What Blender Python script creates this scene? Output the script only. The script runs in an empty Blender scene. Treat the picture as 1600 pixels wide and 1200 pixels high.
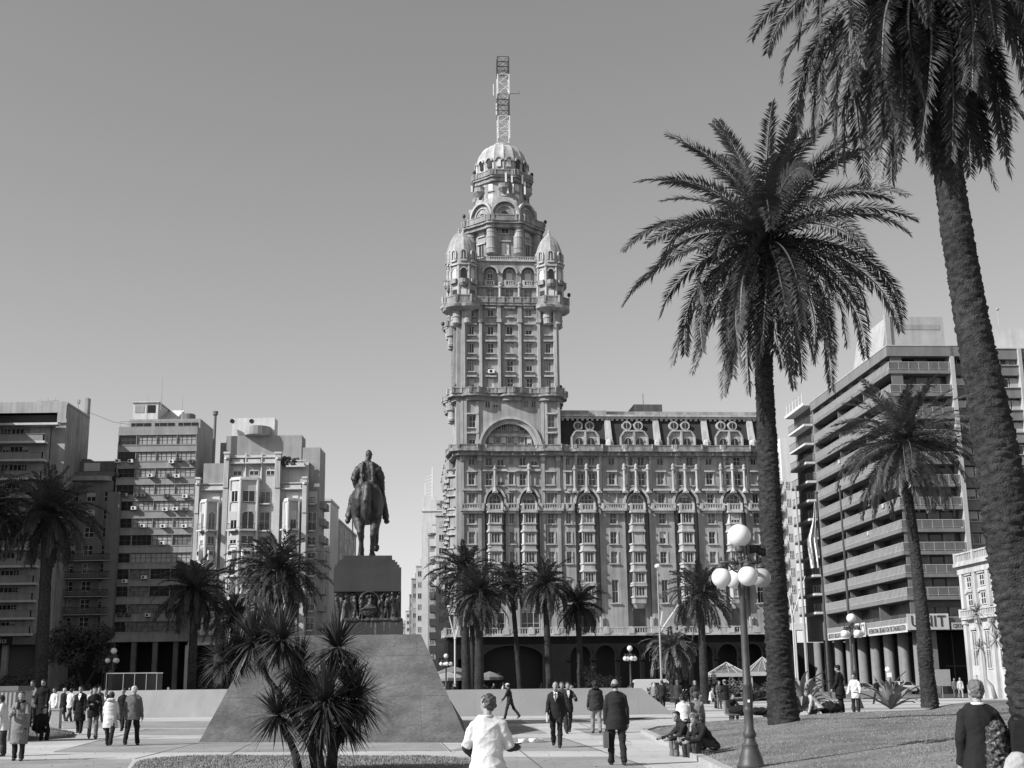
import bpy, bmesh, math, random
import numpy as np
from mathutils import Vector, Matrix, Euler
random.seed(7); RNG = np.random.default_rng(7)
R = math.radians; PI = math.pi
S = bpy.context.scene; COL = S.collection

# ---------------------------------------------------------------- camera
CAM_H = 1.72; PITCH = R(13.15); ROLL = R(0.7); FPX = 2000.0
cd = bpy.data.cameras.new('camera'); cam = bpy.data.objects.new('camera', cd); COL.objects.link(cam)
FW = Vector((0, math.cos(PITCH), math.sin(PITCH))); U0 = Vector((0, -math.sin(PITCH), math.cos(PITCH))); R0 = Vector((1, 0, 0))
RT = R0*math.cos(ROLL) - U0*math.sin(ROLL); UP = U0*math.cos(ROLL) + R0*math.sin(ROLL)
m = Matrix((RT, UP, -FW)).transposed().to_4x4(); m.translation = Vector((0, 0, CAM_H)); cam.matrix_world = m
cd.sensor_width = 36; cd.lens = 36*FPX/1600; cd.clip_start = .1; cd.clip_end = 8000
S.camera = cam

# ---------------------------------------------------------------- sky, sun, exposure
SUN_AZ = R(27); SUN_EL = R(36)          # the light travels towards +X, a little away from the camera
w = bpy.data.worlds.new('World'); S.world = w; w.use_nodes = True
nt = w.node_tree; nt.nodes.clear()
sky = nt.nodes.new('ShaderNodeTexSky'); sky.sky_type = 'NISHITA'; sky.sun_disc = False
sky.sun_elevation = SUN_EL; sky.sun_rotation = R(270)-SUN_AZ; sky.air_density = 1.0; sky.dust_density = .8; sky.ozone_density = 1.0
bw = nt.nodes.new('ShaderNodeRGBToBW'); bg = nt.nodes.new('ShaderNodeBackground'); bg.inputs[1].default_value = .132
ow = nt.nodes.new('ShaderNodeOutputWorld')
pw = nt.nodes.new('ShaderNodeMath'); pw.operation = 'POWER'; pw.inputs[1].default_value = .95
nt.links.new(sky.outputs[0], bw.inputs[0]); nt.links.new(bw.outputs[0], pw.inputs[0]); nt.links.new(pw.outputs[0], bg.inputs[0]); nt.links.new(bg.outputs[0], ow.inputs[0])
sl = bpy.data.lights.new('sun', 'SUN'); sl.energy = 5.0; sl.angle = R(.53)
sun = bpy.data.objects.new('sun', sl); COL.objects.link(sun)
LD = Vector((math.cos(SUN_EL)*math.cos(SUN_AZ), math.cos(SUN_EL)*math.sin(SUN_AZ), -math.sin(SUN_EL)))
sun.rotation_euler = LD.to_track_quat('-Z', 'Y').to_euler(); sun.location = (-60, -40, 80)
S.render.engine = 'CYCLES'
S.view_settings.view_transform = 'Standard'; S.view_settings.look = 'None'; S.view_settings.exposure = 0.35; S.view_settings.gamma = 1
S.cycles.max_bounces = 5; S.cycles.diffuse_bounces = 1; S.cycles.glossy_bounces = 2; S.cycles.transmission_bounces = 3; S.cycles.transparent_max_bounces = 6

# ---------------------------------------------------------------- rays into the place
def ray(px, py):
    return FW + RT*((px-800)/FPX) - UP*((py-600)/FPX)
def W(px, py, Y):
    d = ray(px, py); t = Y/d.y
    return Vector((d.x*t, Y, CAM_H + d.z*t))
def G(px, py, z=0.0):                     # where that line of sight meets the height z
    d = ray(px, py); t = (z-CAM_H)/d.z
    return Vector((d.x*t, d.y*t, z))
def frame(px, py, Y, ang):                # a facade frame: origin on the ground, u along, v inward
    o = W(px, py, Y); o.z = 0
    return Matrix.Translation(o) @ Matrix.Rotation(ang, 4, 'Z')
def onf(F, px, py, dep=0.0):              # facade-local x, z of a line of sight on plane y=dep
    Fi = F.inverted(); o = Fi @ Vector((0, 0, CAM_H)); d = Fi.to_3x3() @ ray(px, py)
    t = (dep-o.y)/d.y
    return o.x + d.x*t, o.z + d.z*t

# ---------------------------------------------------------------- materials (all greys: a black and white place)
MATS = {}
def mat(name, c, rough=.8, var=.12, scale=3.0, bump=.0, bscale=20.0, spec=.3, metal=0.0, streak=0.0, brick=None, coords='Object', var2=0.0, scale2=.3):
    if name in MATS: return MATS[name]
    M = bpy.data.materials.new(name); M.use_nodes = True; n = M.node_tree.nodes; L = M.node_tree.links
    b = n['Principled BSDF']; b.inputs['Roughness'].default_value = rough; b.inputs['Metallic'].default_value = metal
    b.inputs['Specular IOR Level'].default_value = spec
    tc = n.new('ShaderNodeTexCoord'); src = tc.outputs[coords]
    def noise(sc, det=5, vec=None):
        t = n.new('ShaderNodeTexNoise'); t.inputs['Scale'].default_value = sc; t.inputs['Detail'].default_value = det
        L.new(vec or src, t.inputs['Vector']); return t
    def mul(a, bb):
        q = n.new('ShaderNodeMath'); q.operation = 'MULTIPLY'; L.new(a, q.inputs[0]); L.new(bb, q.inputs[1]); return q.outputs[0]
    def rng(o, lo, hi, a=.25, b_=.75):
        q = n.new('ShaderNodeMapRange'); q.inputs[1].default_value = a; q.inputs[2].default_value = b_
        q.inputs[3].default_value = lo; q.inputs[4].default_value = hi; L.new(o, q.inputs[0]); return q.outputs[0]
    val = rng(noise(scale).outputs[0], c*(1-var), c*(1+var))
    if var2: val = mul(val, rng(noise(scale2, 3).outputs[0], 1-var2, 1+var2))
    if streak:
        mp = n.new('ShaderNodeMapping'); mp.inputs['Scale'].default_value = (1.6, 1.6, .09); L.new(src, mp.inputs[0])
        val = mul(val, rng(noise(1.0, 6, mp.outputs[0]).outputs[0], 1-streak, 1+streak*.4, .35, .65))
    if brick:
        br = n.new('ShaderNodeTexBrick'); br.inputs['Scale'].default_value = 1; br.inputs['Brick Width'].default_value = brick[0]; br.inputs['Row Height'].default_value = brick[1]
        br.inputs['Mortar Size'].default_value = brick[2]; br.inputs['Color1'].default_value = (1, 1, 1, 1); br.inputs['Color2'].default_value = (brick[3],)*3+(1,); br.inputs['Mortar'].default_value = (brick[4],)*3+(1,)
        L.new(src, br.inputs['Vector']); val = mul(val, br.outputs[0])
    cc = n.new('ShaderNodeCombineColor')
    for i in range(3): L.new(val, cc.inputs[i])
    L.new(cc.outputs[0], b.inputs['Base Color'])
    if bump:
        bp = n.new('ShaderNodeBump'); bp.inputs['Strength'].default_value = 1; bp.inputs['Distance'].default_value = bump
        L.new(noise(bscale, 6).outputs[0], bp.inputs['Height']); L.new(bp.outputs[0], b.inputs['Normal'])
    MATS[name] = M; return M

# ---------------------------------------------------------------- mesh collector
class MB:
    def __init__(s): s.v = []; s.f = []; s.m = []; s.T = None; s.mi = 0
    def add(s, vs, fs, mi=None):
        o = len(s.v)
        if s.T is not None: vs = [tuple(s.T @ Vector(p)) for p in vs]
        s.v.extend([tuple(p) for p in vs]); s.f.extend([tuple(i+o for i in f) for f in fs]); s.m.extend([s.mi if mi is None else mi]*len(fs)); return s
    def box(s, x0, x1, y0, y1, z0, z1, mi=None):
        return s.add([(x0,y0,z0),(x1,y0,z0),(x1,y1,z0),(x0,y1,z0),(x0,y0,z1),(x1,y0,z1),(x1,y1,z1),(x0,y1,z1)],
              [(0,3,2,1),(4,5,6,7),(0,1,5,4),(1,2,6,5),(2,3,7,6),(3,0,4,7)], mi)
    def prism(s, poly, z0, z1, mi=None, top=None):      # poly in xy (ccw); top = scaled poly
        n = len(poly); t = top or poly
        return s.add([(x,y,z0) for x,y in poly]+[(x,y,z1) for x,y in t], [tuple(range(n))[::-1], tuple(range(n,2*n))]+[(i,(i+1)%n,n+(i+1)%n,n+i) for i in range(n)], mi)
    def yprism(s, poly, y0, y1, mi=None):               # poly in xz, extruded along y
        n = len(poly)
        return s.add([(x,y0,z) for x,z in poly]+[(x,y1,z) for x,z in poly], [tuple(range(n)), tuple(range(n,2*n))[::-1]]+[(i,n+i,n+(i+1)%n,(i+1)%n) for i in range(n)], mi)
    def xprism(s, poly, x0, x1, mi=None):               # poly in yz, extruded along x
        n = len(poly)
        return s.add([(x0,y,z) for y,z in poly]+[(x1,y,z) for y,z in poly], [tuple(range(n)), tuple(range(n,2*n))[::-1]]+[(i,n+i,n+(i+1)%n,(i+1)%n) for i in range(n)], mi)
    def lathe(s, prof, cx, cy, n=16, a0=0, a1=2*PI, mi=None, rib=None, cap=True):
        full = abs(a1-a0-2*PI) < 1e-6; k = n if full else n+1; vs = []; fs = []
        for r, z in prof:
            for i in range(k):
                a = a0+(a1-a0)*i/n; rr = r*(rib(i) if rib else 1)
                vs.append((cx+rr*math.cos(a), cy+rr*math.sin(a), z))
        for j in range(len(prof)-1):
            for i in range(n):
                i2 = (i+1) % k; fs.append((j*k+i, j*k+i2, (j+1)*k+i2, (j+1)*k+i))
        if cap: fs.append(tuple(range(k))[::-1]); fs.append(tuple((len(prof)-1)*k+i for i in range(k)))
        return s.add(vs, fs, mi)
    def tube(s, pts, rad, n=8, mi=None, flat=1.0, cap=True):
        pts = [Vector(p) for p in pts]; k = len(pts)
        if not hasattr(rad, '__len__'): rad = [rad]*k
        vs = []; fs = []; ref = None
        for i, p in enumerate(pts):
            t = (pts[min(i+1,k-1)]-pts[max(i-1,0)]).normalized()
            if ref is None: ref = Vector((1,0,0)) if abs(t.x) < .9 else Vector((0,1,0))
            a = (ref - t*ref.dot(t)).normalized(); b = t.cross(a); ref = a
            for j in range(n):
                q = 2*PI*j/n; vs.append(p + a*math.cos(q)*rad[i] + b*math.sin(q)*rad[i]*flat)
        for i in range(k-1):
            for j in range(n): fs.append((i*n+j, i*n+(j+1)%n, (i+1)*n+(j+1)%n, (i+1)*n+j))
        if cap: fs.append(tuple(range(n))[::-1]); fs.append(tuple((k-1)*n+j for j in range(n)))
        return s.add(vs, fs, mi)
    def ell(s, c, r, nu=12, nv=8, rot=None, mi=None):
        vs = []; fs = []; c = Vector(c); Rm = rot.to_matrix() if rot else Matrix.Identity(3)
        for j in range(1, nv):
            th = PI*j/nv
            for i in range(nu):
                ph = 2*PI*i/nu; vs.append(c + Rm @ Vector((r[0]*math.sin(th)*math.cos(ph), r[1]*math.sin(th)*math.sin(ph), r[2]*math.cos(th))))
        vs.append(c+Rm@Vector((0,0,r[2]))); vs.append(c+Rm@Vector((0,0,-r[2]))); t = len(vs)-2; bt = len(vs)-1
        for j in range(nv-2):
            for i in range(nu): fs.append((j*nu+i, (j+1)*nu+i, (j+1)*nu+(i+1)%nu, j*nu+(i+1)%nu))
        for i in range(nu): fs.append((t, i, (i+1)%nu)); fs.append((bt, (nv-2)*nu+(i+1)%nu, (nv-2)*nu+i))
        return s.add(vs, fs, mi)
    def wall(s, x0, x1, z0, z1, holes, d=.25, y=0.0, mi=None):   # front face at y with reveals of depth d round each hole
        xs = sorted({x0, x1} | {round(h[i],4) for h in holes for i in (0,1)}); zs = sorted({z0, z1} | {round(h[i],4) for h in holes for i in (2,3)})
        xs = [x for x in xs if x0-1e-6 <= x <= x1+1e-6]; zs = [z for z in zs if z0-1e-6 <= z <= z1+1e-6]
        def inh(x, z): return any(h[0] < x < h[1] and h[2] < z < h[3] for h in holes)
        for i in range(len(xs)-1):
            run = None
            for j in range(len(zs)-1):
                open_ = inh((xs[i]+xs[i+1])/2, (zs[j]+zs[j+1])/2)
                if not open_:
                    if run is None: run = zs[j]
                if run is not None and (open_ or j == len(zs)-2):
                    e = zs[j] if open_ else zs[j+1]
                    s.add([(xs[i],y,run),(xs[i+1],y,run),(xs[i+1],y,e),(xs[i],y,e)], [(0,1,2,3)], mi); run = None
        for h in holes:
            a,b,c,e = h[:4]
            s.add([(a,y,c),(b,y,c),(b,y,e),(a,y,e),(a,y+d,c),(b,y+d,c),(b,y+d,e),(a,y+d,e)], [(0,4,5,1),(1,5,6,2),(2,6,7,3),(3,7,4,0)], mi)
        return s
    def data(s, name, mats, smooth=False):
        me = bpy.data.meshes.new(name); me.from_pydata(s.v, [], s.f)
        for M in (mats if isinstance(mats, (list, tuple)) else [mats]): me.materials.append(M)
        me.polygons.foreach_set('material_index', s.m)
        if smooth: me.polygons.foreach_set('use_smooth', [True]*len(s.f))
        me.update(); return me
    def build(s, name, mats, parent=None, smooth=False, fix=True, angle=None):
        me = s.data(name, mats, smooth)
        if fix:
            b = bmesh.new(); b.from_mesh(me); bmesh.ops.recalc_face_normals(b, faces=b.faces); b.to_mesh(me); b.free()
        if angle: me.set_sharp_from_angle(angle=R(angle))
        return link(name, me, parent)
def link(name, me, parent=None):
    o = bpy.data.objects.new(name, me); COL.objects.link(o)
    if parent: o.parent = parent
    return o
def tag(o, label=None, cat=None, group=None, kind=None):
    if label: o['label'] = label
    if cat: o['category'] = cat
    if group: o['group'] = group
    if kind: o['kind'] = kind
    return o
def thing(name, label, cat, M=None, loc=None, rz=0.0, group=None):
    o = bpy.data.objects.new(name, None); COL.objects.link(o); o.empty_display_size = .3
    if M is not None: o.matrix_world = M
    if loc is not None: o.location = loc; o.rotation_euler = (0, 0, rz)
    return tag(o, label, cat, group)
def copy_tree(o, parent=None):
    c = o.copy(); COL.objects.link(c)
    if parent: c.parent = parent
    for ch in [k for k in KIDS(o)]: copy_tree(ch, c)
    return c
def KIDS(o): return [k for k in COL.objects if k.parent == o]
def child(name, me, parent, loc=(0,0,0), rot=(0,0,0), sc=None):
    o = link(name, me, parent); o.location = loc; o.rotation_euler = rot
    if sc: o.scale = sc
    return o

# common materials
M_plaster = mat('plaster', .30, .9, .10, .8, streak=.16, var2=.10)
M_plaster_l = mat('plaster_light', .50, .9, .08, .8, streak=.14, var2=.08)
M_plaster_w = mat('plaster_white', .58, .9, .08, .8, streak=.12)
M_plaster_d = mat('plaster_dark', .17, .9, .12, .8, streak=.18, var2=.10)
M_concrete = mat('concrete', .36, .9, .12, .5, streak=.15)
M_stone = mat('palace_stone', .32, .9, .10, .6, streak=.28, var2=.18)
M_stone_l = mat('palace_trim', .42, .9, .14, .9, streak=.26)
M_trim_dirty = mat('weathered_trim', .27, .92, .30, 1.6, streak=.35)
M_granite_d = mat('dark_granite', .055, .6, .2, 2)
M_glass = mat('window_glass', .02, .12, .5, .35, spec=.6)
M_glass2 = mat('window_glass_curtained', .16, .35, .6, 1.2, spec=.5)
M_frame = mat('window_frame', .55, .6, .1)
M_frame_d = mat('window_frame_dark', .08, .6, .1)
M_shut = mat('roller_shutter', .40, .7, .08, 1)
M_shut_l = mat('roller_shutter_pale', .58, .7, .08, 1)
M_iron = mat('iron', .045, .5, .2)
M_metal = mat('painted_metal', .40, .5, .1)
M_metal_d = mat('dark_painted_metal', .07, .45, .2)
M_slate = mat('slate', .035, .75, .25, 4)
M_white = mat('white_paint', .75, .6, .05)
M_black = mat('black_paint', .02, .5, .1)
M_steel = mat('grey_steel', .3, .4, .1)

# ---------------------------------------------------------------- window parts shared by all the buildings
WCACHE = {}
def window(parent, x, z, w_, h_, y=.18, kind='plain', mull=(2, 2), fr=None, rz=0.0, name='window', T=None):
    """frame > pane (> roller shutter or curtain) centred on x with its sill at z, set back to y"""
    key = (round(w_,2), round(h_,2), mull, (fr or M_frame).name)
    if key not in WCACHE:
        b = MB(); t = .07
        b.box(-w_/2, -w_/2+t, -.03, .03, 0, h_); b.box(w_/2-t, w_/2, -.03, .03, 0, h_)
        b.box(-w_/2+t, w_/2-t, -.028, .028, 0, t); b.box(-w_/2+t, w_/2-t, -.028, .028, h_-t, h_)
        for i in range(1, mull[0]): q = -w_/2+w_*i/mull[0]; b.box(q-.035, q+.035, -.025, .025, t, h_-t)
        for i in range(1, mull[1]): q = h_*i/mull[1]; b.box(-w_/2+t, w_/2-t, -.02, .02, q-.03, q+.03)
        p = MB(); p.add([(-w_/2, 0, 0),(w_/2, 0, 0),(w_/2, 0, h_),(-w_/2, 0, h_)], [(0,1,2,3)])
        WCACHE[key] = (b.data('window', fr or M_frame), p.data('pane', M_glass), p.data('pane', M_glass2), {})
    fm, pm, pm2, sh = WCACHE[key]
    o = link(name, fm, parent)
    if T is not None: o.matrix_local = T @ Matrix.Translation((x, y, z))
    else: o.location = (x, y, z); o.rotation_euler = (0, 0, rz)
    c = link('pane', pm2 if kind == 'curtain' else pane_pale(pm) if kind == 'pale' else pm, o); c.location = (0, .012, 0)
    if kind.startswith('shut'):
        fr_ = float(kind[4:] or 1)
        k2 = round(fr_, 1)
        if k2 not in sh:
            s_ = MB(); hh = h_*k2; nsl = max(3, int(hh/.16))
            for i in range(nsl):
                z1 = h_-.02-hh*i/nsl; z0 = h_-.02-hh*(i+1)/nsl+.012
                s_.add([(-w_/2+.05,-.045,z1),(w_/2-.05,-.045,z1),(w_/2-.05,-.06,z0),(-w_/2+.05,-.06,z0)], [(0,3,2,1)])
            sh[k2] = s_.data('shutter', M_shut_l if (len(WCACHE)+int(k2*10)) % 2 else M_shut)
        link('shutter', sh[k2], o)
    return o
def pane_pale(me):
    k = 'pale_'+me.name
    if k not in WCACHE: WCACHE[k] = me.copy(); WCACHE[k].materials[0] = mat('pale_blinds', .36, .5, .25, .9)
    return WCACHE[k]
def rkind(p_dark=.5):
    r = random.random()
    if r < p_dark: return 'plain'
    if r < p_dark+.2: return 'curtain'
    return 'shut%.1f' % random.choice([.3, .5, .7, 1.0, 1.0])
def ac_mesh():
    if 'ac' in WCACHE: return WCACHE['ac']
    b = MB(); b.box(-.45, .45, -.62, -.06, 0, .58, 0); b.lathe([(.2, 0), (.22, .02), (.05, .03)], 0, 0, 12, mi=1)
    # turn the fan grille to the front
    v = b.v[8:]; b.v[8:] = [(p[0]-.08, -.625-p[2], p[1]+.29) for p in v]
    b.box(-.42, -.36, -.6, 0, -.08, -.004, 1); b.box(.36, .42, -.6, 0, -.08, -.004, 1)
    WCACHE['ac'] = b.data('air_conditioner', [M_white, M_black]); return WCACHE['ac']
# ================================================================ ground, paving, lawns
def sheet(name, pts, z, M, kind='structure'):
    b = MB(); b.add([(p[0], p[1], z) for p in pts], [tuple(range(len(pts)))])
    o = b.build(name, M); tag(o, kind=kind); return o
M_asph = mat('asphalt', .06, .9, .15, 2, bump=.01, bscale=60)
M_pave = mat('pale_paving', .42, .85, .09, 3, bump=.003, bscale=120, var2=.2, scale2=.3, brick=(1.6, 1.6, .011, .93, .62))
M_pave_d = mat('grey_paving', .26, .85, .12, 4, bump=.004, bscale=90, var2=.22, scale2=.4, brick=(1.6, .8, .010, .92, .66))
M_grass = mat('grass_soil', .16, 1, .25, 9, bump=.05, bscale=14, spec=.05, var2=.35, scale2=.7)
M_blade = mat('grass_blades', .22, .8, .3, 3, spec=.1)
M_kerb = mat('kerb_stone', .36, .9, .15, 3, brick=(1.1, 5, .03, .9, .5))
sheet('ground', [(-3000,-400),(3000,-400),(3000,6000),(-3000,6000)], -.03, M_asph)
sheet('plaza_paving', [(-70,-5),(60,-5),(60,113),(-70,113)], 0.0, M_pave)
sheet('pavement', [(-120,150),(41,150),(41,184),(-120,184)], .0, mat('far_pavement', .22, .9, .15, 1))
sheet('street', [(-200,127),(41,127),(41,149),(-200,149)], -.02, M_asph)
PP = [[(84,1175.5),(159,1155),(318,1154),(318,1175.5)], [(792,1152.5),(879,1152.5),(942,1173),(700,1173)], [(318.5,1175.5),(318.5,1155),(680,1155),(700,1173)],
      [(793,1134.5),(833,1135.5),(857,1146.5),(740,1147)], [(700,1182.5),(964.5,1182.5),(1010,1199),(1010,1203),(700,1203)],
      [(795,1124),(814,1124),(824,1131),(740,1131)], [(890,1122),(1010,1122),(965,1131),(905,1131)], [(95,1127),(330,1127),(322,1138),(99,1138)],  # last outline: a long dark band across the pale paving
      [(232,1139.5),(322,1139.5),(318,1148.5),(188,1148.5)], [(-40,1187),(206,1187),(196,1203),(-80,1203)], [(895,1138),(966,1138),(980,1149),(925,1149)],
      [(-300,1187),(-60,1187),(-140,1240),(-500,1240)]]
pb = MB()
for i, q in enumerate(PP):
    pts = [G(*p) for p in q]; pb.add([(p.x, p.y, .004) for p in pts], [tuple(range(len(pts)))])
# joints between the slabs: thin dark seams lying a little higher
for a, b_ in [((84,1175),(200,1147)), ((310,1161),(210,1186)), ((-5,1186.5),(205,1186.5)), ((232,1139),(160,1155)), ((690,1161),(705,1175)), ((800,1163),(850,1203)), ((860,1147),(1005,1196)), ((905,1131),(985,1160)), ((390,1163),(350,1184))]:
    p, q = G(*a), G(*b_); n = Vector((-(q-p).y, (q-p).x, 0)).normalized()*.018
    pb.add([(v.x, v.y, .0075) for v in (p-n, q-n, q+n, p+n)], [(0,1,2,3)], 1)
o = pb.build('paving_panels', [M_pave_d, mat('paving_joint', .09, .9)]); tag(o, kind='structure')

def poly_dist(P, X, Y):                    # signed distance inside a polygon (numpy)
    P = np.array(P, float); ins = np.zeros(X.shape, bool); dmin = np.full(X.shape, 1e9)
    for i in range(len(P)):
        a, b_ = P[i], P[(i+1) % len(P)]
        c = ((a[1] > Y) != (b_[1] > Y)) & (X < (b_[0]-a[0])*(Y-a[1])/(b_[1]-a[1]+1e-12)+a[0]); ins ^= c
        d = b_-a; t = np.clip(((X-a[0])*d[0]+(Y-a[1])*d[1])/(d@d), 0, 1); dmin = np.minimum(dmin, np.hypot(X-a[0]-t*d[0], Y-a[1]-t*d[1]))
    return np.where(ins, dmin, -dmin)
def bumps(X, Y, s, seed):
    r = np.random.default_rng(seed); h = np.zeros(X.shape)
    for k in range(14):
        a = r.uniform(0, 2*PI); f = s*r.uniform(.5, 2.4); h += np.sin((X*np.cos(a)+Y*np.sin(a))*f+r.uniform(0, 6))/14*1.6
    return h
LAWN = [(4.15,3),(4.05,24),(4.2,30),(4.3,36),(4.5,45.5),(5.2,48.6),(7.5,52),(11,53.5),(16,54.5),(19,57.5),(20,68),(28,73),(48,74),(48,3)]
LAWN_L = [(-15.9,47.4),(-17.0,44.5),(-19.5,40.8),(-23,37.5),(-40,30),(-40,56),(-19,55),(-17,51)]
PALM2 = (8.2, 37.5); PALM3 = (21.5, 62); PALM1 = (8.9, 22.3)
def lawn_h(X, Y):
    d = poly_dist(LAWN, X, Y); h = .06 + .55*np.clip(d/7, 0, 1)**.8
    for (cx, cy, hh, rr) in [(PALM2[0], PALM2[1], .22, 1.7), (PALM3[0], PALM3[1], .35, 3), (PALM1[0], PALM1[1], .2, 2.5), (15.5, 52, .12, 3)]:
        h = h + hh*np.exp(-((X-cx)**2+(Y-cy)**2)/rr**2)
    return np.where(d > -.02, h + .05*bumps(X, Y, .8, 3)*np.clip(d, 0, 1), 0)
def lawn_l_h(X, Y):
    d = poly_dist(LAWN_L, X, Y); return np.where(d > -.02, .08+.5*np.clip(d/4, 0, 1)**.8+.04*bumps(X, Y, 1, 5)*np.clip(d, 0, 1), 0)
FR = [G(204,1203), G(212,1192.5), G(232,1187.5), G(300,1185), G(420,1184.4), G(560,1184.5), G(700,1185), G(742,1188), G(792,1201), G(800,1260), G(180,1260)]
FR = [(p.x, p.y) for p in FR]
def lawn_f_h(X, Y):
    d = poly_dist(FR, X, Y); return np.where(d > -.02, .03+.10*np.clip(d/1.5, 0, 1)+.03*bumps(X, Y, 2, 9)*np.clip(d, 0, 1), 0)
BED = [(6,114),(10,112),(24,112),(36,115),(38,121),(36,126),(6,126)]
def bed_h(X, Y):
    d = poly_dist(BED, X, Y); return np.where(d > -.02, .1+.5*np.clip(d/4, 0, 1)+.05*bumps(X, Y, .6, 4)*np.clip(d, 0, 1), 0)
def lawn_mesh(name, P, hf, step):
    P = np.array(P); x0, y0 = P.min(0); x1, y1 = P.max(0)
    b = bmesh.new(); vs = [b.verts.new((p[0], p[1], 0)) for p in P]; b.faces.new(vs)
    n = int((x1-x0)/step)
    for i in range(1, n): bmesh.ops.bisect_plane(b, geom=b.verts[:]+b.edges[:]+b.faces[:], plane_co=(x0+i*step, 0, 0), plane_no=(1,0,0))
    n = int((y1-y0)/step)
    for i in range(1, n): bmesh.ops.bisect_plane(b, geom=b.verts[:]+b.edges[:]+b.faces[:], plane_co=(0, y0+i*step, 0), plane_no=(0,1,0))
    b.verts.ensure_lookup_table(); X = np.array([v.co.x for v in b.verts]); Y = np.array([v.co.y for v in b.verts]); H = hf(X, Y)
    for v, h in zip(b.verts, H): v.co.z = h
    r = bmesh.ops.extrude_edge_only(b, edges=[e for e in b.edges if len(e.link_faces) == 1])
    for v in [g for g in r['geom'] if isinstance(g, bmesh.types.BMVert)]: v.co.z = -.02
    bmesh.ops.recalc_face_normals(b, faces=b.faces)
    me = bpy.data.meshes.new(name); b.to_mesh(me); b.free(); me.materials.append(M_grass)
    me.polygons.foreach_set('use_smooth', [True]*len(me.polygons)); o = link(name, me); tag(o, kind='structure'); return o
lawn_mesh('lawn', LAWN, lawn_h, .6); lawn_mesh('lawn_left', LAWN_L, lawn_l_h, .5); lawn_mesh('lawn_front', FR, lawn_f_h, .3); lawn_mesh('garden_bed', BED, bed_h, 1.0)
# grass: short tufts, thicker near the camera
def grass(name, P, hf, n, size, seed, ymax=1e9):
    r = np.random.default_rng(seed); P_ = np.array(P); x0, y0 = P_.min(0); x1, y1 = P_.max(0); y1 = min(y1, ymax)
    X = r.uniform(x0, x1, n); Y = r.uniform(y0, y1, n); k = (poly_dist(P, X, Y) > .03) & (np.abs(X) < Y*.42+1) & (r.uniform(0, 1, n) < .35+.65*(bumps(X, Y, 1.7, seed) > -.12))
    X = X[k]; Y = Y[k]; Z = hf(X, Y); n = len(X); a = r.uniform(0, 2*PI, n); h = size*r.uniform(.5, 1.3, n); w_ = h*.35
    lx = r.normal(0, .5, n)*h; ly = r.normal(0, .5, n)*h
    v = np.empty((n, 3, 3)); v[:,0] = np.stack([X-np.cos(a)*w_, Y-np.sin(a)*w_, Z-.01], 1); v[:,1] = np.stack([X+np.cos(a)*w_, Y+np.sin(a)*w_, Z-.01], 1); v[:,2] = np.stack([X+lx, Y+ly, Z+h], 1)
    me = bpy.data.meshes.new(name); me.vertices.add(3*n); me.vertices.foreach_set('co', v.ravel()); me.loops.add(3*n); me.loops.foreach_set('vertex_index', np.arange(3*n)); me.polygons.add(n)
    me.polygons.foreach_set('loop_start', np.arange(0, 3*n, 3)); me.polygons.foreach_set('loop_total', np.full(n, 3)); me.update(); me.materials.append(M_blade)
    o = link(name, me); tag(o, kind='stuff'); return o
grass('grass', LAWN, lawn_h, 300000, .03, 1, 60); grass('grass', FR, lawn_f_h, 60000, .035, 2); grass('grass', LAWN_L, lawn_l_h, 40000, .04, 3)
# kerb round the right lawn and steps/bands of the far paving
kb = MB(); kp = [(4.05,3),(3.95,24),(4.08,30),(4.18,36),(4.38,45.6),(5.1,48.75),(7.45,52.15),(11,53.65),(16,54.65)]
for i in range(len(kp)-1):
    p, q = Vector(kp[i]+(0,)), Vector(kp[i+1]+(0,)); n = Vector((-(q-p).y, (q-p).x, 0)).normalized()*.11
    kb.add([(v.x, v.y, z) for z in (-.01, .115) for v in (p-n, q-n, q+n, p+n)], [(0,3,2,1),(4,5,6,7),(0,1,5,4),(1,2,6,5),(2,3,7,6),(3,0,4,7)])
o = kb.build('kerb', M_kerb); tag(o, kind='structure')
b = MB()
for y0, y1 in ((62, 64), (76, 80), (88, 90), (100, 104)): b.add([(5,y0,.004),(40,y0,.004),(40,y1,.004),(5,y1,.004)], [(0,1,2,3)])
o = b.build('paving_bands', M_pave_d); tag(o, kind='structure')
sheet('road_marking', [(-60,137.9),(40,137.9),(40,138.1),(-60,138.1)], -.016, M_white)

# ================================================================ the monument: granite walls, pyramid, pedestal
M_gran = mat('grey_granite', .098, .7, .30, 9, bump=.003, bscale=40, var2=.34, scale2=.45, streak=.22, brick=(3.6, 1.35, .008, .95, .55))
M_gran_w = mat('pale_granite', .23, .7, .12, 26, var2=.14, scale2=.4, brick=(4.4, 3, .01, .96, .7))
M_gran_p = mat('dark_pedestal_granite', .052, .6, .12, 20, var2=.14, scale2=.6, streak=.15, brick=(1.55, .62, .006, .93, .7))
M_bronze = mat('bronze', .048, .55, .35, 5, spec=.55, streak=.3, metal=.25, bump=.012, bscale=16)
for nm in ('grey_granite', 'pale_granite', 'dark_pedestal_granite'):      # courses follow x and height
    t = MATS[nm].node_tree; br = [q for q in t.nodes if q.type == 'TEX_BRICK'][0]; se = t.nodes.new('ShaderNodeSeparateXYZ'); ce = t.nodes.new('ShaderNodeCombineXYZ')
    t.links.new(br.inputs['Vector'].links[0].from_socket, se.inputs[0]); t.links.new(se.outputs[0], ce.inputs[0]); t.links.new(se.outputs[2], ce.inputs[1]); t.links.new(ce.outputs[0], br.inputs['Vector'])
A, B_ = G(310,1160), G(733,1160.5); YT = 47.0
C1, C2 = W(402,994,YT), W(658,994,YT)
FM = frame(573, 985, 54, R(6.2))
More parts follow.
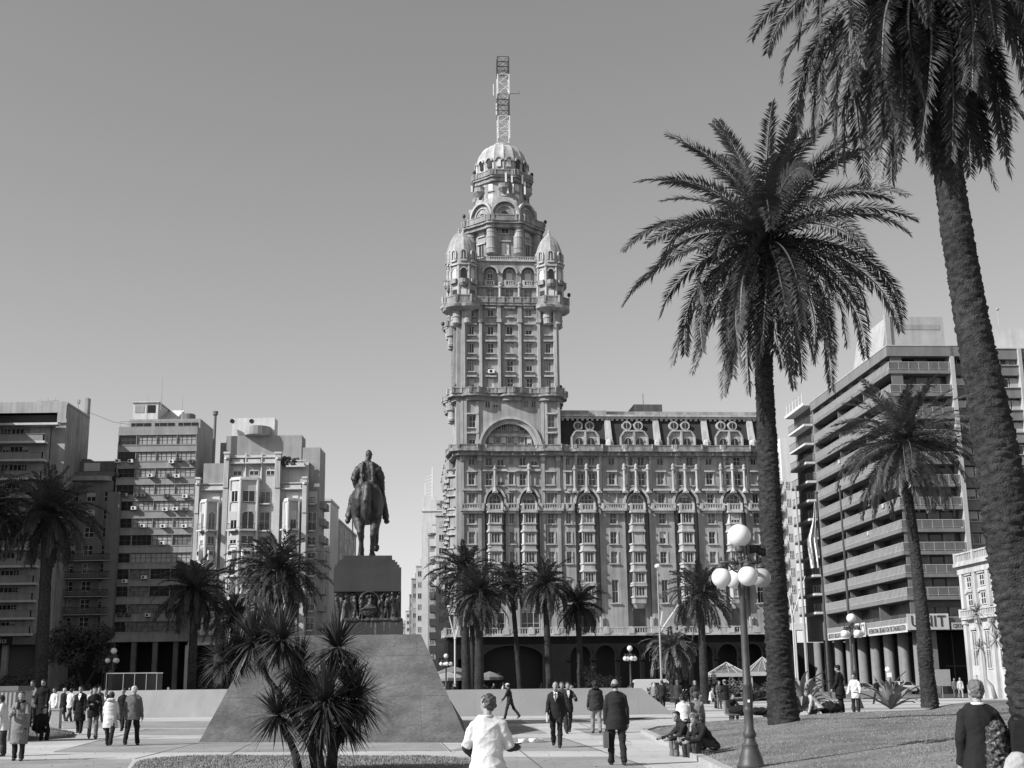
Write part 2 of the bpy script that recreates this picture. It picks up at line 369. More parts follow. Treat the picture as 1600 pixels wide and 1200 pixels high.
mon = thing('granite_monument', 'huge sloping grey granite mausoleum with dark stepped pedestal and bronze relief band', 'monument', M=FM)
FMi = FM.inverted()
b = MB(); q = lambda x, y, z: tuple(FMi @ Vector((x, y, z)))
b.add([q(A.x,A.y,-.02), q(B_.x,B_.y,-.02), q(B_.x*64/B_.y-.3,64,-.02), q(A.x,66,-.02), q(C1.x,YT,C1.z), q(C2.x,YT,C1.z), q(C2.x*60/YT-.2,60,C1.z), q(C1.x,60,C1.z)],
      [(0,3,2,1),(4,5,6,7),(0,1,5,4),(1,2,6,5),(2,3,7,6),(3,0,4,7)]); b.build('sloping_base', M_gran, mon)
def px(a, y): return onf(FM, a, y)[0]
def pz(y, a=574): return onf(FM, a, y)[1]
b = MB(); b.box(px(516.5,985), px(630,985), 0, 5.4, C1.z-.02, pz(970.5)); b.build('plinth_block', M_gran_p, mon)
b = MB(); b.box(px(522,940), px(627,940), .25, 5.2, pz(970.5), pz(924)); b.build('relief_backing', M_bronze, mon)
b = MB()
st = [(521.5,627,924,886.5),(523.2,624.2,886.5,882),(526,621,882,877),(529.5,617.5,877,873.5),(534,613,873.5,870)]
for i, (l, r_, yb, yt) in enumerate(st): b.box(px(l,900), px(r_,900), .02+.12*i, 5.3-.1*i, pz(yb), pz(yt))
b.build('upper_block', M_gran_p, mon)
b = MB(); b.box(px(536.5,868), px(613,868), .65, 4.6, pz(870), pz(865.6)); b.build('statue_plinth', M_bronze, mon)
zs = pz(865.6)
for xx, ww, l in ((586.5,1.6,20),(580,1.0,9),(600,.9,14),(572,.7,7),(609,.7,10),(619,.8,6)):
    b = MB(); b.box(px(xx-ww,980), px(xx+ww,980), -.006, -.002, pz(971.5+l), pz(971.5))
    b.build('lime_stain', mat('lime_stain', .12, .8, .5, 6), mon)
# the low walls behind
def wall_thing(label, pts, zt, depth, slope=.35):
    b = MB(); (xa, xb), Y, lean_l, lean_r = pts
    b.add([(xa,Y,-.02),(xb,Y,-.02),(xb,Y+depth,-.02),(xa,Y+depth,-.02),(xa+lean_l,Y+slope,zt),(xb-lean_r,Y+slope,zt),(xb-lean_r*1.7,Y+depth-.2,zt),(xa+lean_l,Y+depth-.2,zt)],
          [(0,3,2,1),(4,5,6,7),(0,1,5,4),(1,2,6,5),(2,3,7,6),(3,0,4,7)])
    return b, Y
YW = G(860,1118).y
b, _ = wall_thing('', ((G(640,1118).x, G(1042,1113.5).x), YW, 0, W(1042,1100,YW).x-W(994,1100,YW).x), W(860,1077,YW).z, 9)
o = b.build('granite_wall', M_gran_w); tag(o, 'long low granite wall with sloping right end behind the walkers', 'wall')
YL = G(280,1121).y
b, _ = wall_thing('', ((G(90,1121).x, G(420,1121).x), YL, 1.0, 0), W(280,1078,YL).z, 9, .75)
o = b.build('granite_wall', mat('palest_granite', .27, .7, .12, 26, var2=.14, scale2=.4, streak=.1)); tag(o, 'low pale granite wall behind the walkers on the left of the monument', 'wall')
# ================================================================ the palace with its tower
class Wins:                                # the largest 100 windows are parts, any beyond that one part
    def __init__(s, parent, limit=100, name='window'): s.p = parent; s.q = []; s.lim = limit; s.name = name
    def add(s, x, z, w_, h_, y=.18, kind=None, mull=(2, 2), fr=None, T=None, pri=0):
        s.q.append((pri, w_*h_, len(s.q), x, z, w_, h_, y, kind or rkind(), mull, fr, T))
    def done(s):
        q = sorted(s.q, key=lambda a: (-a[0], -a[1], a[2]))
        for (_, _, _, x, z, w_, h_, y, k, mu, fr, T) in q[:s.lim]: window(s.p, x, z, w_, h_, y, k, mu, fr, T=T, name=s.name)
        rest = q[s.lim:]
        if rest:
            b = MB()
            for (_, _, _, x, z, w_, h_, y, k, mu, fr, T) in rest:
                b.T = T; t = .07
                b.box(x-w_/2, x-w_/2+t, y-.03, y+.03, z, z+h_, 0); b.box(x+w_/2-t, x+w_/2, y-.03, y+.03, z, z+h_, 0); b.box(x-w_/2+t, x+w_/2-t, y-.028, y+.028, z+h_-t, z+h_, 0)
                b.box(x-w_/2+t, x+w_/2-t, y-.028, y+.028, z, z+t, 0); b.box(x-.03, x+.03, y-.02, y+.02, z+t, z+h_-t, 0)
                zz = z+h_*(1-float(k[4:])) if k.startswith('shut') else z+h_
                b.add([(x-w_/2,y+.012,z),(x+w_/2,y+.012,z),(x+w_/2,y+.012,z+h_),(x-w_/2,y+.012,z+h_)], [(0,1,2,3)], 2 if k == 'curtain' else 1)
                if zz < z+h_: b.add([(x-w_/2+.05,y-.04,zz),(x+w_/2-.05,y-.04,zz),(x+w_/2-.05,y-.04,z+h_-.05),(x-w_/2+.05,y-.04,z+h_-.05)], [(0,1,2,3)], 3)
            o = b.build('small_'+s.name, [rest[0][10] or M_frame, M_glass, M_glass2, M_shut], s.p, fix=False); tag(o, kind='stuff')
def arc(cx, cz, rx, rz, n=12, a0=0, a1=PI): return [(cx+rx*math.cos(a0+(a1-a0)*i/n), cz+rz*math.sin(a0+(a1-a0)*i/n)) for i in range(n+1)]
def spandrels(b, cx, zs, hw, rise, ztop, y0, y1, mi=None):     # fills the corners above an arch inside a square opening
    n = 8
    for sgn in (-1, 1):
        for i in range(n):
            a0, a1 = PI/2*i/n, PI/2*(i+1)/n
            xa, za = cx+sgn*hw*math.cos(a0), zs+rise*math.sin(a0); xb, zb = cx+sgn*hw*math.cos(a1), zs+rise*math.sin(a1)
            q = [(xa,za),(xb,zb),(xb,ztop),(xa,ztop)]
            if sgn > 0: q = q[::-1]
            if ztop-zb < .002: q = [(xa,za),(xb,zb),(xa,ztop)] if sgn < 0 else [(xa,za),(xa,ztop),(xb,zb)]
            b.yprism(q, y0, y1, mi)
def archivolt(b, cx, zs, r0, r1, rise, y0, y1, n=14, a0=0, a1=PI, mi=None):
    P0 = arc(cx, zs, r0, r0*rise, n, a0, a1); P1 = arc(cx, zs, r1, r1*rise, n, a0, a1)
    for i in range(n): b.yprism([P0[i], P1[i], P1[i+1], P0[i+1]], y0, y1, mi)
def balustrade(b, pts, z0, z1, closed=False, post=2.6, mi=0, t=.16, solid=.0):
    """rail, sill and balusters along a polyline in xy"""
    pts = [Vector((p[0], p[1], 0)) for p in pts]; k = len(pts); h = z1-z0
    for i in range(k if closed else k-1):
        p, q = pts[i], pts[(i+1) % k]; d = q-p; L_ = d.length
        if L_ < .02: continue
        d /= L_; n = Vector((-d.y, d.x, 0))
        def bar(s0, s1, th, za, zb):
            a = p+d*s0; c = p+d*s1; o_ = n*th
            b.add([tuple(v)[:2]+(z,) for z in (za, zb) for v in (a-o_, c-o_, c+o_, a+o_)], [(0,3,2,1),(4,5,6,7),(0,1,5,4),(1,2,6,5),(2,3,7,6),(3,0,4,7)], mi)
        bar(-.02, L_+.02, t*.9, z1-h*.16, z1); bar(-.02, L_+.02, t*.8, z0, z0+h*.16)
        if solid: bar(0, L_, t*.3, z0+h*.16, z1-h*.16)
        m_ = max(1, int(L_/.34))
        for j in range(m_):
            s0 = (j+.5)*L_/m_; bar(s0-.065, s0+.065, t*.45, z0+h*.16, z1-h*.16)
        bar(-.18, .18, t*1.3, z0-.02, z1+.07)
def outline(cx, cy, hw, off, bul, n=26, sides=4):
    """square (half width hw) offset by off with rounded bulges bul=[(u, half, extra)] on each side"""
    P_ = []
    for s_ in range(sides):
        a = s_*PI/2
        for i in range(n):
            u = -(hw+off)+2*(hw+off)*i/n; e = 0
            for (uc, hb, ex) in bul:
                if abs(u-uc) < hb: e = max(e, ex*math.sqrt(1-((u-uc)/hb)**2))
            x, y = u, -(hw+off+e); P_.append((cx+x*math.cos(a)-y*math.sin(a), cy+x*math.sin(a)+y*math.cos(a)))
    return P_
FP = frame(713.5, 850, 185, R(5))
def L(px_, py_, dep=0.0): return onf(FP, px_, py_, dep)
def lx(px_, py_, dep=0.0): return L(px_, py_, dep)[0]
def lz(py_, px_=800, dep=0.0): return L(px_, py_, dep)[1]
pal = thing('palace_building', 'huge ornate palace with arcade, bay windows, mansard roof and tall domed corner tower', 'building', M=FP)
XR = lx(1212, 850); XT0 = 0.0; XT1 = lx(876, 650); DEP = 30.0
zt = lz(990.5, 900); zc = lz(707, 800); zc2 = lz(703); ztop = lz(697)
body = MB(); win = Wins(pal, 100); bayw = Wins(pal, 60, 'bay_window')
holes = []
PXM = 185/2000.0*1.03
singles = [(737.5, 10.5), (800, 7.5), (861.5, 10.5), (889, 8), (959, 11), (1036, 11), (1113, 11), (1184, 10)]
rows = [(726.5, 715.5), (757, 739), (786, 771.5), (818, 802), (849.5, 831), (880, 862), (910, 893)]
for cx_, w_ in singles:
    x = lx(cx_, 840)
    for i, (yb, yt) in enumerate(rows):
        z0, z1 = lz(yb, cx_), lz(yt, cx_); ww = w_*PXM*.9
        if i == 6 and cx_ > 880: # tall arched slit
            z0, z1, ww = lz(942, cx_), lz(906, cx_), .95
        holes.append((x-ww/2, x+ww/2, z0, z1)); win.add(x, z0, ww, z1-z0, .24, mull=(2, 2) if ww > .8 else (1, 2))
        if i >= 1: # hood, sill and shutters-like jambs
            body.box(x-ww/2-.32, x+ww/2+.32, -.22, 0, z0-.2, z0-.02, 1)
        if i in (1, 2, 3): body.box(x-ww/2-.3, x+ww/2+.3, -.34, 0, z1+.1, z1+.32, 1)
        if 1 <= i < 6:
            for sg in (-1, 1): body.box(x+sg*(ww/2+.13)-.08, x+sg*(ww/2+.13)+.08, -.09, 0, z0+.03, z1+.05, 1)
bays = [(774, 16.5), (827.5, 16.5), (918.5, 19.5), (996.5, 19.5), (1073.5, 19.5), (1148.5, 19.5)]
zsp = lz(787); ris = lz(763)-lz(787)
for cx_, hw in bays:
    x = lx(cx_, 840); hwm = hw*PXM*.96
    holes.append((x-hwm, x+hwm, zt, zsp+ris))
    spandrels(body, x, zsp, hwm, ris, zsp+ris, 0.0, .8, 0)
    archivolt(body, x, zsp, hwm*.92, hwm*1.10, ris/hwm, -.28, .12, mi=1); archivolt(body, x, zsp, hwm*.62, hwm*.78, ris/hwm, .35, .84, mi=1)
    # upper pair windows with colonnettes
    for sg in (-1, 1):
        xx = x+sg*9.0*PXM
        for (yb, yt) in ((727.5, 714), (758.5, 739)):
            z0, z1 = lz(yb, cx_), lz(yt, cx_); ww = 1.0; holes.append((xx-ww/2, xx+ww/2, z0, z1)); win.add(xx, z0, ww, z1-z0, .24)
            body.box(xx-ww/2-.15, xx+ww/2+.15, -.2, 0, z0-.17, z0-.01, 1)
    cols = (-1, 0, 1) if cx_ > 880 else (0,)
    for k in cols:
        xx = x+k*18.5*PXM; z0, z1 = lz(766, cx_), lz(733, cx_)
        body.lathe([(.42, z0-.25), (.3, z0), (.2, z0+.3), (.19, z1-.3), (.34, z1-.1), (.36, z1), (.22, z1+.1), (.27, z1+.45), (.05, z1+.8)], xx, -.42, 8, mi=1)
        body.box(xx-.4, xx+.4, -.75, 0, z0-.45, z0-.24, 1)
    body.box(x-19*PXM, x+19*PXM, -.3, 0, lz(734.5)-.2, lz(734.5)+.12, 1)
    # the projecting bay: five storeys
    bx = x; fw, bwid = 8.6*PXM, 13.6*PXM; yb0 = .8; yf = -.75
    def poly(e=0.0): return [(bx-bwid-e, yb0), (bx-fw-e*.8, yf-e), (bx+fw+e*.8, yf-e), (bx+bwid+e, yb0)]
    flo = [(818, 801.5), (849.5, 832.5), (880, 863), (910.5, 894.5), (932, 917)] if cx_ > 900 else [(818, 801.5), (849.5, 832.5), (880, 863), (910.5, 894.5)]
    zb = lz(943 if cx_ > 900 else 922, cx_); zt_ = lz(799, cx_)
    body.prism(poly(-.14), zb, zt_, 0)
    prev = zb
    for k, (yb, yt) in enumerate(sorted(flo, reverse=True)):
        z0, z1 = lz(yb, cx_), lz(yt, cx_)
        body.prism(poly(0), prev, z0-.001, 0); body.prism(poly(.13), z0-.2, z0-.002, 1); body.prism(poly(.2), z1+.06, z1+.3, 1)
        if prev != zb: body.prism(poly(.06), prev+.32, prev+.5, 1)
        prev = z1
        bayw.add(bx, z0, 2*fw-.34, z1-z0, yf+.1, kind=rkind(.72), mull=(3, 1), pri=1)
        for sg in (-1, 1):
            p0 = Vector((bx+sg*bwid, yb0, 0)); p1 = Vector((bx+sg*fw, yf, 0)); mid = (p0+p1)/2; d = (p1-p0) if sg < 0 else (p0-p1); ang = math.atan2(d.y, d.x); L_ = d.length
            T = Matrix.Translation(mid+Vector((0, 0, 0))) @ Matrix.Rotation(ang, 4, 'Z'); bayw.add(0, z0, L_-.5, z1-z0, .08, kind=random.choice(['plain', 'curtain', 'shut1.0', 'shut1.0']), mull=(1, 1), T=T)
            for q in (p0*.93+p1*.07, p1*.95+p0*.05): body.lathe([(.11, z0), (.11, z1+.06)], q.x, q.y+.02, 6, mi=1)
    body.prism(poly(0), prev, zt_, 0); body.prism(poly(.35), zt_-.3, zt_+.02, 1)
    body.prism(poly(-.5), zb-.7, zb, 0, [(p[0], p[1]) for p in poly(-.1)])
    balustrade(body, poly(.22), zt_+.02, lz(788, cx_), mi=1, t=.1)
    # tympanum window, back wall and arched door at terrace level
    z0, z1 = zsp-.1, lz(772, cx_); win.add(x, z0, 1.7, z1-z0, .78, mull=(3, 2))
    if cx_ > 850:
        zd = lz(955, cx_); archivolt(body, x, zd, .95, 1.12, 1, .62, .8, 8, mi=1)
        win.add(x, zt+.05, 1.75, zd-zt+.4, .76, kind='plain', mull=(1, 2), pri=1, fr=M_frame_d)
        for sg in (1,):
            for k in range(3): body.lathe([(.13, zt), (.13, lz(964, cx_))], x+sg*(1.5+.5*k), -.4+.25*k, 6, mi=1)
    else: win.add(x, zt+.05, 2.7, 3.1, .76, kind='plain', mull=(3, 2), pri=1)
    body.add([(x-hwm, .8, zt), (x+hwm, .8, zt), (x+hwm, .8, zsp+ris), (x-hwm, .8, zsp+ris)], [(0,1,2,3)], 0)
body.wall(0, XR, zt, zc, holes, .8, 0.0, 0)
for h in holes:      # dark rooms stop the reveals
    if h[1]-h[0] < 2.6: body.add([(h[0], .45, h[2]), (h[1], .45, h[2]), (h[1], .45, h[3]), (h[0], .45, h[3])], [(0,1,2,3)], 2)
# piers: balconies at the arch springing, sills, broad pilasters with lit edges
def pier(xa, xb, bal=True):
    z0, z1 = lz(799), lz(788)
    if bal:
        body.box(xa, xb, -.8, 0, z0, z0+.28, 1); body.box(xa+.25, xb-.25, -.55, 0, z0-.35, z0, 1); balustrade(body, [(xa+.1, -.02), (xa+.1, -.7), (xb-.1, -.7), (xb-.1, -.02)], z0+.28, z1, mi=1, t=.1)
    zm = lz(765.5); body.box(xa+.3, xb-.3, -.55, 0, zm-.18, zm+.12, 1); body.box(xa+.8, xb-.8, -.35, 0, zm-.5, zm-.18, 1)
pb_ = [(719, 756), (791, 810), (844, 880), (884, 896), (940, 978), (1018, 1054), (1094, 1130), (1170, 1200)]
for a, c in pb_: pier(lx(a, 793)+.0, lx(c, 793), bal=True)
for a in (722, 749, 848, 872):
    x = lx(a, 740); body.box(x-.26, x+.26, -.26, 0, zt+.01, zc-1.3, 0)
    body.box(x-.36, x+.36, -.4, 0, zc-1.3, zc-.1, 1)
for a in (882, 900, 938, 980, 1016, 1056, 1092, 1132, 1168, 1206):
    x = lx(a, 740); body.box(x-.17, x+.17, -.2, 0, lz(765), zc-1.0, 1); body.box(x-.24, x+.24, -.34, 0, zc-1.0, zc-.1, 1)
# side walls, back, top
DW = DEP
TL = Matrix(((0,1,0,0),(-1,0,0,DW),(0,0,1,0),(0,0,0,1)))
body.T = TL; sh = []
for u in (DW-3.2, DW-9.5, DW-15.8, DW-22):
    for (yb, yt) in rows[:6]:
        z0, z1 = lz(yb), lz(yt); sh.append((u-.45, u+.45, z0, z1)); win.add(u, z0, .9, z1-z0, .24, T=TL); body.box(u-.7, u+.7, -.3, 0, z0-.22, z0-.02, 1)
        body.add([(u-.45,.45,z0),(u+.45,.45,z0),(u+.45,.45,z1),(u-.45,.45,z1)], [(0,1,2,3)], 2)
body.wall(0, DW, zt-5, zc, sh, .8, 0.0, 0)
for u in (DW-6.4, DW-12.6, DW-19, DW-25.5):
    for yy in (925, 894, 863, 832, 801, 770, 738):
        z0 = lz(yy+18); body.prism([(u-1.5, 0), (u-.9, -.95), (u+.9, -.95), (u+1.5, 0)], z0-.9, z0-.1, 0); body.prism([(u-1.7, 0), (u-1, -1.15), (u+1, -1.15), (u+1.7, 0)], z0-.1, z0+.12, 1)
        body.prism([(u-1.3, 0), (u-.8, -.75), (u+.8, -.75), (u+1.3, 0)], z0+.12, z0+1.9, 0); body.box(u-.6, u+.6, -.83, -.7, z0+.2, z0+1.8, 2); body.prism([(u-1.7, 0), (u-1, -1.15), (u+1, -1.15), (u+1.7, 0)], z0+1.9, z0+2.1, 1)
body.T = None
body.box(XR-.02, XR, .0, DEP, zt, zc, 0); body.add([(0, DEP, 0), (XR, DEP, 0), (XR, DEP, zc), (0, DEP, zc)], [(0,3,2,1)], 0)
body.build('facade', [M_stone, M_stone_l, mat('dark_room', .012, 1)], pal)
# ---------------- main cornice walk
c = MB()
def walk(z0, zs_, z1, pts, dep_in, posts=None):
    c.prism([(p[0], p[1]) for p in pts]+[(pts[-1][0], dep_in), (pts[0][0], dep_in)], z0, zs_, 0)
    balustrade(c, [(p[0], p[1]+.15) for p in pts], zs_, z1, mi=0, t=.13, solid=1)
yo = -1.15; pts = [(-1.0, DEP*.98), (-1.15, 6), (-1.5, 3.5), (-1.15, 1), (-1.1, -.9), (.2, -1.7), (3.1, -1.7), (4.2, yo)]
x = 4.2
for a, bb in ((lx(848, 700), lx(876, 700)),): pts += [(a-1, yo), (a, -1.7), (bb, -1.7), (bb+.7, yo)]
for cx_, hw in bays[2:]:
    xx = lx(cx_, 700); pts += [(xx-2.4, yo), (xx-2.0, -1.45), (xx+2.0, -1.45), (xx+2.4, yo)]
pts += [(XR+.6, yo)]
c.prism([(p[0], p[1]) for p in pts]+[(XR+.6, 1.2), (1.2, 1.2), (1.2, DEP)], zc, zc2, 0)
c.prism([(p[0]+(.5 if p[0] < 0 else 0), p[1]+.5) for p in pts]+[(XR+.6, 1.2), (1.2, 1.2), (1.2, DEP)], zc-.55, zc-.002, 0)
balustrade(c, [(p[0]+(.15 if p[0] < 0 else 0), p[1]+.15) for p in pts], zc2, ztop, mi=0, t=.13, solid=1)
n = int(XR/1.55)
for i in range(n):
    x = .4+i*XR/n; c.box(x-.13, x+.13, -.95, -.52, zc-.5, zc-.01, 0)
c.build('cornice_balcony', M_trim_dirty, pal)
# ---------------- arcade and terrace
a = MB(); YA = -4.2; zA = lz(991, 900, YA); zA1 = lz(980, 900, YA)
XA0, XA1 = lx(700, 1040, YA), lx(1214, 1040, YA)
hol = []; big = (lx(755, 1040, YA), lx(849, 1040, YA)); zsA = lz(1027, 1000, YA); crA = lz(1006.5, 1000, YA)
hol.append((big[0], big[1], 0, crA)); spandrels(a, (big[0]+big[1])/2, zsA, (big[1]-big[0])/2, crA-zsA, crA, YA, YA+.9); archivolt(a, (big[0]+big[1])/2, zsA, (big[1]-big[0])/2, (big[1]-big[0])/2+.5, (crA-zsA)/((big[1]-big[0])/2), YA-.12, YA+.02)
for px_ in (908, 946.5, 985, 1023.3, 1061.6, 1100, 1138.3, 1176.7):
    x = lx(px_, 1040, YA); hw = 1.48; hol.append((x-hw, x+hw, 0, crA-.1)); spandrels(a, x, zsA, hw, crA-.1-zsA, crA-.1, YA, YA+.9); archivolt(a, x, zsA, hw, hw+.28, (crA-.1-zsA)/hw, YA-.1, YA+.02)
    a.box(x+hw-.02, x+hw+.72, YA-.14, YA+.3, zsA-.35, zsA-.05); a.box(x-hw-.72, x-hw+.02, YA-.141, YA+.301, zsA-.351, zsA-.051)
hol.append((lx(716, 1040, YA), lx(724, 1040, YA), 0, zsA)); hol.append((lx(733, 1040, YA), lx(741, 1040, YA), 0, zsA))
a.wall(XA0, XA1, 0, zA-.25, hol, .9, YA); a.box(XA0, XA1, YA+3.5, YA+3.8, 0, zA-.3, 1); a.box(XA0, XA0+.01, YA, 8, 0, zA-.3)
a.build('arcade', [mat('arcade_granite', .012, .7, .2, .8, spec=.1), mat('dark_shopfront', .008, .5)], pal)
t = MB(); t.box(XA0-.5, XA1+.2, YA-.55, 1.0, zA-.25, zA, 0); balustrade(t, [(XA0-.4, 8), (XA0-.4, YA-.35)]+[(lx(px_, 1000, YA), YA-.35) for px_ in range(752, 1216, 39)], zA, zA1, mi=0, t=.13)
for px_ in range(752, 1216, 39):
    x = lx(px_, 1000, YA); t.box(x-.42, x+.42, YA-.62, YA-.1, zA+.01, zA1-.12, 0)
t.build('terrace_balustrade', M_stone_l, pal)
# ---------------- mansard wing
m_ = MB(); X0 = XT1; zm0 = zc2; sl_ = 1.7; zm1 = lz(655.5, 1000, .25+sl_)
m_.xprism([(.25, zm0), (.25+sl_, zm1), (DEP, zm1), (DEP, zm0)], X0+.01, XR, 0)
m_.build('mansard_roof', M_slate, pal)
m_ = MB()
m_.box(X0, XR+.15, .25+sl_-.55, DEP, zm1, zm1+.3, 0); m_.box(X0, XR+.25, .25+sl_-.8, DEP, zm1+.3, lz(648.5, 1000, 1.4), 0)
nd = int((XR-X0)/.75)
for i in range(nd): x = X0+.3+i*.75; m_.box(x, x+.36, .25+sl_-.5, .25+sl_+.1, zm1-.28, zm1-.01, 0)
m_.box(X0, lx(950, 650), .25+sl_-.4, DEP, lz(648.5, 1000, 1.4)+.01, lz(641, 900, 1.5), 1)
m_.box(lx(950, 650), XR, 4, DEP, lz(648.5, 1000, 1.4)+.01, lz(643, 1000, 4), 1)
def slope_y(z): return .25+sl_*(z-zm0)/(zm1-zm0)
for px_ in (952.5, 1028.5, 1104.5, 1176.5):
    xb_, xt_ = lx(px_, 690), lx(px_, 690); hwb, hwt = .52, .42
    za, zb = zm0+.01, zm1
    m_.add([(xb_-hwb, slope_y(za)-.5, za), (xb_+hwb, slope_y(za)-.5, za), (xb_+hwb, slope_y(za)+.1, za), (xb_-hwb, slope_y(za)+.1, za),
            (xt_-hwt, slope_y(zb)-.4, zb), (xt_+hwt, slope_y(zb)-.4, zb), (xt_+hwt, slope_y(zb)+.1, zb), (xt_-hwt, slope_y(zb)+.1, zb)],
           [(0,3,2,1),(4,5,6,7),(0,1,5,4),(1,2,6,5),(2,3,7,6),(3,0,4,7)], 0)
    m_.lathe([(.62, za), (.62, za+1.2), (.45, za+1.55), (.1, za+1.7)], xb_, slope_y(za)-.35, 8, mi=0)
m_.build('roof_trim', [M_stone_l, M_stone], pal)
b = MB(); b.box(lx(1006, 640), lx(1052, 640), 8, 14, lz(650, 1000, 8), lz(632, 1028, 8)); b.box(lx(1006, 640)+1, lx(1052, 640)-.5, 9, 13, lz(632.5, 1028, 8), lz(631.5, 1028, 8)+.1); b.tube([(lx(1022, 630), 8.5, lz(640)), (lx(1022, 630), 8.5, lz(615, 1022, 8.5))], .05, 5); b.build('roof_tank', M_stone, pal)
for px_ in (914.5, 991, 1065, 1139.5):
    x = lx(px_, 690); d = MB(); hw = 20.0*PXM; z0 = zm0+.01; z1 = lz(675, px_, .3); yd = .0
    P_ = [(x-hw, z0), (x-hw, z0+(z1-z0)*.72), (x-hw*.72, z1), (x+hw*.72, z1), (x+hw, z0+(z1-z0)*.72), (x+hw, z0)][::-1]
    d.yprism(P_, .25, slope_y(z1)+.3, 0)
    for i in range(5):
        p, q = P_[i], P_[i+1]; dx, dz = q[0]-p[0], q[1]-p[1]; l_ = math.hypot(dx, dz); nx, nz = dz/l_*.22, -dx/l_*.22
        d.yprism([(p[0], p[1]), (q[0], q[1]), (q[0]-nx*-1, q[1]-nz*-1), (p[0]-nx*-1, p[1]-nz*-1)], -.12, .3, 0)
    d.box(x-.16, x+.16, -.1, .249, z0, z1, 0)
    for sg in (-1, 1):
        xx = x+sg*9.2*PXM; archivolt(d, xx, z0+1.35, .52, .66, 1, .1, .249, 8, mi=0)
        d.yprism([(xx-.52, z0+.1), (xx+.52, z0+.1)]+arc(xx, z0+1.35, .52, .52, 8), .18, .26, 1)
        d.box(xx-.035, xx+.035, .15, .2, z0+.1, z0+1.85, 0)
        zo = lz(665.5, px_, 1.2); yo_ = slope_y(zo)-.25
        for k in range(1): d.yprism(arc(xx, zo, .72, .72, 14, 0, 2*PI)[:-1], yo_-.25, yo_+.7, 0); d.yprism(arc(xx, zo, .5, .5, 12, 0, 2*PI)[:-1], yo_-.27, yo_-.2, 1); d.box(xx-.03, xx+.03, yo_-.32, yo_-.28, zo-.5, zo+.5, 0)
    d.build('dormer', [M_stone_l, M_glass], pal)
# ================================================================ the tower above the cornice
TW = XT1; tc = (TW/2, TW/2)
def tl(px_, py_, r): return L(px_, py_, tc[1]-r)
def TX(px_, py_, r): return tl(px_, py_, r)[0]-tc[0]
def TZ(py_, r, px_=792): return tl(px_, py_, r)[1]
t1 = MB(); zb1 = TZ(617, TW/2, 800); zz0 = ztop-.9
xA = lx(797, 697); RA = 40*PXM; ROut = 49.5*PXM; zAr = zc2+.2
hs = [(xA-RA, xA+RA, zAr, zAr+RA)]
spandrels(t1, xA, zAr, RA, RA, zAr+RA, 0, 1.2)
archivolt(t1, xA, zAr, RA*.98, RA*1.07, 1, -.1, .6, 24, mi=1); archivolt(t1, xA, zAr, ROut*.93, ROut, 1, -.5, .02, 24, mi=1); archivolt(t1, xA, zAr, RA*1.07, ROut*.93, 1, -.22, .02, 24, mi=0)
for px_ in (738, 861.5):
    for (yb, yt) in ((667.5, 649), (694.5, 679)):
        x = lx(px_, yb); z0, z1 = lz(yb, px_), lz(yt, px_); hs.append((x-.5, x+.5, z0, z1)); win.add(x, z0, 1.0, z1-z0, .24); t1.box(x-.85, x+.85, -.3, 0, z1+.12, z1+.35, 1); t1.box(x-.75, x+.75, -.2, 0, z0-.2, z0-.02, 1)
for px_ in (762, 774.5, 822, 834):
    x = lx(px_, 632); z0, z1 = lz(637, px_), lz(627, px_); hs.append((x-.38, x+.38, z0, z1)); win.add(x, z0, .76, z1-z0, .24, mull=(1, 1))
t1.wall(0, TW, zz0, zb1, hs, 1.2)
t1.box(0, .02, 0, TW, zz0, zb1); t1.box(TW-.02, TW, 0, TW, zz0, zb1); t1.box(0.02, TW-.02, 1.25, TW, zz0, zb1, 2)
for px_ in (722, 727, 746, 848, 853, 873):
    x = lx(px_, 660); t1.box(x-.2, x+.2, -.25, 0, zz0, zb1-1, 1)
for k, px_ in enumerate((768, 779, 788, 797.5, 807, 817, 828)):
    x = lx(px_, 690); win.add(x, zAr+.02, .72, lz(681, px_)-zAr, .95, mull=(1, 2), kind='curtain' if k % 2 else 'shut0.5')
    if 1 <= k <= 5: win.add(x, lz(672, px_), .72, lz(655.5 if k in (2,3,4) else 660, px_)-lz(672, px_), .95, mull=(1, 2))
x0, x1 = xA-RA*.96, xA+RA*.96; zf = lz(677, 797); t1.box(x0, x1, .7, 1.2, zf-.35, zf+.1, 1)
t1.add([(xA-RA, 1.1, zAr), (xA+RA, 1.1, zAr), (xA+RA, 1.1, zAr+RA), (xA-RA, 1.1, zAr+RA)], [(0,1,2,3)], 0)
t1.build('tower_base', [M_stone, M_stone_l, M_stone], pal)
hw_ = TW/2
def ring(name, z0, z1, zr, P_, inner=.6):
    r_ = MB(); n_ = len(P_); r_.prism(P_, z0, z1, 0)
    r_.prism([(tc[0]+(p[0]-tc[0])*.94, tc[1]+(p[1]-tc[1])*.94) for p in P_], z0-.6, z0-.003, 0)
    balustrade(r_, P_[::2], z1, zr, closed=True, mi=0, t=.12, solid=1)
    return r_.build(name, M_trim_dirty, pal)
ring('balcony_ring', TZ(617.5, hw_+1.2), TZ(613, hw_+1.2), TZ(604.5, hw_+1.2), outline(tc[0], tc[1], hw_, .55, [(TX(739, 610, hw_), 1.5, .75), (TX(800, 610, hw_), 1.6, .75), (TX(861, 610, hw_), 1.5, .75)]))
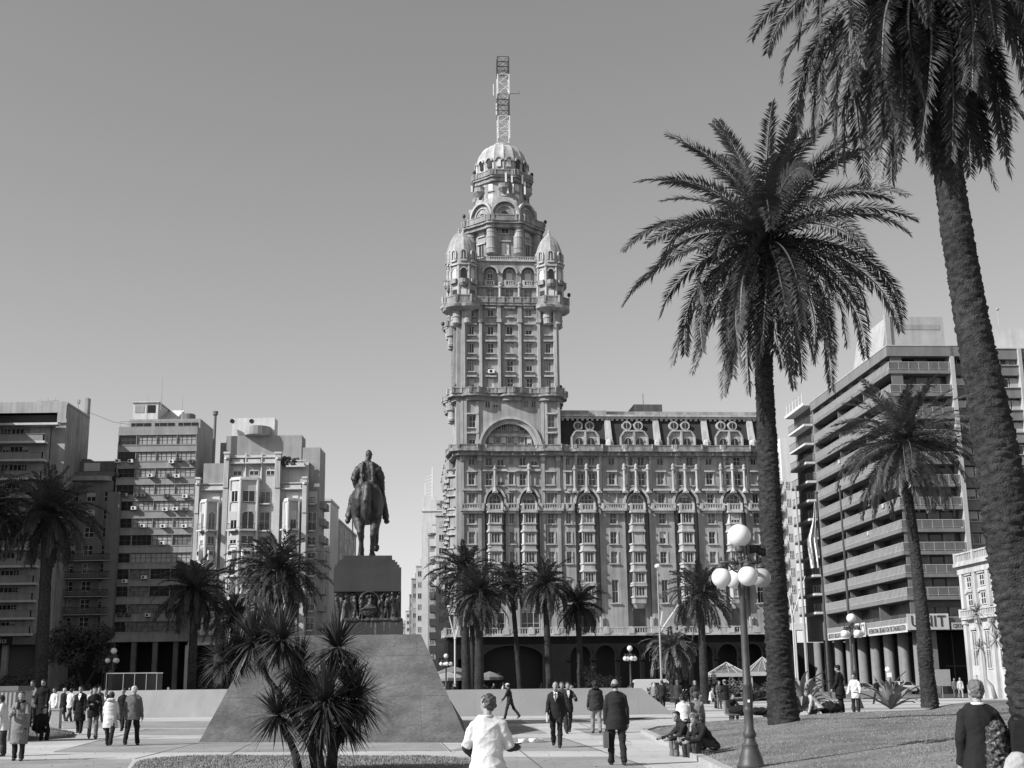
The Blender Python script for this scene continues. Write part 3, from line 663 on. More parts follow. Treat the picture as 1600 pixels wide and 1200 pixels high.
# shaft
s_ = MB(); zs0, zs1 = zb1-.4, TZ(477, hw_); hs = []; hsh = TW/2-.1
cols = (737, 767, 797, 827, 857)
for ci, px_ in enumerate(cols):
    for (yb, yt) in ((494.5, 484), (523, 509.5), (551.5, 536), (580, 563.5), (605, 591)):
        x = lx(px_, 560); z0, z1 = lz(yb, px_), lz(yt, px_); ww = .78 if ci in (0, 4) else .95; hs.append((x-ww/2, x+ww/2, z0, z1)); win.add(x, z0, ww, z1-z0, .24)
        s_.box(x-ww/2-.35, x+ww/2+.35, -.34, .1, z1+.16, z1+.4, 1); s_.box(x-ww/2-.2, x+ww/2+.2, -.2, .1, z0-.18, z0-.02, 1)
        if yt == 484 and ci in (2, 3): archivolt(s_, x, z1-.05, ww/2, ww/2+.14, 1, -.05, .1, 6, mi=1)
s_.wall(.1, TW-.1, zs0, zs1, hs, .5, .1); s_.box(.1, .12, .1, TW-.1, zs0, zs1); s_.box(TW-.12, TW-.1, .1, TW-.1, zs0, zs1); s_.box(.12, TW-.12, .6, TW-.1, zs0, zs1, 2)
for px_, ww, pr in ((724, .5, .35), (728.5, .3, .18), (751, .42, .4), (780, .42, .4), (812.5, .42, .4), (842, .42, .4), (867.5, .5, .35), (872, .3, .2)):
    x = lx(px_, 560); s_.box(x-ww/2, x+ww/2, -pr, .1, zs0, zs1-(2.8 if 740 < px_ < 860 else 0), 1 if pr > .3 else 0)
    if 740 < px_ < 850: s_.box(x-.35, x+.35, -.55, .1, zs1-2.8, zs1-2.3, 1); s_.box(x-.3, x+.3, -.3, .1, zs1-2.3, zs1, 0)
for u in (2, 4.6, 7.3, 10, 12.6):        # left flank
    s_.box(-.25, .1, u-.2, u+.2, zs0, zs1-1)
    for (yb, yt) in ((494.5, 484), (523, 509.5), (551.5, 536), (580, 563.5), (605, 591)):
        s_.box(-.18, .1, u+.75, u+1.55, lz(yb)-.2, lz(yb), 1); s_.box(.04, .1, u+.85, u+1.45, lz(yb), lz(yt), 2); s_.box(-.25, .1, u+.75, u+1.55, lz(yt)+.2, lz(yt)+.4, 1)
s_.build('tower_shaft', [M_stone, M_stone_l, mat('dark_room', .012, 1)], pal)
ring('balcony_ring', TZ(477, hw_+.5), TZ(473, hw_+.5), TZ(464, hw_+.5), outline(tc[0], tc[1], hw_, .5, []))
# corner turrets
def turret(sx, sy):
    r_ = hw_-1.12; X, Y = tc[0]+sx*r_, tc[1]+sy*r_; tm = MB(); pr_ = 1
    zF = lambda y_: L(792, y_, Y-2.0)[1]
    def oct_(r, n=8): return [(X+r*math.cos(PI/8+i*2*PI/n), Y+r*math.sin(PI/8+i*2*PI/n)) for i in range(n)]
    z475, z413 = zF(474), zF(413)
    # corbels
    for (dx, dy) in ((1.0*sx, 1.0*sy), (-.6*sx, 1.25*sy), (1.25*sx, -.6*sy)):
        tm.lathe([(.1, zF(507.5)), (.45, zF(506)), (.68, zF(504)), (.72, zF(503)), (.62, zF(502)), (.62, zF(495)), (.72, zF(494.4)), (.72, zF(493)), (.62, zF(492)), (.62, zF(486)), (.8, zF(485)), (1.35, zF(483)), (1.75, zF(480.5)), (1.85, zF(477))], X+dx, Y+dy, 14, mi=0)
    tm.prism(oct_(3.0), zF(477.5), zF(473.5), 2); balustrade(tm, oct_(2.9), zF(473.5), zF(463), closed=True, mi=2, t=.13, solid=1)
    tm.prism(oct_(2.02), z475-1, z413, 0)
    tm.prism(oct_(2.3), z413-.12, z413+.15, 1); tm.prism(oct_(2.15), z413+.15, z413+.4, 1)
    for i in range(8):
        a = i*2*PI/8; ca, sa = math.cos(a), math.sin(a)
        T = Matrix.Translation((X+ca*1.88, Y+sa*1.88, 0)) @ Matrix.Rotation(a+PI/2, 4, 'Z'); tm.T = T
        z0, z1 = zF(470), zF(452); tm.yprism([(-.42, z0), (.42, z0), (.42, z1), (-.42, z1)], -.06, .02, 3 if i % 2 else 4)
        z0, z1 = zF(437), zF(423); tm.yprism([(-.4, z0), (.4, z0)]+arc(0, z1, .4, .4, 8), -.06, .02, 4 if i % 3 else 3); archivolt(tm, 0, z1, .42, .58, 1, -.16, .02, 8, mi=1)
        if i % 2 == 0: tm.lathe([(.15, zF(449)), (.5, zF(446.5)), (.72, zF(443)), (.75, zF(442)), (.7, zF(441)), (.7, zF(436.5)), (.77, zF(436))], 0, 0, 10, mi=2)
        else: tm.box(-.6, .6, -.5, .02, zF(443), zF(436), 2)
        z0, z1 = zF(404), zF(395); tm.yprism([(-.3, z0), (.3, z0)]+arc(0, z1, .3, .3, 8), -.2, -.08, 3); archivolt(tm, 0, z1, .32, .5, 1.05, -.3, .1, 8, mi=1); tm.box(-.52, -.32, -.3, .1, z0, z1, 1); tm.box(.32, .52, -.3, .1, z0, z1, 1)
        tm.box(-.5, .5, -.42, .02, zF(409), zF(406.5), 1)
        tm.T = None
        a2 = a+PI/8; tm.lathe([(.17, z475), (.17, z413-.1)], X+2.02*math.cos(a2), Y+2.02*math.sin(a2), 6, mi=1)
    prof = [(2.0, z413+.4), (2.04, zF(404)), (2.02, zF(395)), (1.9, zF(388)), (1.68, zF(380)), (1.35, zF(372)), (.95, zF(365.5)), (.55, zF(361)), (.2, zF(358.5))]
    tm.lathe(prof, X, Y, 32, mi=0, rib=lambda i: 1.0 if i % 4 else 1.055)
    tm.lathe([(.24, zF(359.5)), (.3, zF(357.5)), (.12, zF(356)), (.2, zF(354)), (.05, zF(352)), (.02, zF(348))], X, Y, 8, mi=1)
    return tm.build('corner_turret', [M_stone, M_stone_l, M_trim_dirty, M_glass, M_shut_l], pal)
for sx, sy in ((-1, -1), (1, -1), (-1, 1), (1, 1)): turret(sx, sy)
# body between the turrets
u = MB(); hb = hw_-.9; yfb = tc[1]-hb; z0, z1 = TZ(473, hb), TZ(409, hb); hs = []
for px_ in (766, 796, 825):
    x = lx(px_, 440, yfb); hwA = 11.0*PXM; zs_ = TZ(428, hb); hs.append((x-hwA, x+hwA, TZ(446, hb), zs_+hwA)); spandrels(u, x, zs_, hwA, hwA, zs_+hwA, yfb, yfb+.5); archivolt(u, x, zs_, hwA, hwA*1.2, 1, yfb-.3, yfb+.02, 12, mi=1)
    u.add([(x-hwA, yfb+.5, TZ(446, hb)), (x+hwA, yfb+.5, TZ(446, hb)), (x+hwA, yfb+.5, zs_+hwA), (x-hwA, yfb+.5, zs_+hwA)], [(0,1,2,3)], 0)
    win.add(x, TZ(442, hb), .95, TZ(426, hb)-TZ(442, hb), yfb+.42, kind='shut0.7' if px_ > 780 else 'plain'); archivolt(u, x, TZ(426, hb), .45, .62, 1, yfb+.3, yfb+.5, 8, mi=1)
    u.box(x-.75, x+.75, yfb-.35, yfb+.4, TZ(443.5, hb)-.5, TZ(443.5, hb)-.35, 1); balustrade(u, [(x-.7, yfb-.25), (x+.7, yfb-.25)], TZ(443.5, hb)-.35, TZ(439, hb), mi=1, t=.07)
    hs.append((x-.62, x+.62, TZ(465, hb), TZ(452, hb))); win.add(x, TZ(465, hb), 1.24, TZ(452, hb)-TZ(465, hb), yfb+.25, kind='curtain')
u.wall(tc[0]-hb, tc[0]+hb, z0-.5, z1, hs, .5, yfb); u.box(tc[0]-hb, tc[0]-hb+.02, yfb, tc[1]+hb, z0-.5, z1); u.box(tc[0]+hb-.02, tc[0]+hb, yfb, tc[1]+hb, z0-.5, z1); u.box(tc[0]-hb+.02, tc[0]+hb-.02, yfb+.55, tc[1]+hb, z0-.5, z1)
u.box(tc[0]-hb+1, tc[0]+hb-1, yfb-.35, yfb, TZ(449, hb)-.12, TZ(449, hb)+.12, 1)
for px_ in (781, 811, 840): x = lx(px_, 450, yfb); u.lathe([(.3, TZ(466, hb)), (.22, TZ(464, hb)), (.2, TZ(452, hb)), (.36, TZ(449, hb)), (.2, TZ(447, hb)), (.3, TZ(444, hb)), (.02, TZ(441, hb))], x, yfb-.3, 8, mi=1)
u.prism([(tc[0]-hb-.3, yfb-.3), (tc[0]+hb+.3, yfb-.3), (tc[0]+hb+.3, tc[1]+hb), (tc[0]-hb-.3, tc[1]+hb)], z1, z1+.25, 1)
balustrade(u, [(tc[0]-hb, yfb), (tc[0]+hb, yfb), (tc[0]+hb, tc[1]+hb), (tc[0]-hb, tc[1]+hb)], z1+.25, TZ(401, hb), closed=True, mi=1, t=.12)
u.build('tower_upper_storeys', [M_stone, M_stone_l], pal)
# octagonal drum with engaged round turrets
o_ = MB(); ap = 5.0; rc = ap/math.cos(PI/8); zd0, zd1 = TZ(411, ap), TZ(350, ap)
def ogon(r, n=8, ph=PI/8): return [(tc[0]+r*math.cos(ph+i*2*PI/n), tc[1]+r*math.sin(ph+i*2*PI/n)) for i in range(n)]
o_.prism(ogon(rc), z1, zd1, 0)
for i in range(8):
    a = i*2*PI/8; o_.T = Matrix.Translation((tc[0]+ap*math.cos(a), tc[1]+ap*math.sin(a), 0)) @ Matrix.Rotation(a+PI/2, 4, 'Z')
    for (yb, yt, k) in ((398, 380, 3), (365, 353, 4)):
        za, zb = TZ(yb, ap), TZ(yt, ap); o_.box(-.5, .5, -.05, .02, za, zb, 4 if (i+k) % 2 else 3); o_.box(-.62, -.5, -.1, .02, za, zb, 1); o_.box(.5, .62, -.1, .02, za, zb, 1); o_.box(-.9, .9, -.3, .02, zb+.15, zb+.38, 1); o_.box(-.75, .75, -.22, .02, za-.2, za-.02, 1); o_.box(-.04, .04, -.07, -.05, za, zb, 1)
    o_.T = None; a2 = a+PI/8; X, Y = tc[0]+(rc+.12)*math.cos(a2), tc[1]+(rc+.12)*math.sin(a2); z_ = lambda y_: TZ(y_, ap)
    o_.lathe([(.15, z_(403)), (.5, z_(401)), (.78, z_(398.5)), (.9, z_(397)), (.84, z_(396)), (.84, z_(390.5)), (.9, z_(390)), (.9, z_(389)), (.84, z_(388.5)), (.84, z_(374)), (.9, z_(373)), (.9, z_(371)), (.8, z_(370)), (.76, z_(364.5)), (.82, z_(364)), (.82, z_(363)), (.76, z_(362)), (.76, z_(352)), (.95, z_(350)), (1.1, z_(348))], X, Y, 16, mi=0)
o_.build('octagonal_drum', [M_stone, M_stone_l, M_trim_dirty, M_glass, M_shut_l], pal)
def lobed(r, rb, k=8, n=6):
    P_ = []
    for i in range(k):
        a = PI/8+i*2*PI/k
        for j in range(n+1): b_ = a-.9+1.8*j/n; c_ = (r*math.cos(a), r*math.sin(a)); P_.append((tc[0]+c_[0]+rb*math.cos(b_), tc[1]+c_[1]+rb*math.sin(b_)))
    return P_
ring('balcony_ring', TZ(349, 6), TZ(345.5, 6), TZ(336, 6), lobed(5.75, 1.15))
nn = MB(); z335 = TZ(338, 4.6); rN = 2.3
nn.prism(ogon(5.1), TZ(346, 5), TZ(318, 4.4), 0); nn.prism(ogon(5.1), TZ(318, 4.4), TZ(304, 3.9), 0, ogon(4.2))
for i in range(8):
    a = i*2*PI/8; nn.T = Matrix.Translation((tc[0]+5.2*math.cos(a), tc[1]+5.2*math.sin(a), 0)) @ Matrix.Rotation(a+PI/2, 4, 'Z')
    nn.yprism(arc(0, z335, rN*.92, rN*1.02, 14), .35, 1.6, 0)
    archivolt(nn, 0, z335, rN*.86, rN, 1.12, -.15, 1.6, 16, mi=1)
    archivolt(nn, 0, z335, rN*.6, rN*.68, 1.12, .2, .36, 14, mi=1)
    nn.yprism([(-.42, z335-.2), (.42, z335-.2)]+arc(0, z335+.35, .42, .42, 8), .24, .34, 3)
    nn.T = None
nn.build('arched_gables', [M_stone, M_stone_l, M_trim_dirty, M_glass], pal)
dd = MB(); rd = 4.15; z_ = lambda y_: TZ(y_, rd)
dd.lathe([(rd+.25, z_(313)), (rd+.25, z_(311)), (rd, z_(310)), (rd, z_(283)), (rd+.3, z_(281)), (rd+.3, z_(279))], tc[0], tc[1], 32, mi=0)
for i in range(12):
    a = -PI/2+i*2*PI/12; dd.T = Matrix.Translation((tc[0]+(rd-.04)*math.cos(a), tc[1]+(rd-.04)*math.sin(a), 0)) @ Matrix.Rotation(a+PI/2, 4, 'Z')
    if i % 2 == 0:
        dd.box(-.45, .45, -.1, .1, z_(306), z_(287), 3 if i % 4 else 4); dd.lathe([(.2, z_(303)), (.6, z_(300)), (.95, z_(296)), (1.0, z_(295)), (.92, z_(294)), (.92, z_(289)), (1.0, z_(288))], 0, -.15, 12, mi=0 if i % 4 else 2)
    else: dd.box(-.38, .38, -.1, .1, z_(296), z_(286), 4 if i % 3 else 3); dd.box(-.55, .55, -.2, .1, z_(298), z_(296.8), 1); dd.box(-.4, .4, -.12, .1, z_(309), z_(302), 4)
    dd.T = None
dd.build('round_drum', [M_stone, M_stone_l, M_trim_dirty, M_glass, M_shut_l], pal)
ring('balcony_ring', TZ(277, 4.4), TZ(274, 4.4), TZ(266, 4.4), lobed(4.3, .8))
dm = MB(); z_ = lambda y_: TZ(y_, 3.6); N = 96
dm.lathe([(4.02, z_(276)), (4.02, z_(262)), (4.05, z_(256)), (4.0, z_(247)), (3.86, z_(240)), (3.6, z_(233)), (3.2, z_(227)), (2.7, z_(222.5)), (2.0, z_(219)), (1.5, z_(218))], tc[0], tc[1], N, mi=0, rib=lambda i: (1.035, 1.0, .985, .98, .985, 1.0)[i % 6])
for i in range(16):
    a = -PI/2+(i+.5)*2*PI/16; dm.T = Matrix.Translation((tc[0]+4.03*math.cos(a), tc[1]+4.03*math.sin(a), 0)) @ Matrix.Rotation(a+PI/2, 4, 'Z')
    zz = z_(252.5); dm.yprism([(-.34, z_(262)), (.34, z_(262))]+arc(0, zz, .34, .34, 8), -.16, .1, 3 if i % 3 else 4); archivolt(dm, 0, zz, .42, .66, 1.1, -.34, .2, 10, mi=1); dm.T = None
dm.lathe([(1.75, z_(218.5)), (1.8, z_(217)), (1.5, z_(216)), (1.3, z_(213.5)), (.9, z_(212.5))], tc[0], tc[1], 20, mi=1)
dm.build('dome', [M_stone_l, M_stone_l, M_trim_dirty, M_glass, M_shut_l], pal)
# aerials
for (px_, ya, yb) in ((790.5, 270, 286), (793.5, 286, 302), (800, 268, 284), (802, 286, 300), (817, 270, 284), (821, 280, 300), (738, 286, 296)):
    an = MB(); x = TX(px_, yb, 4.9)+tc[0]; an.box(x-.13, x+.13, tc[1]-5.05+abs(x-tc[0])*.3, tc[1]-4.85+abs(x-tc[0])*.3, TZ(yb, 4.9), TZ(ya, 4.9))
    an.box(x-.03, x+.03, tc[1]-4.9+abs(x-tc[0])*.3, tc[1]-3.5, TZ(yb, 4.9)+.3, TZ(yb, 4.9)+.36); an.build('aerial_panel', M_white, pal)
ma = MB(); hm = .93; x0 = TX(786, 150, 0); cx_, cy_ = tc[0]+x0, tc[1]
segs = [(216, 181, 0), (181, 165, 1), (165, 147, 1), (147, 116, 0), (116, 104, 1), (104, 88.5, 1)]
for (ya, yb, mi) in segs:
    za, zb = TZ(ya, hm), TZ(yb, hm); k = max(1, round((zb-za)/1.5))
    for sx in (-1, 1):
        for sy in (-1, 1): ma.box(cx_+sx*hm-.075, cx_+sx*hm+.075, cy_+sy*hm-.075, cy_+sy*hm+.075, za, zb, mi)
    for j in range(k):
        z0 = za+(zb-za)*j/k; z1 = za+(zb-za)*(j+1)/k
        for (ax, ay, bx_, by_) in ((-1,-1,1,-1),(1,-1,1,1),(1,1,-1,1),(-1,1,-1,-1)):
            p = Vector((cx_+ax*hm, cy_+ay*hm, 0)); q = Vector((cx_+bx_*hm, cy_+by_*hm, 0)); up0 = Vector((0,0,z0)); up1 = Vector((0,0,z1))
            ma.tube([p+up1, q+up1], .055, 4, mi); ma.tube([p+up0, q+up1], .04, 4, mi)
            if mi: ma.tube([q+up0, p+up1], .04, 4, mi); ma.tube([p+(up0+up1)/2, q+(up0+up1)/2], .05, 4, mi)
zq = TZ(146, hm); ma.tube([(cx_+hm, cy_-hm, zq), (cx_+hm+1.7, cy_-hm, zq), (cx_+hm+1.7, cy_-hm, zq+.5)], .05, 4, 1)
ma.tube([(cx_-hm-.7, cy_-hm, TZ(150, hm)), (cx_-hm-.7, cy_-hm, TZ(132, hm))], .05, 4, 0); ma.tube([(cx_-hm, cy_-hm, TZ(148, hm)), (cx_-hm-.7, cy_-hm, TZ(148, hm))], .04, 4, 0)
for dz in (180, 172, 168): ma.box(cx_-hm-.35, cx_-hm-.15, cy_-hm-.1, cy_-hm+.1, TZ(dz, hm), TZ(dz-6, hm), 0)
ma.tube([(cx_+.4, cy_, TZ(88.5, hm)), (cx_+.4, cy_, TZ(85.5, hm))], .05, 4, 1)
ma.build('antenna_mast', [mat('mast_white', .7, .5), mat('mast_dark', .07, .5)], pal)
# balconies on the left flank
for (yy, ya, yb, out) in ((7.3, 506, 517, 1.7), (7.3, 622, 632, 1.8), (7.3, 716, 724, 1.3), (14, 728, 735, 1.4), (20, 738, 745, 1.4), (26, 748, 756, 1.4)):
    zf = lambda y_: L(712, y_, yy)[1]; lf = MB()
    P_ = [(.1, yy-1.9), (-out*.7, yy-1.7), (-out, yy-.6), (-out, yy+.6), (-out*.7, yy+1.7), (.1, yy+1.9)][::-1]
    zb = zf(yb); lf.prism(P_, zb, zb+.3, 0); balustrade(lf, P_, zb+.3, zf(ya), mi=0, t=.12, solid=1)
    for dy in (-.85, .85):
        lf.lathe([(.2, zb-3.0), (.6, zb-2.8), (.68, zb-2.5), (.6, zb-2.3), (.62, zb-1.4), (.9, zb-1.2), (1.0, zb-.6), (1.1, zb)], -.35, yy+dy, 12, mi=0)
    lf.build('flank_balcony', M_stone, pal)
for (px_, py_) in ((767.5, 581), (853.5, 496)):
    x, z = L(px_, py_+3); child('air_conditioner', ac_mesh(), pal, (x, .1, z))
win.done(); bayw.done()
# floodlight heads on the rings
for (px_, py_, r) in ((692, 506, 7), (701, 455, 9), (889, 461, 9), (712, 602, 8), (876, 605, 8), (741, 270, 4), (831, 273, 4), (725, 338, 6), (852, 347, 6)):
    x, z = L(px_, py_, 2.0 if r > 6 else tc[1]); b = MB(); b.ell((0, 0, 0), (.28, .28, .34), 8, 6); b.tube([(0, 0, -.9), (0, 0, -.2)], .06, 5)
    o = b.build('floodlight', M_iron, pal); o.location = (x, 2.0 if r > 6 else tc[1], z)
# ================================================================ the other buildings
def rail(b, p, q, z, h=1.0, mi=0, step=.5, th=.03, glass=None):
    p, q = Vector(p), Vector(q); L_ = (q-p).length; d = (q-p)/L_
    b.tube([(p.x,p.y,z+h), (q.x,q.y,z+h)], th*1.3, 4, mi); b.tube([(p.x,p.y,z+.1), (q.x,q.y,z+.1)], th, 4, mi)
    for i in range(int(L_/step)+1): s = p+d*min(L_, i*step); b.tube([(s.x,s.y,z), (s.x,s.y,z+h)], th, 4, mi, cap=False)
    if glass is not None:
        n = Vector((-d.y, d.x))*.012
        b.add([(p.x-n.x,p.y-n.y,z+.12),(q.x-n.x,q.y-n.y,z+.12),(q.x-n.x,q.y-n.y,z+h-.06),(p.x-n.x,p.y-n.y,z+h-.06)], [(0,1,2,3)], glass)
M_dark = mat('dark_interior', .015, .8)
def ac_dark():
    if 'acd' not in WCACHE: WCACHE['acd'] = ac_mesh().copy(); WCACHE['acd'].materials[0] = mat('ac_dark', .11, .6)
    return WCACHE['acd']
# ---------------- office block with window bands
FC = frame(181, 800, 190, R(0)); FC.translation.x = W(178, 800, 190).x
ob = thing('office_building', 'tall grey office block with ribbon windows and many air conditioners on its front', 'building', M=FC)
c = lambda x, y, d=0: onf(FC, x, y, d)
xR = c(303, 800)[0]; zT = c(240, 667)[1]; wl = MB(); wn = Wins(ob, 100); hol = []
bands = [(694.5,680),(720,706),(745.5,732),(772.5,757.5),(797.5,783),(824.5,810),(852,836),(879,864),(905,889),(932,916),(959,944),(987,971)]
gx = [.012, .235, .49, .745, .99]
for bi, (yb, yt) in enumerate(bands):
    z0, z1 = c(240, yb)[1], c(240, yt)[1]; hol.append((xR*.008, xR*.992, z0, z1))
    for i in range(4):
        a_, b_ = xR*gx[i]+.03, xR*gx[i+1]-.06; k = 'plain' if i == 0 else ('pale' if bi < 8 else random.choice(['plain', 'curtain']))  # lower bands get dark panes: shade put into the pane colour
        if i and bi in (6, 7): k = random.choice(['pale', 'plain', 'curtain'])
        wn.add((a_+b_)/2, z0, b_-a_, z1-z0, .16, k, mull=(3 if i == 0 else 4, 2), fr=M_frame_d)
        wl.box(b_+.0, b_+.1, -.03, .3, z0, z1, 0)
wl.wall(0, xR, 8.6, zT, hol, .3); wl.box(xR-.01, xR, 0, 12, 0, zT); wl.box(0, .01, 0, 12, 0, zT); wl.add([(0,0,zT),(xR,0,zT),(xR,12,zT),(0,12,zT)], [(0,1,2,3)])
for (yb, yt) in bands: z0 = c(240, yb)[1]; wl.box(-.03, xR+.03, -.07, 0, z0-.14, z0-.01, 0)
for bi, (yb, yt) in enumerate(bands): z1 = c(240, yt)[1]; wl.box(0, xR, -.1, 0, z1+.02, z1+.14, 0)
wl.box(-.1, xR+.1, -.5, 6, 8.2, 8.6); wl.box(0, xR, 3, 3.2, 0, 8.2, 1)
for x in (1.0, 4.1, 7.2, 10.2): wl.box(x-.35, x+.35, -.2, .4, 0, 8.2, 2)  # pillars in dark plaster, deepening the street-level shade by colour
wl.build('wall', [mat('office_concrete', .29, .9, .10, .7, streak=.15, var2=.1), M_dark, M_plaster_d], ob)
r_ = MB(); r_.box(1.1, xR-.0, 1.5, 11, zT+.01, c(240, 655, 1.5)[1], 0)
for k in range(3): a_ = 1.4+k*3.6; r_.box(a_, a_+3.0, 1.44, 1.49, zT+.25, zT+.9, 1)
r_.build('roof_storey', [M_plaster, M_dark], ob)
r_ = MB(); z1 = c(240, 629, 3)[1]; z0 = c(240, 655, 1.5)[1]; xa, xb = c(208, 640, 3)[0], c(247, 640, 3)[0]; r_.box(xa, xb, 3, 9, z0, z1, 0); r_.box(xa-.2, xb+.2, 2.8, 9.2, z1, z1+.15, 0); r_.box(xa+.3, xa+1.7, 2.95, 2.99, z1-1.6, z1-.4, 2); r_.box(xa+2.1, xb-.4, 2.95, 2.99, z1-1.6, z1-.4, 1)
r_.xprism([(3.2, z0), (9, z0), (9, z1)], xb, xb+2.5, 0); r_.build('penthouse', [M_plaster_w, M_dark, M_plaster], ob)
r_ = MB(); xa, xb = c(279, 648, 3)[0], c(302, 648, 3)[0]; r_.lathe([(1.05, z0), (1.1, z0+.1), (1.1, z0+1.2), (.9, z0+1.35), (.3, z0+1.4)], (xa+xb)/2, 4.5, 16); r_.build('roof_tank', M_plaster_d, ob, smooth=False)
for (px_, ya, yb) in ((229, 618, 665), (252, 588, 630), (284, 618, 650)):
    x = c(px_, yb, 2)[0]; r_ = MB(); r_.tube([(x, 2, c(px_, yb, 2)[1]-1), (x, 2, c(px_, ya, 2)[1])], [.06, .025], 5); r_.build('aerial', M_steel, ob)
r_ = MB(); rail(r_, (0.1, .2), (xR-.1, .2), zT, .9, 0, 1.2); r_.build('roof_railing', M_steel, ob)
for (x, y) in [(185,721.5),(205,721.5),(269,722.5),(280,719),(300,722),(183,742.5),(236,744),(265,744),(278,745),(197,774.5),(214,774.5),(225,774.5),(261,775.5),(290,776.5),(210,795),(259,797),(275,796),(289.5,797),(224,822.5),(256,823),(289,823),(254.5,849.5),(196,909),(226,903),(188,961),(200.5,961),(232,962)]:
    X, Z = c(x, y+2); child('air_conditioner', ac_mesh() if (x*7+int(y)) % 5 < 2 else ac_dark(), ob, (X, -.02, Z), sc=(.82, .95, .85))
wn.done()
# ---------------- apartment block, far left
FA = Matrix.Translation((W(93, 800, 185).x, 185, 0)); ab = thing('apartment_building', 'pale apartment block at the left edge with white balcony slabs and blank side wall', 'building', M=FA)
c = lambda x, y, d=0: onf(FA, x, y, d)
wl = MB(); X0 = -22.0; zT = c(60, 628)[1]; wn = Wins(ab, 100); slabs = [663, 691, 719, 748, 776, 803, 830, 857, 884, 911, 938, 965, 990]; hol = []
xa = c(82, 700)[0]-.8
z_ = lambda y: c(60, y)[1]
hol.append((X0+.2, -1.3, z_(660), z_(645)))
for i in range(len(slabs)-1):
    za = z_(slabs[i+1])+.1; zb = z_(slabs[i])-.35; ha = za+1.0; hol.append((X0+.2, -11.2, za, zb)); hol.append((-9.4, -5.2, ha, zb-.2))
    wn.add(-8.6, ha, 1.1, zb-.2-ha, .2, 'shut0.5' if i % 2 else 'plain'); wn.add(-7.0, ha, 1.9, zb-.2-ha, .2, 'plain', mull=(3, 1)); wn.add(-5.7, ha, .9, zb-.2-ha, .2, rkind())
    for x in (-19.5, -16.6, -13.4): wn.add(x, za+.2, 1.6, 1.5, 1.35, random.choice(['shut1.0', 'shut0.7', 'plain', 'curtain']))
wl.wall(X0, -2.1, z_(990), z_(660.5), hol, 1.5, 0, 0); wl.wall(X0, 0, z_(660), zT, [hol[0]], 1.5, .0, 0)
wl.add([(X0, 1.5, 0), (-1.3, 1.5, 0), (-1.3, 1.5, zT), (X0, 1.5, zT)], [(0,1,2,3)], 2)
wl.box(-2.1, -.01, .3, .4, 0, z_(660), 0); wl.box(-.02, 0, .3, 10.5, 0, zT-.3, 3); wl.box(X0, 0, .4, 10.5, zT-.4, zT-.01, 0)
wl.box(-1.8, -.02, 8.8, 9.9, zT-.5, z_(628), 3); wl.box(-.5, 0, 9.2, 10.4, zT, c(120, 627, 9)[1]+.6, 3)
for x in (-18, -12.5, -6.5, -1.6): wl.box(x-.4, x+.4, .2, .9, 0, z_(990), 0)
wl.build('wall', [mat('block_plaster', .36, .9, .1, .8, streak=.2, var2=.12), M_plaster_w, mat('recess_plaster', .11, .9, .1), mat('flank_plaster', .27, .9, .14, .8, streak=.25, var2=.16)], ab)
for i, y in enumerate(slabs):
    s_ = MB(); z = z_(y)
    s_.box(X0, -2.4 if i else -.7, -1.3, 0, z-.32, z, 0)
    if i: s_.box(X0, -2.6, -1.25, -1.12, z, z+.95, 1); s_.box(-2.75, -2.6, -1.25, 0, z, z+.95, 1); s_.box(X0, -2.4, -1.32, -1.05, z+.95, z+1.03, 1)
    s_.build('balcony', [M_plaster_w, M_plaster], ab)
s_ = MB(); s_.box(X0, -2.2, -.6, .2, z_(1007), z_(991), 0); s_.build('fascia', M_plaster_d, ab)
def text(body, size, M, parent, name, mt, ex=.01, w_=None):
    cu = bpy.data.curves.new(name, 'FONT'); cu.body = body; cu.size = size; cu.extrude = ex; cu.align_x = 'CENTER'; cu.align_y = 'CENTER'
    t = bpy.data.objects.new(name, cu); COL.objects.link(t); bpy.context.view_layer.update(); me = bpy.data.meshes.new_from_object(t)
    bpy.data.objects.remove(t); me.materials.clear(); me.materials.append(mt); o = link(name, me, parent)
    if w_: M = M @ Matrix.Diagonal((w_/max(v.co.x for v in me.vertices)/2, 1, 1, 1))
    o.matrix_local = M; return o
RX = Matrix.Rotation(R(90), 4, 'X')
x, z = c(9, 1001.5); s_ = MB(); s_.box(x-2.6, x+1.2, -.72, -.62, z-.55, z+.5); s_.build('sign_board', M_black, ab)
text('politz', 1.0, Matrix.Translation((x-.7, -.74, z)) @ RX, ab, 'shop_lettering', M_plaster_w)
b = MB(); x = c(60, 620)[0]
for i in range(9): b.tube([(x-1.2+i*.3, 4, zT), (x-1.5+i*.37, 4, zT+1.2+.3*math.sin(i*2))], .03, 4)
b.tube([(x-1.6, 4, zT+.9), (x+1.6, 4, zT+1.1)], .04, 4); b.build('aerial', M_steel, ab)
b = MB(); x = c(100, 640)[0]; b.tube([(x, 6, zT-2), (x, 6, zT+1.6)], .06, 5); b.box(x-.2, x+.2, 5.8, 6.2, zT+1.0, zT+1.6); b.build('aerial', M_steel, ab)
wn.done()
b = MB(); b.tube([(.2, 9, zT+.3), (4, 9.5, zT-1.2), (9, 10, zT-2.0), (14.6, 8, zT-1.8)], .025, 4); b.build('roof_cable', M_iron, ab)
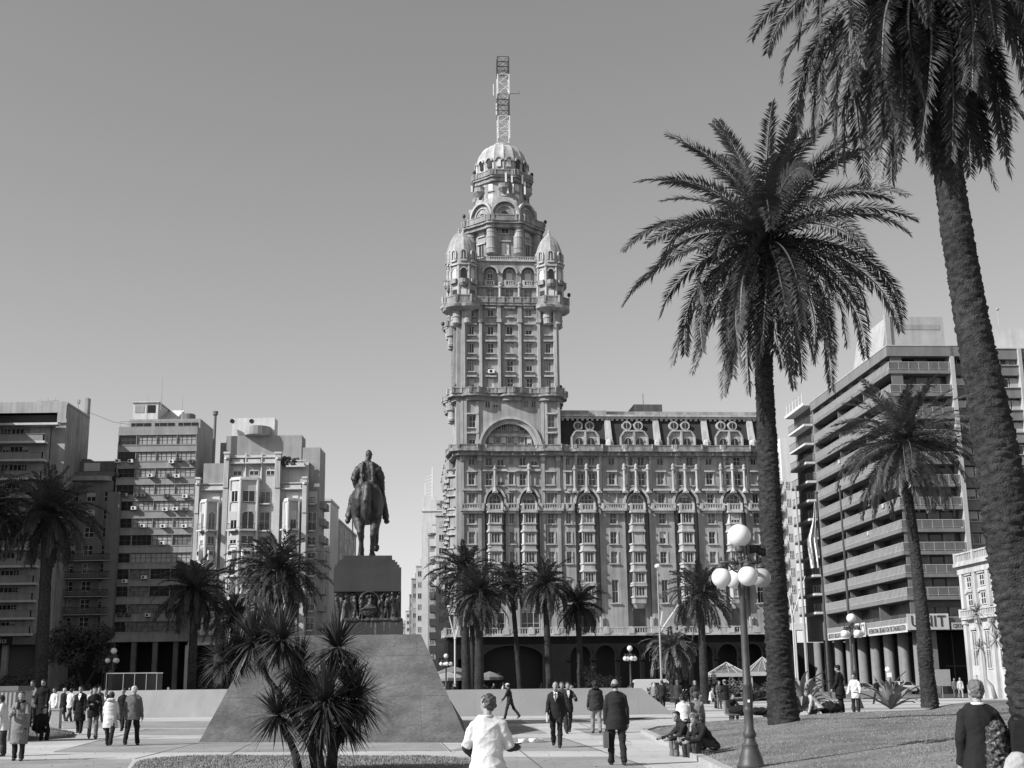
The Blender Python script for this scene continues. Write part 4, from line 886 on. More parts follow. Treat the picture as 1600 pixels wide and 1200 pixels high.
# ---------------- low block between them
FB = Matrix.Translation((W(78, 800, 190).x, 190, 0)); lb = thing('apartment_building', 'lower dark apartment block with rounded cornice squeezed between two taller blocks', 'building', M=FB)
c = lambda x, y, d=0: onf(FB, x, y, d); z_ = lambda y: c(120, y)[1]; xr = c(172, 850)[0]; wl = MB(); wn = Wins(lb); hol = []
for y in (775, 803, 831, 859, 887, 915, 943, 971):
    for x in (3.4, 6.0, 8.6): hol.append((x-.7, x+.7, z_(y+9), z_(y-7))); wn.add(x, z_(y+9), 1.4, z_(y-7)-z_(y+9), .2)
    hol.append((12.1, 12.8, z_(y+7), z_(y-3))); wn.add(12.45, z_(y+7), .7, z_(y-3)-z_(y+7), .2)
wl.wall(0, xr, z_(990), z_(752), hol, .3); wl.box(xr-.02, xr, 0, 8, 0, z_(730))
wl.prism([(-.1, -.9), (xr-2, -.9), (xr-1, -.6), (xr-.3, 0), (xr-.3, 2), (-.1, 2)], z_(752), z_(745), 1); wl.box(0, xr, .3, 8, z_(745), z_(737)); wl.box(1.2, xr-2, 1.5, 7, z_(745), z_(735), 2); wl.box(2.4, xr, 2.2, 8, z_(737), z_(717), 0)
wl.box(0, 4.5, 3, 8, z_(717), z_(712)); wl.box(10.6, xr-.5, -1.0, 0, z_(990), z_(771), 0); wl.box(0, xr, 3, 3.2, 0, z_(990), 2)
wl.build('wall', [M_plaster_d, M_plaster, M_dark], lb)
s_ = MB(); s_.box(c(131, 727, 2)[0], c(156, 727, 2)[0], 2.05, 2.2, z_(733), z_(720)); s_.build('roof_hoarding', M_plaster_w, lb)
for y in (867, 895, 923, 951, 979):
    s_ = MB(); s_.box(1.4, 9.8, -1.3, 0, z_(y+11), z_(y+9.5), 1); rail(s_, (1.5, -1.2), (9.7, -1.2), z_(y+9.5), .95, 0, .3)
    s_.build('balcony', [M_iron, M_plaster], lb)
wn.done()
# ---------------- white deco block with bow windows
FD = Matrix.Translation((W(304, 800, 187).x, 187, 0)); db = thing('deco_building', 'pale art deco apartment block with fluted pylons and bow windows with balconies', 'building', M=FD)
c = lambda x, y, d=0: onf(FD, x, y, d); X = lambda x, y=800: c(x, y)[0]; z_ = lambda y, x=400: c(x, y)[1]; wl = MB(); wn = Wins(db, 100); hol = []
zg = z_(1003)
def deco_bay(xa, xb, ztop_, bow_t, bx0, bx1, asym):
    xm = (bx0+bx1)/2; out = 1.5; ax = bx0+(bx1-bx0)*asym
    P_ = [(bx0, 0), (bx0+.2, -.8), (ax, -out), (bx1-.2, -.8), (bx1, 0)]
    zt_ = z_(bow_t); wl.prism(P_, zg+1, zt_, 0); wl.prism([(p[0]+(p[0]-xm)*.06, p[1]*1.14) for p in P_], zt_, zt_+.25, 1); wl.prism([(p[0], p[1]) for p in P_], zt_+.25, zt_+.5, 1)
    for (y0, y1, k) in LV:
        if y1 < bow_t+4: continue
        for i in (1, 2):
            p, q = Vector(P_[i]+(0,)), Vector(P_[i+1]+(0,)); mid = (p+q)/2; L_ = (q-p).length; ang = math.atan2((q-p).y, (q-p).x)
            T = Matrix.Translation(mid) @ Matrix.Rotation(ang, 4, 'Z'); za, zb = z_(y0), z_(y1); wl.T = T
            hw = L_/2-.28
            wl.box(-hw, hw, -.02, .05, za, zb, 2)
            if k != 'box': wl.box(-hw-.12, -hw+.02, -.12, .05, za, zb, 1); wl.box(hw-.02, hw+.12, -.12, .05, za, zb, 1)
            if k == 'arch': # chamfered head, curved balcony below
                for sg in (-1, 1): wl.yprism([(sg*hw, zb), (sg*(hw-.5), zb), (sg*hw, zb-.6)][::sg], -.06, .02, 1)
                wl.box(-hw-.15, hw+.15, -.75, 0, za-.2, za, 1); rail(wl, (-hw-.1, -.7), (hw+.1, -.7), za, .85, 4, .22, .025)
            if k == 'box': wl.prism([(-hw*.9, 0), (-hw*.7, -.7), (hw*.5, -.7), (hw*.9, 0)], za-.35, za+.15, 1); wl.prism([(-hw*.9, 0), (-hw*.7, -.72), (hw*.5, -.72), (hw*.9, 0)], za+.15, za+1.05, 1); wl.box(-hw*.5, -hw*.05, -.74, -.7, za+.3, za+.9, 3); wl.box(hw*.05, hw*.4, -.74, -.7, za+.3, za+.9, 3)
            wl.T = None
            wn.add(0, za+(.9 if k == 'box' else .1), 2*hw-.1, (zb-za)-(1.0 if k == 'box' else .1), -.06, random.choice(['plain', 'plain', 'curtain', 'shut0.5', 'plain']), mull=(2, 1), T=T)
    for (x, y) in P_[1:4]: wl.lathe([(.2, zg+1), (.2, zt_)], x, y, 6, mi=1)
LV = [(787, 768, 'win'), (829, 800, 'arch'), (852, 838, 'plain'), (872, 856, 'box'), (900, 878, 'arch'), (925, 908, 'box'), (955, 934, 'arch'), (985, 965, 'box')]
tops = [(X(306), X(353), 754, 787), (X(353), X(435), 711, 752), (X(435), X(480), 755, 787)]
wl.box(X(306), X(480), 0, 12, zg, z_(755), 0); wl.box(X(355), X(480), .4, 12, z_(755)+.01, z_(722), 0); wl.box(X(356), X(436), 0, 12, z_(755)+.01, z_(711), 0)
deco_bay(tops[0][0], tops[0][1], 754, 786, X(313), X(344), .42); deco_bay(*tops[1][:2], 711, 752, X(358), X(405), .42); deco_bay(*tops[2][:2], 755, 786, X(443), X(470), .36)
for (xa, xb, y) in ((X(314), X(350), 766), (X(440), X(472), 766), (X(358), X(380), 725), (X(383), X(407), 725), (X(410), X(432), 725), (X(446), X(476), 731)):
    wl.box(xa, xb, -.65, 0, z_(y), z_(y-2), 1); wl.box(xa+.2, xb-.2, -.3, 0, z_(y-2), z_(y-7), 0); wl.box(xa-.1, xb+.1, -.35, 0, z_(y-11), z_(y-9.5), 1)
    if y != 731: wn.add((xa+xb)/2, z_(y+18), (xb-xa)*.62, z_(y+4)-z_(y+18), -.05, 'shut1.0' if y == 766 else 'shut0.5', mull=(2, 2))
for (y0, y1, k) in LV: wn.add(X(414), z_(y0), 1.5, z_(y1)-z_(y0), -.04, rkind(), mull=(2, 2)); wl.box(X(406), X(422), -.6, 0, z_(y0)-.2, z_(y0), 1); rail(wl, (X(406), -.55), (X(422), -.55), z_(y0), .8, 4, .25, .025)
for (xa, xb, yt) in ((306, 312, 746), (349, 357, 707), (429, 438, 708), (473, 480, 747)):
    a_, b_ = X(xa), X(xb); wl.box(a_, b_, -.9, 0, zg, z_(yt+3), 0); wl.box(a_-.1, b_+.1, -1.0, 0, z_(yt+3), z_(yt), 1); m__ = (a_+b_)/2
    wl.lathe([(.3, z_(yt+12)), (.3, z_(yt+9))], m__, -.9, 8, mi=1)
    for k in range(4): xx = a_+(b_-a_)*(.14+.24*k); wl.box(xx-.07, xx+.07, -1.02, -.9, z_(yt+56), z_(yt+14), 1)
for k in range(3): wl.box(X(381)+k*X(407)-k*X(382), X(382.5)+k*X(407)-k*X(382), -.3, 0, z_(752), z_(711)+.3, 1)
# right part and the flank towards the avenue
wl.box(X(480), X(497), .8, 6.2, 0, z_(722, 480), 5)
for (y0, y1, k) in LV: wn.add(X(487), z_(y0), 1.3, z_(y1)-z_(y0), .76, rkind(), mull=(2, 2)); wl.box(X(483), X(491), .1, .8, z_(y0)-.2, z_(y0), 1); rail(wl, (X(483), .15), (X(491), .15), z_(y0), .85, 4, .25, .025)
for y in (790, 817, 844, 871, 898, 925, 952, 979):
    for d in (1.5, 4.3): wl.box(X(497)+.01, X(497)+.8, d, d+1.6, z_(y)-.3, z_(y)+.7, 5)
wl.build('wall', [M_plaster_l, M_plaster_w, M_dark, M_glass, M_iron, M_plaster], db)
r_ = MB(); r_.box(X(338, 700), X(460, 700), 6.4, 10, z_(755), c(400, 680, 6)[1]); r_.box(X(460, 700)+.01, X(490, 700), 6.5, 12, z_(755), c(470, 704, 9)[1]); r_.box(X(326, 700), X(338, 700)-.01, 7.5, 10, z_(755), c(330, 692, 7.5)[1]); r_.box(X(312), X(351), 1.2, 6.2, z_(755), z_(721)); r_.build('upper_storeys', M_plaster, db)
r_ = MB(); r_.box(X(345, 700), X(414, 700), 7, 9.6, c(400, 680, 6)[1], c(400, 657, 9)[1]); 
for px_ in (367, 397): r_.yprism(arc(c(px_, 662, 9)[0], c(px_, 662, 9)[1], .35, .35, 12, 0, 2*PI)[:-1], 6.95, 7.0, 1)
r_.lathe([(2.0, c(400, 680, 6)[1]), (2.0, c(400, 671, 8)[1])], c(406, 675, 8)[0], 6.6, 18, mi=2); r_.build('penthouse', [M_plaster_w, M_dark, M_plaster], db)
r_ = MB(); x = c(336, 660, 5)[0]; r_.lathe([(.22, z_(720)), (.22, c(336, 650, 5)[1]), (.4, c(336, 648, 5)[1]), (.45, c(336, 643, 5)[1]), (.2, c(336, 642, 5)[1])], x, 5, 10); r_.build('chimney_pipe', M_plaster_d, db)
r_ = MB()
for i in range(26):
    xx = X(430)+random.uniform(0, 3.4); r_.ell((xx, -.1+random.uniform(-.4, .4), z_(724)+random.uniform(-.3, .9)), (.35, .3, .3), 6, 4)
r_.build('roof_plants', mat('leaf_dark', .05, .8, .4, 3), db)
s_ = MB(); s_.box(X(306), X(480), -1.4, 0, zg-.4, zg, 0); s_.box(X(306), X(480), 3, 3.2, 0, zg, 1)
for x in (308, 352, 395, 436, 476): s_.box(X(x)-.6, X(x)+.6, -1, 0, 0, zg-.4, 0)
s_.build('ground_storey', [M_plaster_l, M_dark], db)
wn.done()
# ---------------- slim slabs at the corner of the avenue and beyond
def simple_block(label, X0, X1, Y0, Y1, zt, M, rows=0, cols=0, side='L', scols=3, M2=None, balc=False, name='building', roofbox=True):
    t = thing('building', label, 'building', loc=((X0+X1)/2, Y0, 0)); o0 = t.location; w_ = X1-X0; b = MB(); b.box(-w_/2, w_/2, 0, Y1-Y0, 0, zt, 0); b.box(-w_/2-.15, w_/2+.15, -.2, Y1-Y0, zt, zt+.4, 0)
    if roofbox: b.box(-w_/4, w_/4, 2, 5, zt+.4, zt+2.4, 0)
    b.build('wall', M, t); wn = Wins(t, 60)
    fh = zt/(rows+1) if rows else 1
    for r in range(rows):
        z = fh*(r+1)-fh*.0+.3
        for k in range(cols): wn.add(-w_/2+w_*(k+.5)/cols, z, w_/cols*.5, fh*.5, -.05)
        if scols:
            T = Matrix(((0,1,0,-w_/2),(-1,0,0,Y1-Y0),(0,0,1,0),(0,0,0,1))) if side == 'L' else Matrix(((0,-1,0,w_/2),(1,0,0,0),(0,0,1,0),(0,0,0,1)))
            for k in range(scols):
                u = (Y1-Y0)*(k+.5)/scols; wn.add(u, z, min(2.0, (Y1-Y0)/scols*.5), fh*.5, -.05, T=T)
    wn.done()
    if balc:
        for r in range(rows):
            z = fh*(r+1); b = MB(); sx = -1 if side == 'L' else 1
            for k in range(balc): u = (Y1-Y0)*(k+.5)/balc; b.box(min(sx*w_/2, sx*(w_/2+1.4)), max(sx*w_/2, sx*(w_/2+1.4)), u-2.1, u+2.1, z, z+.22); b.box(sx*(w_/2+1.4)-.06, sx*(w_/2+1.4)+.06, u-2.1, u+2.1, z+.22, z+1.25); b.box(min(sx*w_/2, sx*(w_/2+1.34)), max(sx*w_/2, sx*(w_/2+1.34)), u-2.1, u-2.0, z+.221, z+1.25)
            b.build('balcony', M2 or M, t)
    return t
def blk(label, pxa, pxb, py, Y0, Y1, *a, **k): return simple_block(label, W(pxa, 900, Y0).x, W(pxb, 900, Y0).x, Y0, Y1, W((pxa+pxb)/2, py, Y0).z, *a, **k)
blk('slim blank pale slab block just right of the deco block', 499, 514, 783, 212, 222, M_plaster_l, 0, 0, scols=0, roofbox=False)
blk('narrow grey block with rounded shoulder behind the slim pale slab', 508, 527, 814, 224, 250, M_plaster, 12, 1, side='R', scols=4, roofbox=False)
blk('small distant block peeping out left of the dark pedestal', 522, 533, 856, 262, 290, M_plaster_l, 9, 1, side='R', roofbox=False)
blk('balconied white apartment block on the avenue next to the palace flank', 681, 716, 806, 222, 252, M_plaster_l, 12, 2, side='L', scols=4, M2=M_plaster_w, balc=2)
t = blk('tall white tower block with a round drum on its roof', 659, 697, 799, 300, 340, M_plaster_w, 14, 0, side='L', scols=6, M2=M_plaster_w, roofbox=False)
zt_ = W(678, 799, 300).z; b = MB(); b.lathe([(2.2, zt_+.3), (2.2, zt_+.9), (2.0, zt_+1.0), (2.0, zt_+2.0), (2.3, zt_+2.1), (2.3, zt_+2.8)], .6, 4, 20)
for i in range(7): b.box(-2.7+i*.5, -2.5+i*.5, -.1, .1, zt_+2.9, zt_+3.8)
b.box(-2.8, .6, -.1, .3, zt_+.4, zt_+2.9); b.build('roof_drum', M_plaster_w, t)
b = MB(); b.tube([(-.6, 3, zt_+2.5), (-.6, 3, zt_+11)], .12, 5); b.tube([(-2.3, 3, zt_+2.5), (-2.3, 3, zt_+7)], .1, 5)
for k in range(8): b.tube([(-2.4, 3, zt_+3+k*.8), (-.6, 3, zt_+3.5+k*.8)], .05, 4)
b.build('roof_mast', M_white, t)
blk('grey mid height block with vertical sign on the avenue', 669, 690, 836, 262, 292, M_plaster, 9, 2, side='L', scols=4)
blk('dark narrow block rising behind the palace flank', 698, 716, 784, 246, 262, M_plaster_d, 0, 0, scols=0, roofbox=False)
for i, (pa, pb2, py, Y0, Y1, M, lab) in enumerate([(650, 672, 885, 380, 430, M_plaster_l, 'pale stepped block further down the avenue'), (643, 663, 905, 460, 520, M_plaster, 'darker tall block far down the avenue'), (640, 656, 930, 560, 640, M_plaster_d, 'thin dark slab block far down the avenue'), (634, 650, 955, 680, 800, M_plaster_l, 'most distant pale block at the end of the avenue'), (628, 640, 975, 860, 960, M_plaster, 'low hazy block closing the avenue')]):
    blk(lab, pa, pb2, py, Y0, Y1, M, 10, 2, side='L', scols=6)
# ---------------- the big modern block on the right
Yc = 145.0; XF = 43.9
FF = Matrix.Translation((XF, Yc, 0)) @ Matrix.Rotation(R(3.5), 4, 'Z'); fb = thing('modern_apartment_building', 'large modern block with long railed balconies above a row of round columns', 'building', M=FF)
c = lambda x, y, d=0: onf(FF, x, y, d); z_ = lambda y, x=1400: c(x, y)[1]; LEN = 31; xe = 24.0
zR = z_(541); zsoff = z_(985, 1420); fh = (z_(561, 1500)-z_(843, 1500))/8
z0s = [zsoff+.0]; floors = [z_(578+35.3*i, 1460) for i in range(11)]   # balcony floor levels
M_modern = mat('modern_concrete', .18, .85, .1, .8, streak=.12); M_modern_l = mat('modern_concrete_light', .40, .8, .08, 1, streak=.1); M_railg = mat('rail_mesh', .30, .6, .1); M_glz = mat('dark_glazing', .06, .25, .6, .5, spec=.5)
wl = MB(); floors = [f for f in floors if f > zsoff+.6]; bot = min(floors)
wl.box(1.6, xe, 1.6, LEN, zsoff, zR-1.0, 1)                                       # glazed core
wl.box(-.1, 11.0, -.1, LEN+.2, zR-1.2, zR, 0); wl.box(9.4, xe, .9, LEN, zR-1.3, zR-.05, 0); wl.box(-.15, 11.05, -.15, LEN+.3, zR, zR+.12, 2); wl.box(9.3, xe, .8, LEN, zR-.05, zR+.08, 2)
xw = 7.4                                                                            # where the balconies of the front end
for f in floors+[zsoff+.45]:
    wl.box(0, xw, 0, LEN, f-.42, f, 0)
    wl.box(xw+.5, xe, .9, LEN, f-.42, f+.75, 0)
    wl.box(xw+.5, xe, .75, 1.0, f+.75, f+.83, 2)
wl.box(xw, xw+.5, -.1, 3, zsoff, zR-.01, 2); wl.box(xw+8.6, xw+9.0, .6, 3, zsoff, zR-.01, 2)
for k in range(0, 4): y = LEN*k/3; wl.box(.35, 1.7, y-.1 if k else .15, y+.1 if k else .3, zsoff, zR-1.2, 3)
wl.box(0, xe, 0, LEN, zsoff, zsoff+.02, 3)
wl.build('structure_frame', [M_modern, M_glz, M_modern_l, mat('modern_dark', .15, .8)], fb)
wn = Wins(fb, 100)
for i, f in enumerate(floors+[zsoff+.45]):
    b = MB(); rail(b, (.05, .05), (.05, LEN), f, .95, 0, .42, .035, glass=1); rail(b, (.05, .05), (xw, .05), f, .95, 0, 1.2, .03, glass=1)
    b.build('balcony_railing', [M_modern_l, mat('smoked_balustrade', .12, .4, .2, 1)], fb)
    h_ = fh-.42-.75-.1
    for k in range(5): wn.add(xw+1.4+k*1.75, f+.84, 1.6, min(h_, 1.2), 1.45, random.choice(['shut1.0', 'shut1.0', 'shut0.7', 'plain', 'curtain']), mull=(2, 1))
    for k in range(3): wn.add(xw+10.4+k*1.9, f+.84, 1.7, min(h_, 1.2), 1.45, random.choice(['shut1.0', 'shut0.7', 'plain']), mull=(2, 1))
    for k in range(3): wn.add(2.9+k*1.55, f+.05, 1.5, fh-.5, 1.5, random.choice(['plain', 'plain', 'curtain']), mull=(1, 1), fr=M_frame_d)
wn.done()
# things on the balconies and soffit strips painted white as sunlit openings
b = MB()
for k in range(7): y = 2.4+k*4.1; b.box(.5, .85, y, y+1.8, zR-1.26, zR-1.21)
b.build('soffit_sunlit_strip', M_white, fb)
for (y, px_) in ((9, 2), (20, 3), (11, 7), (5, 6)):
    if px_ < len(floors): b = MB(); b.box(-.12, -.0, y, y+random.uniform(.3, .7), floors[px_]+.45, floors[px_]+.93); b.build('hung_laundry', M_plaster_l, fb)
# far wing with single balconies
wgb = MB(); zw = c(1250, 640, LEN+5)[1]; wgb.box(.3, 12, LEN+.3, LEN+10, zsoff, zw-.4, 0); wgb.box(-1.1, 12, LEN+.3, LEN+10, zw-.4, zw, 1)
wgb.build('rear_wing', [M_modern, M_plaster_w], fb)
for f in floors:
    if f < zw-2: b = MB(); b.box(-1.0, .3, LEN+.8, LEN+9, f-.3, f, 0); rail(b, (-.95, LEN+.85), (-.95, LEN+9), f, 1.0, 1, .6, .03); rail(b, (-.95, LEN+.85), (.3, LEN+.85), f, 1.0, 1, .25, .03); b.box(.24, .3, LEN+2, LEN+8.5, f+.1, f+2.0, 1); b.build('balcony', [M_plaster_w, M_iron], fb)
b = MB()
for k in range(6): b.tube([(-1, LEN+1+k*1.6, zw), (-1, LEN+1+k*1.6, zw+1.5)], .05, 4)
b.tube([(-1, LEN+1, zw+1.5), (-1, LEN+9, zw+1.5)], .06, 4); b.tube([(-1, LEN+1, zw+.8), (-1, LEN+9, zw+.8)], .05, 4); b.build('roof_railing', M_plaster_w, fb)
for k in range(9):
    b = MB(); y = 3.5+k*4.9; b.lathe([(.72, 0), (.66, .2), (.62, zsoff-.02)], 2.2, y, 16); b.build('column', mat('column_concrete', .21, .85, .12, 1.5, streak=.2), fb, smooth=True, angle=40)
b = MB(); b.box(1.5, 3.3, .8, 2.4, 0, zsoff-.01); b.build('corner_pillar', M_modern, fb)
b = MB(); b.lathe([(.8, 0), (.8, zsoff)], 14.5, 2.5, 16); b.build('column', M_modern, fb, smooth=True, angle=40)
b = MB(); b.box(6.5, xe, 7, 7.2, 0, zsoff, 0); b.box(7, 7.2, 7, LEN+12, 0, zsoff, 0); b.box(-1, 7, LEN+12, LEN+12.2, 0, zsoff, 0)
for k in range(8): b.box(7.5+k*2, 7.58+k*2, 6.95, 7.0, 0, zsoff, 1)
b.box(6.5, xe, 6.94, 7, 3.0, 3.08, 1); b.build('shopfront', [M_dark, mat('modern_dark', .09)], fb)
r_ = MB(); za, zb = zR+.1, c(1420, 495, 3)[1]; xa, xb = .5, c(1475, 520, 3)[0]
r_.add([(xa,3,za),(xb,3,za),(xb,14,za),(xa,14,za),(xa+.9,3,zb),(xb,3,zb),(xb,14,zb),(xa+.9,14,zb)], [(0,3,2,1),(4,5,6,7),(0,1,5,4),(1,2,6,5),(2,3,7,6),(3,0,4,7)], 0)
r_.box(xa+2.0, xb-.5, 2.96, 3, zb-1.6, zb-1.0, 1); r_.box(xa+.6, xa+1.2, 2.8, 3.3, za, zb+.3, 0); r_.build('roof_house', [mat('roof_house_plaster', .36, .9, .1, 1, streak=.12), M_plaster], fb)
r_ = MB(); xa = c(1548, 520, 3)[0]; r_.box(xa, xe, 3, 12, za, c(1580, 514, 3)[1]); r_.build('roof_house', M_plaster_l, fb)
b = MB(); b.tube([(xa+1.6, 4, zb-.8), (xa+1.6, 4, zb+1.2)], .05, 4); b.ell((xa+1.6, 4, zb+1.3), (.2, .2, .2), 8, 6); b.build('aerial', M_steel, fb)
# banners on the fascia
zb0 = zsoff-.15; TLf = Matrix(((0,1,0,0),(-1,0,0,LEN),(0,0,1,0),(0,0,0,1)))
def banner(u0, u1, z0, z1, txt, T, mt, ink, size, y=-.12):
    s = MB(); s.T = T; s.box(u0, u1, y, y+.06, z0, z1); o = s.build('banner', mt, fb)
    t = text(txt, size, T @ Matrix.Translation(((u0+u1)/2, y-.02, (z0+z1)/2)) @ RX, fb, 'sign_lettering', ink, w_=(u1-u0)*.94)
M_ink = mat('sign_ink', .05, .7)
banner(LEN-13.6, LEN-.4, zb0, zb0+.95, 'INTERNATIONAL ORGANIZATION FOR STANDARDIZATION', TLf, M_plaster_l, M_ink, .85)
banner(LEN-30, LEN-18.5, zb0, zb0+.95, 'INSTITUTO URUGUAYO DE NORMAS TECNICAS', TLf, M_plaster_l, M_ink, .85)
for u in (LEN-17.6, LEN-15.4): # two square emblems between the banners
    s = MB(); s.T = TLf; s.box(u-.75, u+.75, -.13, -.07, zb0, zb0+1.7, 0); s.box(u-.6, u+.6, -.15, -.13, zb0+.15, zb0+1.5, 1)
    s.yprism([(p[0], p[1]) for p in arc(u, zb0+.8, .4, .5, 16, 0, 2*PI)[:-1]], -.17, -.15, 0); s.build('emblem', [M_plaster_w, M_plaster_d], fb)
s = MB(); s.box(-.3, 4.4, -.35, -.2, zb0+.2, zb0+1.95); s.build('corner_sign', M_plaster_l, fb)
text('UNIT', 1.75, Matrix.Translation((2.05, -.38, zb0+1.08)) @ RX, fb, 'sign_lettering', M_ink, .03, w_=4.0)
banner(4.7, 10.9, zb0+.2, zb0+.95, 'CERTIFICACION - CAPACITACION', Matrix.Identity(4), M_modern_l, M_ink, .62, y=-.3)
# ---------------- white balconied building beyond the palm, and the small classical one on the right
FG = Matrix.Translation((W(1211, 900, 177).x, 177, 0)); gb = thing('balcony_building', 'bright white building with stacked curved balconies seen between palm trunk and modern block', 'building', M=FG)
c = lambda x, y, d=0: onf(FG, x, y, d); z_ = lambda y: c(1225, y)[1]; wl = MB(); wl.box(0, 2.4, 0, 6, z_(975), z_(752), 0); wl.box(1.7, 2.9, -.5, 6.5, z_(975), z_(685), 0); wl.box(-.1, 1.69, -.6, 3, z_(757), z_(752), 0); wl.box(0, 1.69, .5, 5, z_(752), z_(705), 1)
wl.box(0, 2.9, 2, 2.3, 0, z_(985), 2); wl.box(-.2, 3.6, -1.2, 2, z_(985), z_(975), 0)
for x in (.2, 1.8, 3.2): wl.box(x, x+.3, -1.2, -.7, 0, z_(985), 0)
wl.build('wall', [M_plaster_w, M_plaster_l, M_dark], gb); wn = Wins(gb)
for y in (772, 799, 826, 853, 880, 907, 934, 961):
    b = MB(); b.prism([(-.1, 0), (0, -.7), (.4, -1.0), (1.2, -1.0), (1.6, -.7), (1.69, 0)], z_(y)-.25, z_(y), 0); rail(b, (0, -.68), (.4, -.95), z_(y), .9, 1, .2, .025); rail(b, (.4, -.95), (1.2, -.95), z_(y), .9, 1, .2, .025); rail(b, (1.2, -.95), (1.6, -.68), z_(y), .9, 1, .2, .025)
    b.build('balcony', [M_plaster_w, M_iron], gb); wn.add(.8, z_(y)+.05, .9, 1.7, -.05, 'plain'); wn.add(2.3, z_(y)+.6, .5, 1.1, -.55)
wn.done()
FH = Matrix.Translation((W(1598, 950, 104).x, 104, 0)) @ Matrix.Rotation(R(3.5), 4, 'Z'); hb_ = thing('classical_building', 'low bright white classical building with balustrade and pilasters partly behind the thick palm trunk', 'building', M=FH)
DH = 11.5; c = lambda x, y, d=0: onf(FH, x, y, d); z_ = lambda y: onf(FH, 1545, y, 8)[1]; wl = MB()
wl.box(0, 9, 0, DH, 0, z_(893), 0); wl.box(-.6, 9.6, -.6, DH+.3, z_(881), z_(876), 0); wl.box(-.3, 9.3, -.3, DH+.2, z_(893), z_(881), 0); wl.box(-.4, 9.4, -.4, DH, z_(966), z_(962), 0); wl.box(-.12, 9.1, -.12, DH, z_(925), z_(918), 0)
balustrade(wl, [(-.4, DH), (-.4, DH*.66), (-.4, DH*.33), (-.4, -.4), (9, -.4)], z_(876), z_(860), t=.12); TH = Matrix(((0,1,0,0),(-1,0,0,DH),(0,0,1,0),(0,0,0,1))); wn = Wins(hb_)
wl.T = TH
balustrade(wl, [(0, -.35), (3.8, -.35), (7.6, -.35), (DH, -.35)], z_(962), z_(950), t=.1)
for i in range(5):
    x = .1+i*2.72; wl.box(x, x+.55, -.28, 0, 0, z_(966)-.01, 0); wl.box(x, x+.55, -.28, 0, z_(948), z_(893)-.01, 0); wl.box(x-.1, x+.65, -.36, 0, z_(973), z_(968), 0); wl.box(x-.1, x+.65, -.36, 0, 0, .8, 0)
    if i < 4:
        for (yb, yt) in ((945, 925), (916, 898), (1045, 985)): wn.add(x+1.62, z_(yb), 1.0, z_(yt)-z_(yb), -.06, 'plain' if yb < 1000 else 'curtain', T=TH); wl.box(x+.95, x+2.3, -.22, 0, z_(yt)+.1, z_(yt)+.3, 0)
wl.T = None
wl.build('wall', mat('whitewash', .44, .9, .10, .9, streak=.2, var2=.1), hb_); wn.done()
# ---------------- the row on the plaza's left side, just outside the picture: it shades the left corner
sd = thing('apartment_row', 'long apartment row on the left side of the plaza', 'building', loc=(-84, 62, 0)); b = MB()
b.box(-8, 8, -8, 38, 0, 54); b.box(-8, 8, 38.01, 122, 0, 42); b.build('wall', M_plaster, sd)
for k in range(12): b = MB(); b.box(8, 8.7, -7, 121, 3+k*2.9, 3.25+k*2.9); b.build('balcony', M_plaster_l, sd)
# ================================================================ palms and other plants
M_frond = mat('palm_leaf', .06, .36, .35, 3, spec=.55)
M_frond_far = mat('palm_leaf_far', .045, .6, .35, 2, spec=.35)
M_dead = mat('dry_palm_leaf', .19, .7, .25, 3)
M_bark = mat('palm_bark', .037, .95, .6, 9, bump=.05, bscale=30, var2=.3, scale2=.8, spec=.15)
M_leaf = mat('shrub_leaf', .05, .6, .4, 2, spec=.3); M_leaf_l = mat('shrub_leaf_pale', .12, .6, .35, 2)
def mesh_np(name, V, F, mats, mi=None, smooth=False):
    me = bpy.data.meshes.new(name); n = len(V); k = F.shape[1]; me.vertices.add(n); me.vertices.foreach_set('co', V.astype(np.float32).ravel())
    me.loops.add(F.size); me.loops.foreach_set('vertex_index', F.ravel().astype(np.int32)); me.polygons.add(len(F))
    me.polygons.foreach_set('loop_start', np.arange(0, F.size, k, dtype=np.int32)); me.polygons.foreach_set('loop_total', np.full(len(F), k, np.int32))
    for M in mats: me.materials.append(M)
    if mi is not None: me.polygons.foreach_set('material_index', mi.astype(np.int32))
    me.update(); return me
